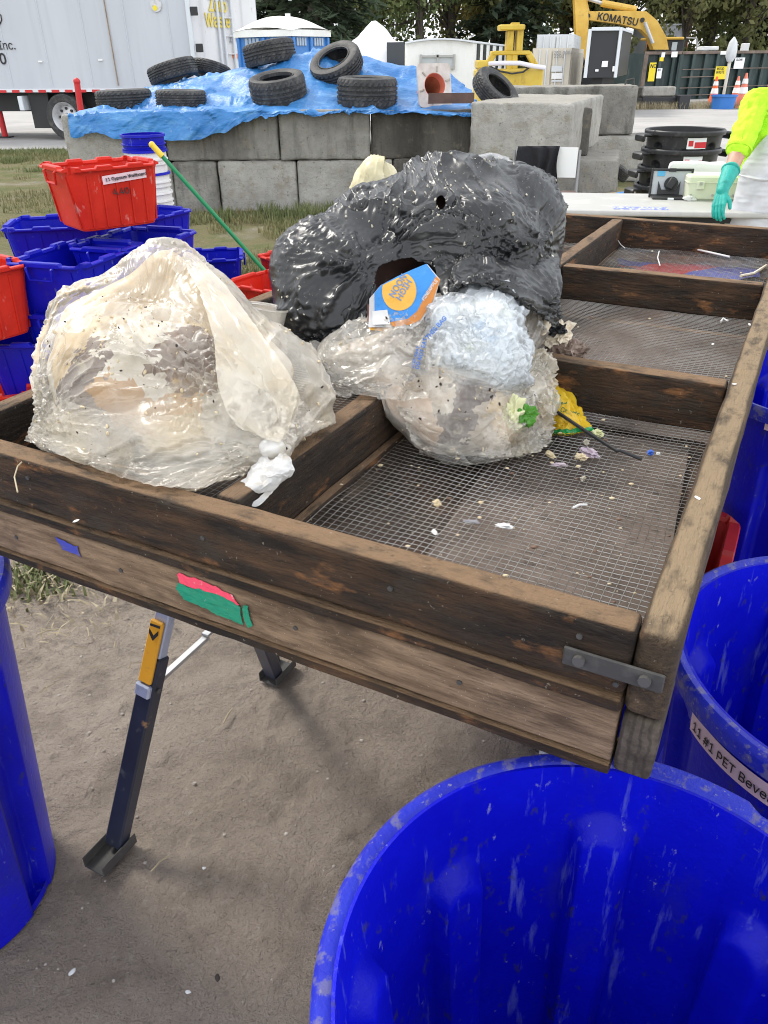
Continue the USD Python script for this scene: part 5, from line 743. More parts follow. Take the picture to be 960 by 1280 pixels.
# box truck behind
wt = thing('white_box_truck', 'white truck body with an orange corner post far behind the excavator boom', 'truck'); Y = 46.0; obj('cargo_box', bx_px(806, 30, 857, 85, Y, 3.0, 0.02), 'truck_grey', wt); obj('corner_post', bx_px(806, 42, 810, 85, Y - .06, 0.1, 0), 'orange_mark', wt); obj('corner_post', bx_px(855, 30, 858.5, 85, Y - .06, 0.1, 0), 'orange_mark', wt); obj('top_rail', bx_px(810, 29.5, 855, 31.5, Y - .05, 0.1, 0), 'vent_grey', wt)
p = at(834, 37, y=Y - .03); obj('marker_plate', mv(trimesh.creation.cylinder(0.14, 0.04, sections=16), p, rx=PI / 2), 'frame_grey', wt); wheel(np.array([at(820, 90, y=Y)[0], Y + .8, .5]), np.array([0, -1.0, 0]), 0.5, wt)
# ---------------------------------------------------------------- dumpster
dm = thing('dumpster', 'long dark green roll-off dumpster with yellow and white notices', 'dumpster'); Y = 34.0; A = at(803, 90, y=Y - .2); B = at(847, 90, y=Y); C_ = at(985, 90, y=36.5); zt = at(847, 66, y=Y)[2]
A[2] = B[2] = C_[2] = 0; d1 = (B - A); L1 = np.linalg.norm(d1); d1 /= L1; d2 = (C_ - B); L2 = np.linalg.norm(d2); d2 /= L2; n2 = np.array([d2[1], -d2[0], 0]); n1 = np.array([d1[1], -d1[0], 0]); inn = -n2
pts = np.array([A, B, C_, C_ + inn * 2.3, A + inn * 2.3])
def slab(a, b, z0, z1, th): 
    d = (b - a) / np.linalg.norm(b - a); n = np.array([d[1], -d[0], 0]); return quadbox(a, b - a, 1.0, -n, th, z0, z1)
for a, b in ((A, B), (B, C_), (C_, C_ + inn * 2.3), (C_ + inn * 2.3, A + inn * 2.3), (A + inn * 2.3, A)): obj('side_panel', slab(a, b, 0.12, zt, 0.05), 'dumpster_green', dm)
for a, b, n in ((A, B, n1), (B, C_, n2)): obj('top_rail', bar(a + ZU * zt + n * .05, b + ZU * zt + n * .05, 0.16, 0.10, 0.01), 'dumpster_rust', dm)
for k, s in enumerate(np.arange(0.0, L2, 0.62)): obj('side_rib', bar(B + d2 * s + n2 * .06 + ZU * 0.15, B + d2 * s + n2 * .06 + ZU * (zt - .05), 0.15, 0.13, 0.01, n2), 'dumpster_green' , dm)
for s in (0.03, 0.42, 0.8, 0.98): obj('end_rib', bar(A + d1 * L1 * s + n1 * .06 + ZU * 0.15, A + d1 * L1 * s + n1 * .06 + ZU * (zt - .05), 0.12, 0.13, 0.01, n1), 'dumpster_rust' if s < .1 else 'dumpster_green', dm)
for h in (0.32, 0.62, 1.05, 1.35): obj('ladder_bar', bar(B + d2 * .1 + n2 * .13 + ZU * (h * zt / 2), B + d2 * (2.0 if h not in (0.62, 1.35) else L2) + n2 * .13 + ZU * (h * zt / 2), 0.03, 0.03), 'dumpster_rust', dm)
def notice(p, w, h, n, ax, mt, lines, o_=None):
    q = plane_pt(p, B + n * 0.14, n); f = obj('notice', bar(q - ZU * h / 2, q + ZU * h / 2, w, 0.012, 0, n), mt, dm)
    for k, s in enumerate(lines): mm = text(s, h * 0.20, q + n * 0.008 + ZU * (h * (0.22 - 0.27 * k)) - ax * w * 0.42, ax, ZU, 0.003, True); ww = np.ptp(mm.vertices @ ax); obj('lettering', mm, 'ink', f)
notice((901, 91), 0.62, 0.44, n2, d2, 'sign_yellow', ['WOOD', 'WASTE']); notice((924, 79), 0.52, 0.38, n2, d2, 'sign_white', ['CLEAN']); notice((905, 66), 0.36, 0.12, n2, d2, 'sign_white', []); notice((815, 90), 0.26, 0.62, n1, d1, 'sign_yellow', ['NO']); notice((824, 91.5), 0.20, 0.34, n1, d1, 'sign_white', ['30']); notice((843, 68), 0.24, 0.18, n1, d1, 'sign_white', []); notice((829, 68.5), 0.14, 0.16, n1, d1, 'sign_white', []); notice((827, 74), 0.16, 0.13, n1, d1, 'sign_yellow', [])
lo_ = [mv(rough_box(0.7, 0.5, 0.14, 0.03, 0.1, 0.03, 5), at(885, 60.5, y=36.3)), mv(rough_box(0.25, 0.3, 0.3, 0.03, 0.1, 0.03, 6), at(931, 59.5, y=36.8))]
tag(obj('foam_scrap', lo_[0], 'paper_white', smooth=40), 'white foam sheets showing over the dumpster rim', 'foam scrap'); tag(obj('foam_scrap', lo_[1], 'paper_white', smooth=40), 'small white lump on the dumpster rim right of the leaning post', 'foam scrap')
# jersey block with plough blade, tub, post, cones
jb = thing('barrier_block', 'low pale concrete block on a dark base in front of the dumpster corner', 'barrier'); obj('block', bx_px(802, 108, 846, 121, 30.0, 0.6, 0.04), 'concrete', jb); obj('base', bx_px(801, 121, 848, 136, 29.95, 0.7, 0.02), 'trailer_black', jb); obj('end_plate', bx_px(847, 119, 864, 138, 29.6, 0.5, 0.02), 'trailer_black', jb)
q = at(902.5, 136, z=0.03); tb = thing('plastic_tub', 'low blue plastic tub at the foot of the leaning post', 'tub', q); w_ = 25 * q[1] * 1.06 / 963; ht_ = 0.42; obj('body', lathe([(0, 0.01), (w_ * .44, 0), (w_ * .5, ht_), (w_ * .53, ht_), (w_ * .53, ht_ - .05), (w_ * .5, ht_ - .05), (w_ * .485, ht_ - .02), (w_ * .42, .03), (0, .03)], 28), 'tub_blue', tb, smooth=35)
a, b = at(903, 126, y=30.3), at(918, 46, y=30.3); ps = thing('leaning_post', 'tall weathered post with a pale pointed top leaning before the dumpster', 'post'); obj('pole', cyl(a, a + (b - a) * 0.66, 0.05, 8, 0.06), 'container_beige', ps); obj('pointed_top', tube([a + (b - a) * t for t in (0.62, 0.7, 0.8, 0.92, 1.0)], [0.09, 0.17, 0.17, 0.13, 0.02], 10), 'container_grey', ps, smooth=40)
def cone(label, pxy, Y_, ht, matl, lean=0.0):
    p = at(*pxy, z=0.03); t = thing('traffic_cone', label, 'traffic cone', p, 0.3, 'orange traffic cones in front of the dumpster'); R = ht * 0.21
    obj('base', mv(box(R * 2.3, R * 2.3, 0.05, ch=0.02), (0, 0, 0.025)), matl, t); obj('shell', lathe([(R * .95, 0.05), (R * .16, ht), (0, ht)], 24), matl, t, smooth=30)
    for z0, z1 in ((0.42, 0.60), (0.70, 0.84)): obj('reflective_band', lathe([(R * (.95 - .79 * (z - .05)) + .006, ht * z) for z in (z0, z1)], 24), 'cone_white', t, smooth=30)
cone('bright orange cone left of the leaning post', (890, 132), 0, 0.92, 'cone_orange'); cone('small faded cone right of the leaning post', (917, 131), 0, 0.92, 'cone_faded'); cone('larger faded cone nearest the person', (925, 135), 0, 1.05, 'cone_faded')
p = at(957, 118, z=0.03); cone('cone mostly hidden behind the shoulder of the person', (958, 126), 0, 0.75, 'cone_orange')
# ---------------------------------------------------------------- trees
def crown(seed, n, rx, ry, rz, lsize, clumps, shell=0.55):
    r = np.random.default_rng(seed); c = r.normal(size=(clumps, 3)); c /= np.linalg.norm(c, axis=1, keepdims=True); c *= (shell + (1 - shell) * r.random((clumps, 1))); sz = 0.16 + 0.20 * r.random(clumps)
    k = r.integers(0, clumps, n); off = r.normal(size=(n, 3)); off /= np.linalg.norm(off, axis=1, keepdims=True); p = (c[k] + off * (r.random((n, 1)) ** 0.45) * sz[k][:, None]) * np.array([rx, ry, rz]); a = r.normal(size=(n, 3)); a /= np.linalg.norm(a, axis=1, keepdims=True); b = np.cross(a, r.normal(size=(n, 3))); b /= np.linalg.norm(b, axis=1, keepdims=True); s = lsize * (0.6 + 0.8 * r.random((n, 1)))
    v = np.stack([p - a * s, p + b * s * .55, p + a * s, p - b * s * .55], 1).reshape(-1, 3); i = np.arange(n)[:, None] * 4; return trimesh.Trimesh(v, np.vstack([i + [0, 1, 2], i + [0, 2, 3]]), process=False), c * np.array([rx, ry, rz])
def tree_proto(name, label, pos, seed, leafm, H, R, kind='broad'):
    t = thing(name, label, 'tree', pos, 0, None); r = np.random.default_rng(seed)
    if kind == 'broad':
        cm, cs = crown(seed, 6500, R, R, H * 0.46, 0.16, 42, 0.30); cm.apply_translation([0, 0, H * 0.53]); obj('crown', cm, leafm, t)
        br = [tube([(0, 0, -0.1), (0.08, 0.05, H * .25), (-.06, .1, H * .5), (0.05, 0, H * .85)], [H * .022, H * .018, H * .012, .03], 8)]
        for k in range(16): e = cs[k] + [0, 0, H * .53]; z0 = H * (0.2 + 0.3 * r.random()); br.append(tube([(0, 0, z0), e * .5 + np.array([0, 0, z0 * .5]) + r.normal(size=3) * .2, e], [.09, .05, .02], 5))
        obj('trunk', cat_(br), 'bark', t)
    else:
        vs, fs, o = [], [], 0; br = [tube([(0, 0, -0.1), (0, 0, H)], [H * .02, .03], 8)]
        for z in np.arange(H * .12, H * .98, 0.42):
            rad = R * (1 - z / H) ** 0.8 + 0.15
            for k in range(7):
                a = r.random() * 2 * PI; L = rad * (0.6 + 0.5 * r.random()); n = int(22 + 46 * L / R); tt = r.random(n) ** .7; px_ = np.stack([np.cos(a) * L * tt, np.sin(a) * L * tt, z - 0.22 * L * tt + 0.05 * r.normal(size=n)], 1) + r.normal(size=(n, 3)) * np.array([.16, .16, .07]) * (0.3 + tt[:, None]); br.append(tube([(0, 0, z), (np.cos(a) * L * .9, np.sin(a) * L * .9, z - .2 * L)], [.04, .015], 4, False))
                d = np.stack([np.cos(a + r.normal(size=n) * .9), np.sin(a + r.normal(size=n) * .9), -0.25 + .3 * r.normal(size=n)], 1); b = np.cross(d, [0, 0, 1]); b += r.normal(size=(n, 3)) * .3; s = 0.20 + .14 * r.random((n, 1)); q = np.stack([px_ - d * s, px_ + b * .10, px_ + d * s, px_ - b * .10], 1).reshape(-1, 3); i = np.arange(n)[:, None] * 4 + o; vs.append(q); fs += [i + [0, 1, 2], i + [0, 2, 3]]; o += 4 * n
        obj('crown', trimesh.Trimesh(np.vstack(vs), np.vstack(fs), process=False), leafm, t); obj('trunk', cat_(br), 'bark', t)
    return t
def tpos(x, Y): return (at(x, 88, y=Y)[0], Y, -0.06)
PB = [tree_proto('broadleaf_tree', 'dense olive green tree behind the site trailer', tpos(560, 47), 11, 'leaf_olive', 13, 3.4), tree_proto('broadleaf_tree', 'full green tree above the middle of the dumpster', tpos(880, 50), 12, 'leaf_green', 14, 4.0), tree_proto('broadleaf_tree', 'yellowing tree left of the excavator stick', tpos(700, 52), 13, 'leaf_yellow', 12, 3.0)]
PC = [tree_proto('pine_tree', 'tall dark pine behind the portable toilet', tpos(395, 40), 21, 'needle_dark', 15, 3.6, 'pine'), tree_proto('pine_tree', 'dark pine with open branches next to the truck', tpos(325, 44), 22, 'needle_dark', 16, 3.4, 'pine')]
BS = [(0, 470, 50, 'olive tree above the wrapped tent', .95), (1, 525, 44, 'green tree behind the left gable of the site trailer', .8), (2, 600, 56, 'yellowing tree far behind the site trailer roof', .8), (1, 615, 50, 'green tree above the yellow machine', 1.0), (0, 668, 58, 'olive tree above the grey container', 1.1), (0, 770, 48, 'olive tree behind the black trailer', 1.0), (1, 805, 55, 'green tree behind the raised boom', 1.15), (2, 838, 58, 'yellowing tree above the excavator cab', 1.05), (0, 850, 46, 'olive tree behind the excavator cab', .8), (0, 925, 46, 'olive tree above the white notice of the dumpster', .9), (1, 960, 50, 'green tree at the right edge of the photo', 1.1), (2, 905, 60, 'yellowing tree far behind the leaning post', 1.2), (1, 1010, 46, 'green tree just past the right edge', 1.0), (0, 745, 62, 'olive tree far behind the excavator stick', 1.3), (1, 452, 60, 'green tree far behind the tent', .8)]
for k, (pi_, x, Y, lab, s) in enumerate(BS): dup(PB[pi_], tpos(x, Y), k * 1.7, lab, scale=(s, s, s))
for k, (pi_, x, Y, lab, s) in enumerate([(1, 358, 50, 'dark pine rising behind the toilet roof', 1.0), (0, 640, 46, 'dark pine between the yellow machine and the excavator', .95), (0, 300, 54, 'dark pine just right of the truck doors', 1.0), (1, 735, 54, 'dark pine behind the excavator stick', .9), (0, 945, 56, 'dark pine at the right over the dumpster', 1.0), (1, 415, 48, 'dark pine leaning over the toilet from the right', .8)]): dup(PC[pi_], tpos(x, Y), k * 2.1 + .5, lab, scale=(s, s, s))
ub = []
for k in range(60): m, _ = crown(300 + k % 5, 260, 1.6, 1.0, 1.3, 0.17, 9, 0.2); ub.append(mv(m, (at(310 + k * 12, 88, y=45)[0], 44 + 5 * ((k * 37) % 10) / 10, 0.7 + 0.8 * ((k * 13) % 7) / 7), rz=k * 1.3))
tag(obj('undergrowth', cat_(ub), 'leaf_olive'), 'dark leafy undergrowth at the foot of the trees', 'undergrowth', kind='stuff')
# ---------------------------------------------------------------- folding table and what stands on it
zt = 0.755; fa, fb_, fc_ = at(692, 262, z=zt), at(940, 266, z=zt), at(733, 236, z=zt); dx = fb_ - fa; dx /= np.linalg.norm(dx); LT = 1.83; dy = np.array([-dx[1], dx[0], 0]); yw = math.atan2(dx[1], dx[0]); DT = 0.76
ft = thing('folding_table', 'white plastic folding table behind the sorting table', 'table', (fa[0], fa[1], 0), yw)
m = rough_box(LT, DT, 0.036, 0.015, 0.1, 0.001, 3, 0.1); obj('tabletop', mv(m, (LT / 2, DT / 2, zt - 0.018)), 'table_white', ft, smooth=50)
for x in (0.42, 1.5):
    for y in (0.12, DT - 0.12): obj('leg', cyl((x, y, zt - 0.05), (x + (0.05 if x < 1 else -0.05), y, 0.0), 0.014, 8), 'leg_grey', ft, smooth=40)
    obj('cross_bar', cyl((x, 0.12, zt - 0.35), (x, DT - 0.12, zt - 0.35), 0.011, 8), 'leg_grey', ft)
obj('brace', bar((0.42, 0.2, zt - 0.30), (0.85, 0.2, zt - 0.055), 0.02, 0.012), 'chassis', ft); obj('brace', bar((1.5, 0.2, zt - 0.30), (1.0, 0.2, zt - 0.055), 0.02, 0.012), 'chassis', ft); obj('apron_rail', box(1.2, 0.02, 0.03, (0.95, 0.1, zt - 0.066)), 'chassis', ft); obj('printed_mark', box(0.34, 0.10, 0.0012, (0.55, 0.10, zt + 0.001)), 'print_blue', ft)
def T(u, v, z=0): return np.array([fa[0], fa[1], zt + z]) + dx * u + dy * v
def tloc(px_, py_, z=0): q = at(px_, py_, z=zt + z); return q
q = at(836, 247, z=zt); dv = thing('tablet_case', 'tablet in a rugged clear case with a black ring stand', 'tablet', q, yw - 0.04); w_, h_ = 0.275, 0.185; tl = 0.16
def tb_(m): return mv(m, (0, 0, 0), rx=-tl)
obj('frame', tb_(cat_([box(w_, .022, .016, (0, 0, h_ - .008), .004), box(w_, .022, .016, (0, 0, .012), .004), box(.014, .022, h_, (-w_ / 2 + .007, 0, h_ / 2), .003), box(.014, .022, h_, (w_ / 2 - .007, 0, h_ / 2), .003), box(.05, .026, .022, (0.0, 0, h_ - .010), .003)])), 'black_plastic', dv); obj('back', tb_(box(w_ - .02, .010, h_ - .02, (0, .003, h_ / 2))), 'case_clear', dv); obj('sticker', tb_(box(.05, .002, .032, (-w_ * .26, -.004, h_ * .82))), 'lit_blue', dv)
obj('stand', cat_([box(w_ * .80, .10, .012, (-0.01, -.06, .008), .003), tb_(prism([(-.085, 0), (.06, 0), (.06, .085), (.035, .03), (-.06, .03), (-.085, .085)], .006).apply_transform(rotm(rx=PI / 2)).apply_translation([0, -.012, .02]))]), 'chassis', dv); obj('ring', tb_(frame_to(trimesh.creation.cylinder(0.045, 0.02, sections=32), (0, -.016, h_ * .47), (1, 0, 0), (0, 0, 1))), 'ink', dv); obj('lens_knob', tb_(frame_to(box(0.05, 0.075, 0.022, ch=.008), (0.0, -.032, h_ * .48), (1, 0, -.5), (0.5, 0, 1))), 'black_plastic', dv, smooth=40); obj('tag', box(.04, .002, .012, (0.0, -.111, .008)), 'sign_white', dv)
q = at(895, 251, z=zt); bx = thing('cream_case', 'pale cream plastic case with small catches on the folding table beside the glove', 'case', q, yw + 0.02); L_, D_, H_ = 0.40, 0.22, 0.155
obj('body', box(L_, D_, H_, (L_ / 2 - .2, D_ / 2, H_ / 2), .012), 'cooler_cream', bx); obj('rib', box(L_ + .008, D_ + .008, .010, (L_ / 2 - .2, D_ / 2, H_ * .72), .003), 'cooler_cream', bx); obj('latch', box(.05, .02, .05, (-.12, -.006, H_ * .62), .004), 'cooler_cream', bx); obj('latch', box(.02, .022, .02, (-.12, -.009, H_ * .7), .002), 'frame_grey', bx)
for x in (-.17, -.03, .1): obj('screw', mv(trimesh.creation.cylinder(.008, .006, sections=10), (x, -.002, H_ * .22), rx=PI / 2), 'frame_grey', bx)
q = at(868, 243, z=zt); pw = rough_box(0.40, 0.10, 0.19, 0.03, 0.04, 0.012, 8); tag(obj('paper_bundle', mv(pw, (q[0] + .07, q[1] + .22, zt + 0.095), rz=yw), 'paper_white', smooth=50), 'white paper bundle standing between the tablet and the black bins', 'paper'); q = at(862, 251, z=zt); tag(obj('crumpled_tissue', mv(blob(.03, 5, 2, .7, (1.2, .8, .6)), (q[0], q[1], zt + .014)), 'paper_white'), 'crumpled white tissue between the tablet and the cream case', 'tissue')
# black nested bins
pb = at(852, 190, d=6.45); H0 = 1.08
for k, dz in enumerate((0.0, 0.135, 0.27, 0.41)):
    lab = ['top black bin of the nested stack with a red and white label', 'second black bin from the top of the nested stack', 'third black bin from the top of the nested stack', 'lowest black bin of the nested stack behind the tablet'][k]; t = brute_can('black_bin', lab, (pb[0] - 0.012 * k, pb[1] - 0.01 * k, H0 - 0.80 - dz + (0.0)), 0.18 + 0.05 * (k % 2), H=0.80, R0=0.30, R1=0.25, wallm='black_plastic', rimm='black_plastic', group='black bins nested in one stack behind the folding table', handles=False) if k < 3 else brute_can('black_bin', lab, (pb[0] - .04, pb[1] - .03, 0.0), 0.2, H=H0 - dz, R0=0.30, R1=0.26, wallm='black_plastic', rimm='black_plastic', group='black bins nested in one stack behind the folding table', handles=False)
    Hh = 0.80 if k < 3 else H0 - dz
    for s in (-1, 1): obj('handle', cat_([box(0.085, 0.14, 0.022, (s * 0.355, 0, Hh - 0.035), .008), box(0.028, 0.15, 0.055, (s * 0.392, 0, Hh - 0.055), .010)]), 'black_plastic', t, smooth=40)
    if k < 3:
        g = np.linspace(-0.26, 0.26, 14) - PI / 2 + 0.02 - 0.18 - 0.05 * (k % 2); R = 0.298
        for nm, a0, a1, z0, z1, mt in (('label', 0, 14, -.125, -.045, 'sign_white'), ('label', 5, 14, -.118, -.075, 'red_sticker'), ('label', 1, 5, -.105, -.065, 'red_sticker')):
            gg = g[a0:a1]; rr_ = R + (0.001 if mt == 'sign_white' else 0.003); obj(nm, grid_mesh(np.stack([np.stack([np.cos(gg) * rr_, np.sin(gg) * rr_, 0 * gg + Hh + z], -1) for z in (z0, z1)], 1)), mt, t)
obj_ = tag(obj('black_crate', box(0.62, 0.4, 0.40, (at(820, 275, y=6.3)[0] + .2, 6.4, 0.22), .02), 'black_plastic'), 'black crate on the ground under the folding table', 'crate')
# chair with jacket
cq = at(684, 190, d=6.35); ch = thing('folding_chair', 'white folding chair with grey legs behind the black bag', 'chair', (cq[0], cq[1], 0), -0.12)
zs = at(684, 184, d=6.35)[2]
def curv(u): return 0.02 * np.cos(u * 6)
U = np.linspace(-.25, .25, 16); Zb = np.linspace(zs - .23, zs, 6); P = np.stack([np.broadcast_to(U[:, None], (16, 6)), np.broadcast_to(curv(U)[:, None], (16, 6)), np.broadcast_to(Zb[None], (16, 6))], -1); bk = grid_mesh(P); b2 = bk.copy(); b2.vertices[:, 1] += .014; b2.invert(); obj('backrest', cat_([bk, b2]), 'chair_white', ch, smooth=40)
for s in (-1, 1): obj('leg', tube([(s * .265, .02, zs - .02), (s * .265, -.02, .46), (s * .25, -.28, 0)], .013, 8), 'leg_grey', ch, smooth=True); obj('leg', tube([(s * .24, -.2, .45), (s * .25, .22, 0)], .012, 8), 'leg_grey', ch)
obj('seat', box(.46, .42, .03, (0, -.2, .46), .01), 'chair_white', ch)
U = np.linspace(-.25, .09, 34); Vv = np.linspace(0, 1, 30); P = np.zeros((34, 30, 3)); jl = 0.44 + 0.06 * np.sin(U * 15) + .05 * np.sin(U * 31 + 1)
for j, t_ in enumerate(Vv):
    over = t_ < .12; P[:, j, 0] = U * (1 - .16 * t_ + .05 * np.sin(t_ * 7)) + .02 * t_ + .012 * np.sin(t_ * 9 + U * 20); fold = .030 * np.sin(U * 36 + 2.2 * t_ + 3 * np.sin(U * 11)) * (.35 + t_); P[:, j, 1] = (curv(U) - .030 - fold - .02 * np.sin(t_ * 3)) if not over else (curv(U) + .02 - .05 * (t_ / .12)); P[:, j, 2] = zs + .016 - np.maximum(t_ - .10, 0) * jl * 1.12 - (.03 * (1 - t_ / .12) if over else 0)
jk = grid_mesh(P); j2 = jk.copy(); j2.vertices[:, 1] += .012; j2.invert(); jm = mv(cat_([jk, j2]), (cq[0], cq[1], 0), rz=-.12); tag(obj('black_jacket', jm, 'cloth_black', smooth=True), 'black cloth jacket hung over the back of the white chair', 'jacket')
q = at(690, 245, d=5.9); sb_ = thing('brown_bench', 'small brown slatted bench with litter on it between the black bag and the folding table', 'bench', (q[0] - .08, q[1], 0), -.1); obj('top', box(.55, .34, .035, (0, 0, q[2]), .006), 'beam_brown', sb_)
for x in (-.22, .22):
    for y in (-.12, .12): obj('leg', box(.03, .03, q[2] - .02, (x, y, (q[2] - .02) / 2)), 'chassis', sb_)
obj('shelf', box(.5, .3, .02, (0, 0, q[2] - .10)), 'paper_white', sb_); tag(obj('paper_wrapper', mv(blob(.10, 8, 2, .6, (1.3, .8, .28)), (q[0] - .1, q[1], q[2] + .035)), 'paper_white'), 'crumpled white and red wrapper on the brown bench', 'wrapper'); tag(obj('red_wrapper', mv(blob(.05, 9, 2, .6, (1.3, .8, .35)), (q[0] - .14, q[1] - .06, q[2] + .06)), 'scrap_pink'), 'small red wrapper lying on the white one', 'wrapper')
q = at(795, 232, d=8.2); bl = cat_([mv(blob(.28, 31, 4, .5, (1.2, .8, .55), 2.6), (q[0], q[1], .18)), mv(blob(.22, 33, 4, .6, (1.2, .8, .5), 3), (q[0] - .1, q[1] - .2, .1))]); tag(obj('tarp_scrap', bl, 'tarp_blue', smooth=30), 'crumpled piece of blue tarp between the lower block and the black bins', 'tarp'); tag(obj('sand_heap', mv(blob(.5, 35, 3, .3, (1.3, 1, .45)), (q[0] + .1, q[1] + .5, .05)), 'straw', smooth=True), 'small heap of tan dirt behind the crumpled blue tarp', 'heap')
q = at(765, 195, y=9.6); q = at(768, 196, y=10.6); ty = dup(TY0, (q[0], 10.6, q[2] - .12), 0.4, 'tyre wedged between the big pale block and the block behind', rx=.3, ry=.5, scale=(.7, .7, .7), group='old tyres lying about the wall')
# ---------------------------------------------------------------- person
import manifold3d as m3
def bones(bs, ref=0.02, it=12):
    parts = []
    for a, ra, b, rb in bs:
        A = m3.Manifold.sphere(ra, 20).translate(tuple(map(float, a))); B = m3.Manifold.sphere(rb, 20).translate(tuple(map(float, b))); parts.append((A + B).hull())
    m = parts[0]
    for p_ in parts[1:]: m = m + p_
    m = m.refine_to_length(ref).to_mesh(); t = trimesh.Trimesh(m.vert_properties[:, :3], m.tri_verts); trimesh.smoothing.filter_taubin(t, iterations=it); return t
dP = 4.62; sh = at(945, 128, d=dP); el = at(919, 200, d=dP - .04); wr = at(905, 232, d=dP - .10); hd = at(899, 254, d=dP - .12); cx = sh[0] + 0.20; cy = sh[1] + 0.04
pr = thing('person', 'person in a hi-vis shirt, white apron and green rubber gloves standing at the right edge', 'person'); zS = sh[2]
pel = np.array([cx + .01, cy, .93]); chs = np.array([cx, cy, zS - .17]); nk = np.array([cx, cy - .01, zS + .07]); hdC = np.array([cx - .01, cy - .05, zS + .26]); shL = np.array([cx + .20, cy, zS]); elL = shL + [.09, .03, -.29]; wrL = elL + [.0, -.17, -.20]
B_ = [(pel, .145, chs, .15), (pel + [-.07, 0, 0], .12, chs + [-.07, 0, 0], .12), (pel + [.07, 0, 0], .12, chs + [.07, 0, 0], .12), (chs + [0, 0, .1], .11, nk, .058), (nk, .055, hdC + [0, .01, -.06], .058), (sh, .06, chs + [0, 0, .12], .09), (shL, .06, chs + [0, 0, .12], .09), (sh, .058, el, .046), (el, .044, wr, .032), (shL, .058, elL, .046), (elL, .044, wrL, .032)]
for s in (-1, 1): kn = pel + [s * .10, -.02, -.45]; an = kn + [s * .02, .03, -.39]; B_ += [(pel + [s * .085, 0, -.02], .095, kn, .062), (kn, .06, an, .045)]
body = bones(B_); hm = trimesh.creation.icosphere(4, 1.0); v = hm.vertices * np.array([.075, .095, .115]); v[:, 1] -= .03 * np.exp(-((hm.vertices[:, 0] / .22) ** 2 + ((hm.vertices[:, 2] + .08) / .28) ** 2)) * (hm.vertices[:, 1] < 0); v[:, 0] *= 1 - .22 * np.clip(-hm.vertices[:, 2], 0, 1); hm.vertices = v + hdC
hands = []
def hand(wr_, dirn, side, sp):
    """glove: palm, four curled fingers, thumb; dirn = down the hand, side = thumb side, sp = palm normal"""
    d = dirn / np.linalg.norm(dirn); s = side - d * (side @ d); s /= np.linalg.norm(s); n = np.cross(d, s); n = n if n @ sp > 0 else -n; P0 = wr_ + d * .02; bs = []
    for k, (o_, L) in enumerate(((.030, .036), (.010, .040), (-.010, .037), (-.029, .030))):
        kn = P0 + d * .078 + s * o_; bs += [(P0 + s * o_ * .6, .021, kn, .0135)]; f1 = kn + d * L * .95 + n * .008; f2 = f1 + d * L * .6 + n * L * .45; f3 = f2 + d * L * .15 + n * L * .5; bs += [(kn, .0115, f1, .0105), (f1, .0105, f2, .0095), (f2, .0095, f3, .0085)]
    t0 = P0 + d * .022 + s * .028; t1 = t0 + d * .034 + s * .026 + n * .012; t2 = t1 + d * .032 + s * .004 + n * .014; bs += [(t0, .016, t1, .0125), (t1, .012, t2, .0095)]; return bs
fr_ = hd - wr; hR = hand(wr + fr_ * .25, fr_ + np.array([0, 0, -.02]), np.array([.55, -.8, 0]), np.array([.8, .5, 0])); arm = wr - el
body = cat_([body, hm]); obj('body', body, 'skin', pr, smooth=True)
gl = bones([(el + arm * .42, .050, wr, .039), (wr, .038, wr + fr_ * .3, .036)] + hR, .006, 6); obj('glove', gl, 'glove', pr, smooth=True); cf = el + arm * .40; obj('glove_cuff', tube([cf - arm * .02, cf, cf + arm * .06], [.053, .055, .049], 20), 'glove', pr, smooth=True)
hL = hand(wrL, np.array([-.25, -.5, -.9]), np.array([-.8, -.3, .2]), np.array([-.3, .9, 0])); obj('glove', bones([(elL + (wrL - elL) * .4, .050, wrL, .039)] + hL, .008, 6), 'glove', pr, smooth=True)
shirt = bones([(pel + [0, 0, .03], .165, chs, .17), (pel + [-.075, 0, .03], .135, chs + [-.08, 0, 0], .14), (pel + [.075, 0, .03], .135, chs + [.08, 0, 0], .14), (chs + [0, 0, .1], .13, nk + [0, 0, -.03], .075), (sh, .085, chs + [0, 0, .10], .11), (shL, .085, chs + [0, 0, .10], .11), (sh, .080, sh + (el - sh) * .80, .074), (shL, .08, shL + (elL - shL) * .8, .074)], .015, 10); v = shirt.vertices; shirt.vertices = v + shirt.vertex_normals * ((fbm(v * 9, 3, 4) - .5) * .035 - np.abs(fbm(v * [16, 16, 26], 3, 9) - .5) * .05)[:, None]; obj('shirt', shirt, 'hivis', pr, smooth=True)
ce_ = sh + (el - sh) * .84; obj('sleeve_hem', tube([ce_ - (el - sh) * .05, ce_ - (el - sh) * .01, ce_ + (el - sh) * .012], [.073, .0755, .073], 22), 'hivis', pr, smooth=True)
G = np.linspace(-1, 1, 40); Hh = np.linspace(0, 1, 60); P = np.zeros((40, 60, 3))
for j, t_ in enumerate(Hh):
    z = zS - .02 - t_ * .92; w_ = np.interp(t_, [0, .10, .20, .35, 1], [.09, .10, .165, .20, .24]); ang = G * np.interp(t_, [0, .2, .35, 1], [.5, .9, 1.25, 1.2]); R = np.interp(t_, [0, .2, .5, .7, 1], [.13, .185, .205, .20, .21]); P[:, j, 0] = cx + np.sin(ang) * (w_ + .035); P[:, j, 1] = cy - np.cos(ang) * (R * .95) - .012 ; P[:, j, 2] = z
ap = grid_mesh(P); v = ap.vertices; ap.vertices = v + np.array([0, -1, 0]) * ((fbm(v * np.array([9, 9, 14]), 4, 6) - .4) * .03)[:, None]; obj('apron', ap, 'apron', pr, smooth=True)
for s in (-1, 1): obj('apron_strap', tube([(cx + s * .08, cy - .155, zS - .02), (cx + s * .075, cy - .12, zS + .06), (cx + s * .05, cy - .02, zS + .085)], .008, 5), 'apron', pr)
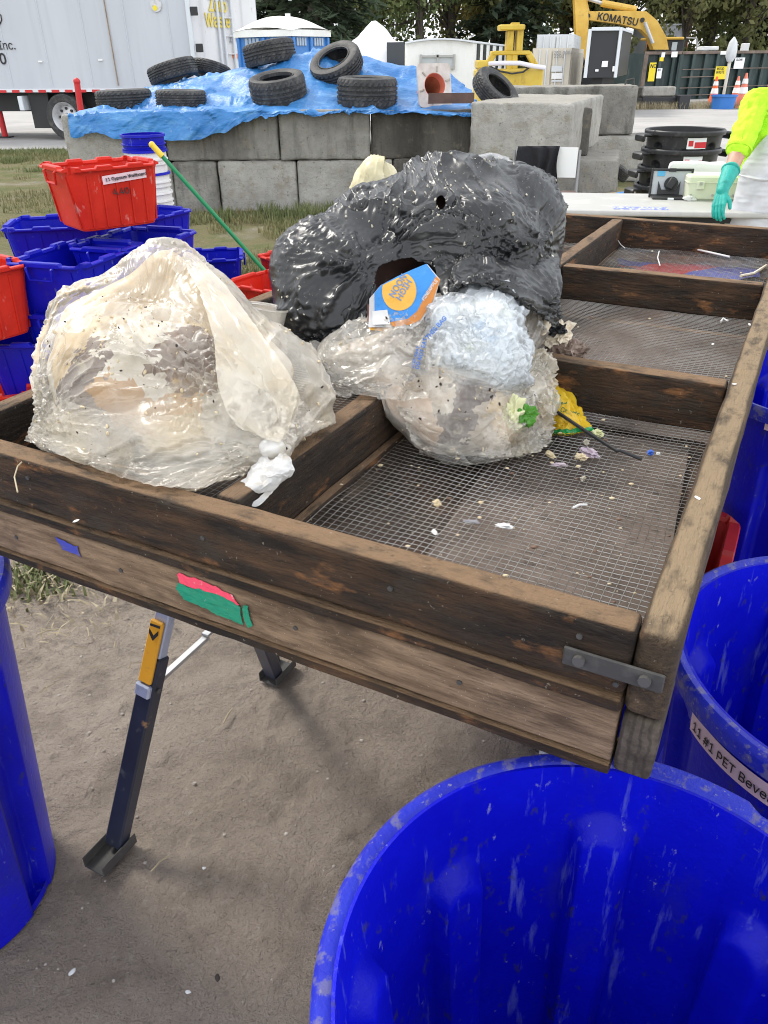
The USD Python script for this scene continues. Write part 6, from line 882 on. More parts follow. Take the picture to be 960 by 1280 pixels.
obj('apron_tie', tube([(cx + math.sin(a_) * .235, cy - math.cos(a_) * .215, zS - .40 + .01 * math.sin(a_ * 3)) for a_ in np.linspace(-1.9, 1.9, 20)], .010, 5), 'apron', pr)
tr2 = bones([(pel, .15, pel + [0, 0, -.05], .15)] + [x for s in (-1, 1) for x in ((pel + [s * .085, 0, -.02], .112, pel + [s * .10, -.02, -.45], .08), (pel + [s * .10, -.02, -.45], .08, pel + [s * .12, .01, -.80], .075))], .025, 8); obj('trousers', tr2, 'trousers', pr, smooth=True)
for s in (-1, 1): f = pel + [s * .12, .02, -.87]; f[2] = .06; obj('boot', bones([(f, .055, f + [0, -.16, -.01], .045), (f, .055, f + [0, .03, .12], .06)], .02, 6), 'boot', pr, smooth=True)
hr = trimesh.creation.icosphere(4, 1.0); v = hr.vertices; kp = (v[:, 2] > .25) | (v[:, 1] > .05); hr.update_faces(kp[hr.faces].all(1)); hr.vertices = hr.vertices * np.array([.083, .105, .122]) * (1 + .04 * (fbm(hr.vertices * 8, 3, 3) - .5))[:, None] + hdC + [0, .006, .006]; obj('hair', hr, 'hair_brown', pr, smooth=True)
for s in (-1, 1): obj('eye', mv(trimesh.creation.icosphere(2, .011), hdC + [s * .031, -.083, .012]), 'eye_white', pr, smooth=True); obj('ear', mv(blob(.028, 4, 2, .2, (.4, .7, 1.1)), hdC + [s * .076, .005, 0]), 'skin', pr, smooth=True)
obj('nose', mv(blob(.016, 4, 2, .1, (.8, 1.2, 1.5)), hdC + [0, -.103, -.018]), 'skin', pr, smooth=True); obj('mouth', mv(blob(.02, 4, 2, .1, (1.2, .4, .35)), hdC + [0, -.092, -.06]), 'lip', pr, smooth=True)
# ---------------------------------------------------------------- grass, stones, litter on the ground
def blades(n, xy, h, seed, spread=0.5):
    r = np.random.default_rng(seed); p = xy(r, n); hh = h * (0.4 + 0.9 * r.random(n)); a = r.random(n) * 2 * PI; l = spread * (r.random(n)) * hh; w_ = 0.004 + 0.004 * r.random(n); d = np.stack([np.cos(a), np.sin(a), 0 * a], 1); s = np.stack([-np.sin(a), np.cos(a), 0 * a], 1) * w_[:, None]
    m_ = p + d * (l * .35)[:, None] + ZU * (hh * .6)[:, None]; t_ = p + d * l[:, None] + ZU * hh[:, None]; v = np.stack([p - s, p + s, m_ - s * .7, m_ + s * .7, t_], 1).reshape(-1, 3); i = np.arange(n)[:, None] * 5; return trimesh.Trimesh(v, np.vstack([i + [0, 1, 3], i + [0, 3, 2], i + [2, 3, 4]]), process=False)
def field(x0, x1, y0, y1, thr, sc, z=-0.03):
    def f(r, n):
        p = np.stack([x0 + (x1 - x0) * r.random(n * 6), y0 + (y1 - y0) * r.random(n * 6), np.full(n * 6, z)], 1); k = fbm(p * [sc, sc, 0] + 3, 3, 5) > thr; p = p[k]; return p[r.integers(0, len(p), n)]
    return f
tag(obj('dry_grass', cat_([blades(16000, field(-8.5, -0.2, 6.3, 10.2, .50, 1.1), .07, 3), blades(9000, field(-9, -3.5, 10.2, 17.5, .44, .6), .09, 4)]), 'grass_mid'), 'dry straw coloured grass between the totes and the concrete wall', 'grass', kind='stuff')
tag(obj('green_grass', cat_([blades(7000, field(-8.5, -0.2, 6.5, 10.15, .57, 1.1), .06, 5), blades(1500, field(-2.2, .6, 9.5, 10.15, .53, 2.6), .15, 6), blades(9000, field(-9, -4, 14.5, 18.2, .40, .5), .10, 7)]), 'grass_green'), 'green grass tufts at the foot of the wall and before the truck', 'grass', kind='stuff')
q = at(42, 725, z=0); tag(obj('grass_tuft', cat_([blades(230, lambda r, n: np.stack([q[0] + .09 * r.normal(size=n), q[1] + .07 * r.normal(size=n), np.full(n, -.01)], 1), .06, 8, 1.2), blades(90, lambda r, n: np.stack([q[0] - .3 + .2 * r.normal(size=n), q[1] + .25 + .12 * r.normal(size=n), np.full(n, -.01)], 1), .07, 9, 1.2)]), 'grass_green'), 'tuft of green grass on the bare dirt beside the left blue bin', 'grass', kind='stuff')
tag(obj('dead_straw', blades(220, lambda r, n: np.stack([q[0] + .1 + .22 * r.normal(size=n), q[1] - .05 + .16 * r.normal(size=n), np.full(n, 0.0)], 1), .035, 10, 2.4), 'straw'), 'trampled dead straw around the grass tuft', 'straw', kind='stuff')
r = np.random.default_rng(27); tw = []
for k in range(80):
    a = at(10 + 180 * r.random() ** 1.6, 715 + 150 * r.random() ** 1.5, z=.002); an = r.random() * 6; L = .012 + .05 * r.random() ** 2; d_ = np.array([math.cos(an), math.sin(an), .15 * r.normal()]) * L / 2; tw.append(tube([a - d_, a + d_ + [0, 0, .004]], .0008 + .0012 * r.random(), 4))
tag(obj('trodden_chaff', cat_(tw), 'straw'), 'short bits of straw and bark trodden into the dirt left of the sawhorse', 'chaff', kind='stuff')
q = at(840, 137, z=0); tag(obj('verge_grass', blades(5000, lambda r, n: np.stack([q[0] + (r.random(n) - .5) * 5.0, q[1] - .4 + .7 * r.random(n), np.full(n, .02)], 1), .22, 12), 'straw'), 'dry grass along the foot of the barrier block', 'grass', kind='stuff')
r = np.random.default_rng(17); st = []
for k in range(2200):
    x, y = -1.6 + 2.6 * r.random(), 0.25 + 2.9 * r.random(); s = 0.0012 + 0.0045 * r.random() ** 5; m = blob(s, k % 9, 0, .4, (1, 1, .6)); m.apply_translation([x, y, float(zdirt(np.array(x), np.array(y))) + s * .2]); st.append(m)
tag(obj('pebbles', cat_(st), 'stone_bits'), 'small pale pebbles and grit scattered on the bare dirt', 'pebbles', kind='stuff')
for k, (p_, s, mt, lab) in enumerate((((255, 1085), .005, 'paper_white', 'white paper flake on the dirt right of the sawhorse foot'), ((90, 1215), .008, 'paper_white', 'white paper flake at the bottom left of the dirt'), ((272, 1222), .008, 'scrap_dark', 'dark bark chip near the bottom of the dirt'), ((235, 1095 + 145), .006, 'paper_white', 'tiny white chip near the bottom edge of the dirt'), ((172, 958), .008, 'paper_white', 'white chip left of the sawhorse leg'))):
    q = at(*p_, z=0.006); tag(obj('litter_flake', mv(blob(s, k, 1, .5, (1, .6, .3)), q, rz=k), mt), lab, 'litter')
for k, (p_, L, an) in enumerate((((200, 1080), .05, .9), ((285, 895), .06, 1.3), ((75, 745), .09, .2), ((110, 790), .05, 2.0), ((60, 790), .07, .4))):
    q = at(*p_, z=0.008); d = np.array([math.cos(an), math.sin(an), 0]); tag(obj('twig', tube([q - d * L / 2, q + [0, .004, .004], q + d * L / 2], .0022, 5), 'straw'), ['straw twig below the sawhorse foot', 'straw twig in the middle of the dirt', 'long straw twig near the grass tuft', 'short twig right of the footprints', 'twig between the grass tuft and the left bin'][k], 'twig')
# ---------------------------------------------------------------- bags of rubbish
def sheet_px(nodes, n=40, m_=40, seed=1, amp=.008, fr=30, thick=0.0):
    """nodes: grid of (px, py, d) rows, spline-interpolated to a crumpled sheet"""
    from scipy.interpolate import RectBivariateSpline
    G = np.array([[at(*x[:2], d=x[2]) for x in row] for row in nodes]); a, b = G.shape[:2]; P = np.stack([RectBivariateSpline(np.arange(a), np.arange(b), G[..., k], kx=min(3, a - 1), ky=min(3, b - 1))(np.linspace(0, a - 1, n), np.linspace(0, b - 1, m_)) for k in range(3)], -1)
    nz = np.stack([np.abs(fbm(P * fr + seed * 3 + 11 * k, 4, seed + k) - .5) for k in range(3)], -1); return grid_mesh(P + (nz - .12) * 2 * amp * 2)
# --- milky bag on the near left bay
M('crinkle_fill', ((0.62, 0.68, 0.72), (0.80, 0.82, 0.80), 18.0), 0.5, [('noise', 12, None, 0.58, 0.66, (0.30, 0.50, 0.78), 0.6), ('noise', 16, (1, 1.2, 1), 0.6, 0.68, (0.70, 0.72, 0.40), 0.6)])
K1 = at(341, 566, d=1.19)
caps1 = chain((150, 480, 1.34, 92), (225, 490, 1.32, 95)) + chain((110, 455, 1.37, 50), (95, 400, 1.42, 30)) + chain((140, 400, 1.42, 50), (210, 345, 1.44, 34)) + chain((205, 335, 1.42, 30), (262, 385, 1.38, 30)) + chain((262, 385, 1.38, 30), (345, 465, 1.31, 40)) + chain((345, 465, 1.31, 40), (385, 508, 1.27, 24)) + chain((300, 520, 1.24, 55), (335, 555, 1.20, 12)) + chain((210, 560, 1.20, 40), (320, 560, 1.19, 18)) + chain((120, 545, 1.26, 38), (50, 546, 1.28, 13)) + chain((160, 560, 1.22, 34), (235, 590, 1.17, 16)) + chain((375, 505, 1.27, 28), (342, 560, 1.20, 9))
bag1 = thing('milky_bag', 'large milky translucent rubbish bag with a tied knot on the near left of the table', 'rubbish bag')
t1 = pull([K1, at(205, 305, d=1.44), at(262, 470, d=1.24)])
f1 = film_bag(caps1, 5, at(205, 480, d=1.33), 5, 0.0, t1, (20, 8), (0.010, 0.020), 0.026, fine=0.0)
T1 = pull([K1, K1, pin(f1, 205, 308), pin(f1, 255, 470), pin(f1, 40, 545)])
g1 = crease(f1, 5, T1, ((24, 12, .015), (46, 12, .0062), (92, 12, .0030)), taut=.40, wob=.35, fine_last=True)
obj('film', g1, 'milky_film', bag1, smooth=True)
def on(m, x, y, up=.012): p = pin(m, x, y); return (x, y, (p - CAM) @ FW - up)
fold = sheet_px([[on(g1, *q) for q in row] for row in (((226, 322), (233, 314), (243, 318)), ((244, 355), (270, 362), (296, 374)), ((266, 415), (306, 428), (346, 444)), ((272, 475), (318, 488), (374, 498)), ((300, 535), (326, 546), (348, 552)))], 100, 70, 9, .002, 26); fold = crease(fold, 45, pull([at(225, 315, d=1.36), K1]), ((30, 12, .010), (65, 12, .004)), floor=False, taut=.3, wob=.3)
inner = film_bag([(a, max(ra - .016, .006), b, max(rb - .016, .006)) for a, ra, b, rb in caps1[:5]], 6, at(190, 470, d=1.36), 5, 0.05, None, (30,), (0.01, 0.012), 0.02, stiff=.2, wr=(.012, 14)); SD = lambda L, m: [(pin(m, x, y), nm, mt) for x, y, nm, mt in L]
regions(inner, SD([(60, 545, 'pale_waste', 'content_white'), (95, 520, 'dark_waste', 'content_grey'), (110, 460, 'dark_waste', 'content_grey'), (165, 425, 'white_pack', 'content_white'), (140, 440, 'white_pack', 'content_white'), (85, 420, 'cream_waste', 'content_cream'), (180, 350, 'cream_waste', 'content_cream'), (235, 455, 'brown_waste', 'content_brown'), (222, 478, 'pale_waste', 'content_white'), (185, 520, 'tan_card', 'content_tan'), (145, 505, 'tan_card', 'content_tan'), (215, 510, 'tan_card', 'content_tan'), (125, 560, 'dark_waste', 'content_grey'), (285, 385, 'cream_waste', 'content_cream'), (330, 440, 'pale_waste', 'content_white'), (300, 520, 'pale_waste', 'content_white'), (235, 570, 'pale_waste', 'content_cream'), (370, 500, 'cream_waste', 'content_cream'), (264, 440, 'brown_waste', 'content_brown'), (210, 380, 'mixed_waste', 'content_mix')], inner), bag1, 3)
obj('outer_fold', fold, 'fold_film', bag1, smooth=True)
def lump(nm, px_, py_, d, r, mat, par, sc=(1, .7, .8), seed=1, rz=0.0, rx=0.0, amp=.3): return obj(nm, mv(blob(r * d / 963, seed, 3, amp, sc), at(px_, py_, d=d), rz=rz, rx=rx), mat, par, smooth=True)
kn = trimesh.creation.icosphere(3, 1.0); kn.vertices = kn.vertices * np.array([.021, .017, .016]) * (1 + .16 * (fbm(kn.vertices * 2 + 4, 3, 3) - .5))[:, None]; kt = obj('knot', mv(kn, at(340, 560, d=1.165)), 'knot_film', bag1, smooth=True)
tail = sheet_px([[(330, 566, 1.165), (338, 574, 1.15), (346, 570, 1.15), (352, 562, 1.165)], [(318, 582, 1.155), (332, 588, 1.135), (350, 584, 1.135), (366, 574, 1.155)], [(302, 600, 1.15), (322, 606, 1.13), (346, 602, 1.13), (368, 590, 1.15)], [(290, 608, 1.15), (314, 614, 1.135), (336, 614, 1.135), (350, 604, 1.15)]], 44, 50, 3, .007, 30); v = tail.vertices; obj('tail', tail, 'knot_film', kt, smooth=True)
tl2 = sheet_px([[(338, 606, 1.14), (344, 606, 1.14), (352, 602, 1.14)], [(328, 618, 1.135), (334, 620, 1.135), (340, 616, 1.135)], [(312, 628, 1.13), (318, 632, 1.13), (326, 630, 1.13)]], 24, 16, 4, .003, 40); obj('torn_strip', tl2, 'knot_film', kt, smooth=True)
flap = sheet_px([[(238, 588, 1.165), (250, 590, 1.16), (268, 592, 1.165)], [(240, 600, 1.15), (256, 600, 1.15), (272, 594, 1.155)], [(240, 610, 1.145), (252, 609, 1.145), (262, 602, 1.15)]], 24, 24, 6, .003, 30); obj('hem', flap, 'milky_film', bag1, smooth=True)
# --- black bag at the top of the heap
bag2 = thing('black_bag', 'torn glossy black rubbish bag draped over the top of the tall heap', 'rubbish bag')
caps2 = chain((395, 325, 1.66, 42), (470, 300, 1.72, 55)) + chain((470, 300, 1.72, 55), (560, 275, 1.80, 66)) + chain((560, 275, 1.80, 68), (640, 275, 1.82, 62)) + chain((640, 285, 1.82, 58), (662, 350, 1.80, 36)) + chain((390, 335, 1.62, 40), (410, 395, 1.58, 36)) + chain((375, 340, 1.64, 28), (380, 400, 1.60, 22)) + chain((600, 320, 1.70, 52), (640, 335, 1.70, 42)) + chain((440, 350, 1.60, 45), (430, 390, 1.58, 34)) + chain((520, 300, 1.66, 50), (610, 300, 1.68, 55)) + chain((372, 400, 1.62, 14), (374, 430, 1.62, 9)) + chain((470, 370, 1.64, 40), (600, 370, 1.68, 44))
t2 = pull([at(462, 322, d=1.58), at(640, 255, d=1.75), at(700, 350, d=1.8)])
fm2 = film_bag(caps2, 8, at(530, 310, d=1.76), 5, 0.0, t2, (20, 8), (0.010, 0.022), 0.026, supp=True, fine=0.0)
fm2 = crease(fm2, 8, pull([pin(fm2, 464, 322), pin(fm2, 464, 322), pin(fm2, 690, 300), pin(fm2, 620, 345), pin(fm2, 380, 430)]), ((22, 12, .019), (48, 12, .0082), (96, 12, .0034)), taut=.36, wob=.30, fine_last=True)
# the hole through which the drinks carton shows is cut out of the film
hp = fm2.triangles_center - CAM; hd_ = hp @ FW; hp = np.stack([hp @ RT / hd_ * F + 480, 640 - F * (hp @ UP) / hd_, hd_], 1)
cut = (((hp[:, 0] - 508) / 40) ** 2 + ((hp[:, 1] - 348) / 25) ** 2 < 1 + .5 * (fbm(np.stack([hp[:, 0] * .09, hp[:, 1] * .09, 0 * hp[:, 0]], 1), 3, 3) - .5)) & (hp[:, 2] < 1.72) | ((((hp[:, 0] - 551) / 6) ** 2 + ((hp[:, 1] - 253) / 9) ** 2 < 1) & (hp[:, 2] < 1.8)); fm2.update_faces(~cut); obj('film', fm2, 'black_film', bag2, smooth=True)
inn2 = film_bag([(a, max(ra - .02, .01), b, max(rb - .02, .01)) for a, ra, b, rb in caps2[:5]], 9, at(530, 310, d=1.78), 4, 0.03, None, (20,), (.01, .012), .03, stiff=.2, wr=(.014, 12)); obj('contents', inn2, 'content_dark', bag2, smooth=True)
top = film_bag(chain((545, 245, 1.84, 42), (610, 235, 1.86, 34)) + chain((610, 240, 1.86, 38), (655, 262, 1.86, 34)) + chain((655, 262, 1.86, 34), (682, 310, 1.87, 20)), 12, None, 5, 0.10, pull([at(690, 330, d=1.86), at(520, 250, d=1.8)]), (40, 20), (.008, .014), .02, supp=False, fine=.06); obj('grey_film', crease(top, 12, pull([pin(top, 690, 320), pin(top, 520, 240)]), ((30, 8, .007), (80, 8, .0025)), floor=False), 'grey_film', bag2, smooth=True, label='dusty grey outer face of the bag along its top')
hemb = film_bag(chain((372, 405, 1.63, 16), (382, 440, 1.60, 14)) + chain((382, 440, 1.60, 14), (430, 425, 1.56, 14)) + chain((430, 425, 1.56, 13), (465, 418, 1.54, 10)), 14, None, 5, .18, None, (40, 20), (.006, .018), .012, supp=True, fine=.12); obj('ragged_hem', crease(hemb, 14, pull([pin(hemb, 380, 420), pin(hemb, 455, 420)]), ((30, 5, .012), (70, 5, .006)), crumple=1.0), 'black_film', bag2, smooth=True)
# --- pale cabbage behind the top
cbt = thing('cabbage', 'pale round cabbage sticking up behind the black bag', 'cabbage', at(471, 245, d=1.93), 0, ry=.15)
for k in range(4):
    cab = trimesh.creation.icosphere(5, 1.0); v = cab.vertices; sc_k = 1.0 - .035 * k; an = np.arctan2(v[:, 1], v[:, 0]) + 1.57 + k * .5; q = fbm(v * 2.2 + k, 4, 3 + k) - .5; vein = np.exp(-np.abs(np.sin(an * 4 + v[:, 2] * 1.2)) * 9); cab.vertices = v * np.array([.069, .064, .092]) * sc_k * (1 + .14 * q + .028 * vein + .015 * np.sin(v[:, 2] * 14 + an * 3))[:, None]
    if k < 3: top_k = .35 + .5 * np.sin(an * 1.5 + k * 2.1) * .5 + .25 * (fbm(v * 4 + k, 3, 7) - .5); f_ = (v[:, 2] < top_k)[cab.faces].all(1) if k else (v[:, 0] < .15 + .3 * q)[cab.faces].all(1); cab.update_faces(f_); cab.remove_unreferenced_vertices()
    obj('leaf', cab, 'cabbage', cbt, smooth=True)
# --- clear bag at the foot of the heap
bag3 = thing('clear_bag', 'clear plastic rubbish bag with food waste at the foot of the tall heap', 'rubbish bag')
caps3 = chain((400, 462, 1.49, 12), (440, 450, 1.50, 26)) + chain((440, 450, 1.50, 26), (500, 445, 1.50, 46)) + chain((500, 455, 1.50, 48), (590, 500, 1.50, 62)) + chain((590, 505, 1.50, 62), (640, 500, 1.53, 38)) + chain((470, 500, 1.47, 18), (560, 525, 1.45, 40)) + chain((560, 530, 1.46, 42), (620, 540, 1.46, 36)) + chain((650, 470, 1.58, 32), (655, 530, 1.53, 16)) + chain((520, 420, 1.52, 44), (600, 420, 1.56, 56)) + chain((600, 420, 1.56, 56), (650, 410, 1.62, 34)) + chain((412, 435, 1.52, 16), (450, 430, 1.52, 28))
t3 = pull([at(520, 385, d=1.5), at(680, 470, d=1.6), at(445, 500, d=1.46)])
f3 = film_bag(caps3, 21, at(560, 480, d=1.52), 5, 0.0, t3, (20, 8), (0.008, 0.026), 0.016, fine=0.0)
f3 = crease(f3, 21, pull([pin(f3, 430, 490), pin(f3, 540, 395), pin(f3, 675, 480)]), ((24, 12, .018), (46, 12, .009), (95, 11, .0030)), taut=.36)
obj('film', f3, 'clear_film', bag3, smooth=True)
inn3 = film_bag([(a, max(ra - .014, .006), b, max(rb - .014, .006)) for a, ra, b, rb in caps3[:8]], 22, at(560, 480, d=1.52), 5, 0.06, None, (30,), (.01, .014), .012, stiff=.2, wr=(.016, 16)); regions(inn3, SD([(430, 440, 'beige_waste', 'content_beige'), (500, 425, 'dark_waste', 'content_grey'), (470, 460, 'beige_waste', 'content_beige'), (470, 500, 'fish_skin', 'content_peach'), (520, 515, 'fish_skin', 'content_peach'), (530, 470, 'mixed_waste', 'content_mix'), (545, 490, 'pale_waste', 'content_white'), (560, 535, 'dark_waste', 'content_grey'), (600, 515, 'dark_waste', 'content_grey'), (620, 540, 'beige_waste', 'content_beige'), (590, 565, 'pale_waste', 'content_white'), (650, 525, 'pale_waste', 'content_cream'), (665, 470, 'beige_waste', 'content_cream'), (560, 400, 'dark_waste', 'content_brown'), (640, 400, 'mixed_waste', 'content_mix')], inn3), bag3, 7)
cr = thing('crinkled_bag', 'crinkled whitish clear bag with blue print bulging out of the heap', 'plastic bag')
capsc = chain((560, 400, 1.46, 34), (600, 410, 1.47, 54)) + chain((545, 450, 1.45, 26), (610, 450, 1.45, 50)) + chain((580, 470, 1.45, 28), (630, 460, 1.46, 36)) + chain((600, 370, 1.50, 26), (620, 380, 1.50, 34)) + chain((535, 455, 1.45, 14), (525, 460, 1.45, 8))
def facets(m, seed, amps):
    """crumpled stiff film: random dents on ever finer triangles, kept sharp-edged"""
    r_ = np.random.default_rng(seed); P, Fc = np.array(m.vertices), np.array(m.faces)
    for k, a in enumerate(amps):
        if k: P, Fc = trimesh.remesh.subdivide(P, Fc)
        n = np.array(trimesh.Trimesh(P, Fc, process=False).vertex_normals); P = P + n * (r_.normal(size=(len(P), 1)) * a) + r_.normal(size=P.shape) * a * .35
    return trimesh.Trimesh(P, Fc, process=False)
crm = film_bag(capsc, 31, at(595, 425, d=1.47), 3, .02, None, (6,), (.012, .018), .012, supp=False)
crm = facets(crm, 31, (.0034, .0011, .0, .0)); crm = crease(crm, 33, pull([pin(crm, 575, 415), pin(crm, 655, 470), pin(crm, 530, 460)]), ((24, 10, .009), (46, 10, .007), (90, 10, .0030)), floor=False, taut=.30, wob=.4, reach=.09); obj('film', crm, 'white_crinkle', cr, smooth=True)
drape = sheet_px([[(536, 318, 1.60), (590, 312, 1.60), (640, 316, 1.63), (698, 322, 1.70)], [(546, 345, 1.53), (596, 332, 1.52), (648, 338, 1.54), (702, 352, 1.62)], [(552, 372, 1.47), (600, 348, 1.445), (652, 366, 1.46), (702, 384, 1.57)], [(560, 384, 1.45), (606, 352, 1.415), (664, 384, 1.45), (694, 410, 1.55)]], 80, 110, 9, .002, 22); drape = crease(drape, 41, pull([at(600, 300, d=1.6), at(700, 400, d=1.56), at(552, 380, d=1.44)]), ((30, 12, .012), (60, 12, .006), (110, 12, .002)), floor=False, taut=.3, wob=.3); obj('front_drape', drape, 'black_film', bag2, smooth=True)
lob = sheet_px([[(442, 262, 1.70), (420, 282, 1.66), (392, 300, 1.64), (360, 318, 1.66)], [(466, 300, 1.60), (440, 318, 1.575), (400, 335, 1.575), (348, 348, 1.62)], [(468, 345, 1.545), (444, 356, 1.53), (402, 372, 1.54), (346, 376, 1.60)], [(470, 388, 1.52), (440, 400, 1.515), (402, 408, 1.53), (358, 405, 1.58)], [(462, 414, 1.525), (438, 430, 1.515), (405, 428, 1.53), (368, 424, 1.575)]], 110, 110, 10, .0015, 16); lob = crease(lob, 43, pull([at(464, 322, d=1.56), at(464, 322, d=1.56), at(380, 425, d=1.54), at(350, 340, d=1.6)]), ((28, 12, .014), (55, 12, .007), (110, 12, .0026)), floor=False, taut=.3, wob=.3); obj('left_drape', lob, 'black_film', bag2, smooth=True)
obj('contents', film_bag([(a, max(ra - .014, .005), b, max(rb - .014, .005)) for a, ra, b, rb in capsc], 32, at(595, 425, d=1.48), 4, .04, None, (20,), (.01, .012), .012, supp=False, stiff=.2, wr=(.01, 20)), 'crinkle_fill', cr, smooth=True)


# --- loose outer folds of the films
def zz(x, y, z): r_ = ray(x, y); return (x, y, (z - CAM[2]) / r_[2])
def loose(nm, nodes, seed, hold, layers, mat, par, n=90, m_=90, floor=True): q = sheet_px(nodes, n, m_, seed, .002, 22); obj(nm, crease(q, seed, pull(hold), layers, floor=floor, taut=.28, wob=.35), mat, par, smooth=True)
LZ = TO[2] + .010
loose('skirt', [[(66, 492, 1.275), (150, 516, 1.205), (232, 522, 1.18), (322, 545, 1.165)], [(44, 530, 1.262), (128, 556, 1.182), (222, 566, 1.150), (326, 560, 1.160)], [zz(30, 550, LZ), zz(104, 580, LZ), zz(205, 608, LZ), (286, 592, 1.150)]], 71, [K1, K1, at(30, 550, z=LZ), at(150, 500, d=1.22)], ((28, 12, .010), (56, 12, .0055), (105, 12, .0024)), 'milky_film', bag1, 110, 130)
loose('loose_fold', [[(388, 428, 1.53), (440, 424, 1.50), (500, 414, 1.470), (545, 398, 1.455)], [(378, 452, 1.49), (440, 455, 1.445), (500, 448, 1.420), (552, 436, 1.412)], [(396, 478, 1.455), (445, 480, 1.425), (497, 478, 1.408), (548, 470, 1.402)], [(426, 494, 1.44), (462, 498, 1.418), (505, 500, 1.402), (552, 494, 1.398)]], 72, [at(530, 395, d=1.45), at(395, 480, d=1.45)], ((26, 12, .014), (54, 12, .007), (100, 12, .0026)), 'clear_film', bag3)
loose('side_fold', [[(640, 450, 1.485), (668, 445, 1.52), (690, 440, 1.56)], [(640, 500, 1.442), (672, 498, 1.475), (694, 502, 1.52)], [(622, 545, 1.422), (662, 552, 1.442), (690, 546, 1.49)], [(596, 570, 1.420), (648, 577, 1.425), (682, 566, 1.47)]], 73, [at(680, 440, d=1.55), at(620, 575, d=1.42), at(690, 560, d=1.48)], ((24, 12, .015), (50, 12, .008), (100, 12, .0028)), 'fold_film', bag3)
loose('belly_fold', [[(496, 508, 1.418), (556, 516, 1.395), (625, 512, 1.405)], [(512, 540, 1.405), (568, 550, 1.380), (636, 545, 1.395)], [(524, 566, 1.405), (576, 580, 1.385), (640, 572, 1.400)]], 74, [at(490, 505, d=1.42), at(660, 560, d=1.42)], ((26, 12, .012), (54, 12, .0065), (100, 12, .0024)), 'clear_film', bag3)
# ---------------------------------------------------------------- things stuck in the heap and lying on the mesh
def cam_plane(px_, py_, d, tilt=0.0, roll=0.0):
    """a point seen at a pixel and the axes of a panel there that faces the viewer"""
    o = at(px_, py_, d=d); n = (CAM - o) / np.linalg.norm(CAM - o); x = np.cross([0, 0, 1.0], n); x /= np.linalg.norm(x); y = np.cross(n, x); n = n * math.cos(tilt) + y * math.sin(tilt); y = np.cross(n, x); c, s = math.cos(roll), math.sin(roll); return o, x * c + y * s, -x * s + y * c
# drinks carton: panel lying in the picture's px offsets, scaled at its distance
dB = 1.435; oB, xB, yB = cam_plane(503, 372, dB, 0.25); sB = dB / 963.0
def bp(pts): return [((x - 503) * sB, -(y - 372) * sB * 1.05) for x, y in pts]
def bend(m):
    v = m.vertices; v[:, 2] += -1.6 * v[:, 0] ** 2 + .004 * np.sin(v[:, 1] * 70) + .006 * (fbm(np.stack([v[:, 0] * 28, v[:, 1] * 28, 0 * v[:, 0]], 1), 3, 4) - .5); return m
def panel(pts, z0, th):
    m = prism(bp(pts), th); 
    for _ in range(4): m = m.subdivide()
    m.vertices[:, 2] += z0; return frame_to(bend(m), oB, xB, yB)
ctn = thing('drinks_carton', 'torn blue and gold printed drinks carton poking from a hole in the black bag', 'carton')
OUT = [(462, 372), (477, 357), (506, 343), (533, 331), (549, 350), (541, 375), (524, 400), (514, 407), (489, 405), (461, 404)]
obj('board', panel([(x + (x > 503) * 1.2 - (x < 503) * .6, y + (y > 372) * 2.2) for x, y in OUT], -0.002, 0.0018), 'card_raw', ctn, smooth=30)
obj('front', panel([(468, 366), (477, 357), (506, 343), (533, 331), (545, 346), (521, 388), (510, 397), (488, 401), (485, 387), (468, 386)], 0.0, 0.0010), 'box_blue', ctn, smooth=30); obj('edge_band', panel([(545, 346), (550, 351), (541, 375), (525, 399), (515, 404), (490, 407), (488, 401), (510, 397), (521, 388)], 0.0003, 0.0010), 'box_orange', ctn, smooth=30)
cc_ = [(499 + 21.5 * math.cos(a) * (1.0), 364.5 + 22.5 * math.sin(a)) for a in np.linspace(0, 2 * PI, 40, endpoint=False)]; cc_ = [(x, y) for x, y in cc_ if y > 343 - (x - 506) * .42 + 1]; obj('gold_disc', panel(cc_, 0.0012, 0.0008), 'box_gold', ctn, smooth=30)
def btext(s, h, p0, ang, mt, bold=True):
    m = text_mesh(s, h * sB, .0006, bold); m = m.subdivide_to_size(.006) if len(m.faces) < 4000 else m; c, s_ = math.cos(ang), math.sin(ang); v = m.vertices.copy(); q = bp([p0])[0]; m.vertices = np.stack([q[0] + v[:, 0] * c - v[:, 1] * s_, q[1] + v[:, 0] * s_ + v[:, 1] * c, v[:, 2] + .0022], 1); return frame_to(bend(m), oB, xB, yB)
obj('lettering', btext('HIGH', 7.6, (509, 350), math.radians(-122), 'x'), 'ink_gold_blue', ctn); obj('lettering', btext('NOON', 7.6, (502.5, 343.5), math.radians(-122), 'x'), 'ink_gold_blue', ctn); obj('lettering', btext('PINEAPPLE', 4.0, (530, 376), math.radians(-125) + PI, 'x'), 'paper_white', ctn)
obj('white_flap', panel([(465, 387), (484, 386), (488, 404), (466, 404)], 0.003, 0.001), 'paper_white', ctn); obj('side_flap', panel([(459, 376), (465, 388), (465, 404), (459, 398)], -.004, .001), 'card_brown', ctn); obj('lower_flap', panel([(461, 404), (489, 406), (478, 411), (462, 409)], -.006, .001), 'box_gold', ctn)
# blue print on the crinkled bag
for s, p0, ang, h in (('DO NOT EAT', (523, 462), 1.30, 4.6), ('KEEP AWAY', (517, 460), 1.30, 3.4), ('THIS BAG', (535, 425), 0.85, 5.2)):
    o, x, y = cam_plane(p0[0], p0[1], (pin(crm, *p0) - CAM) @ FW - .006); obj('printing', text(s, h * 1.43 / 963, o, x * math.cos(ang) + y * math.sin(ang), -x * math.sin(ang) + y * math.cos(ang), .0006, True), 'ink_blue', cr)
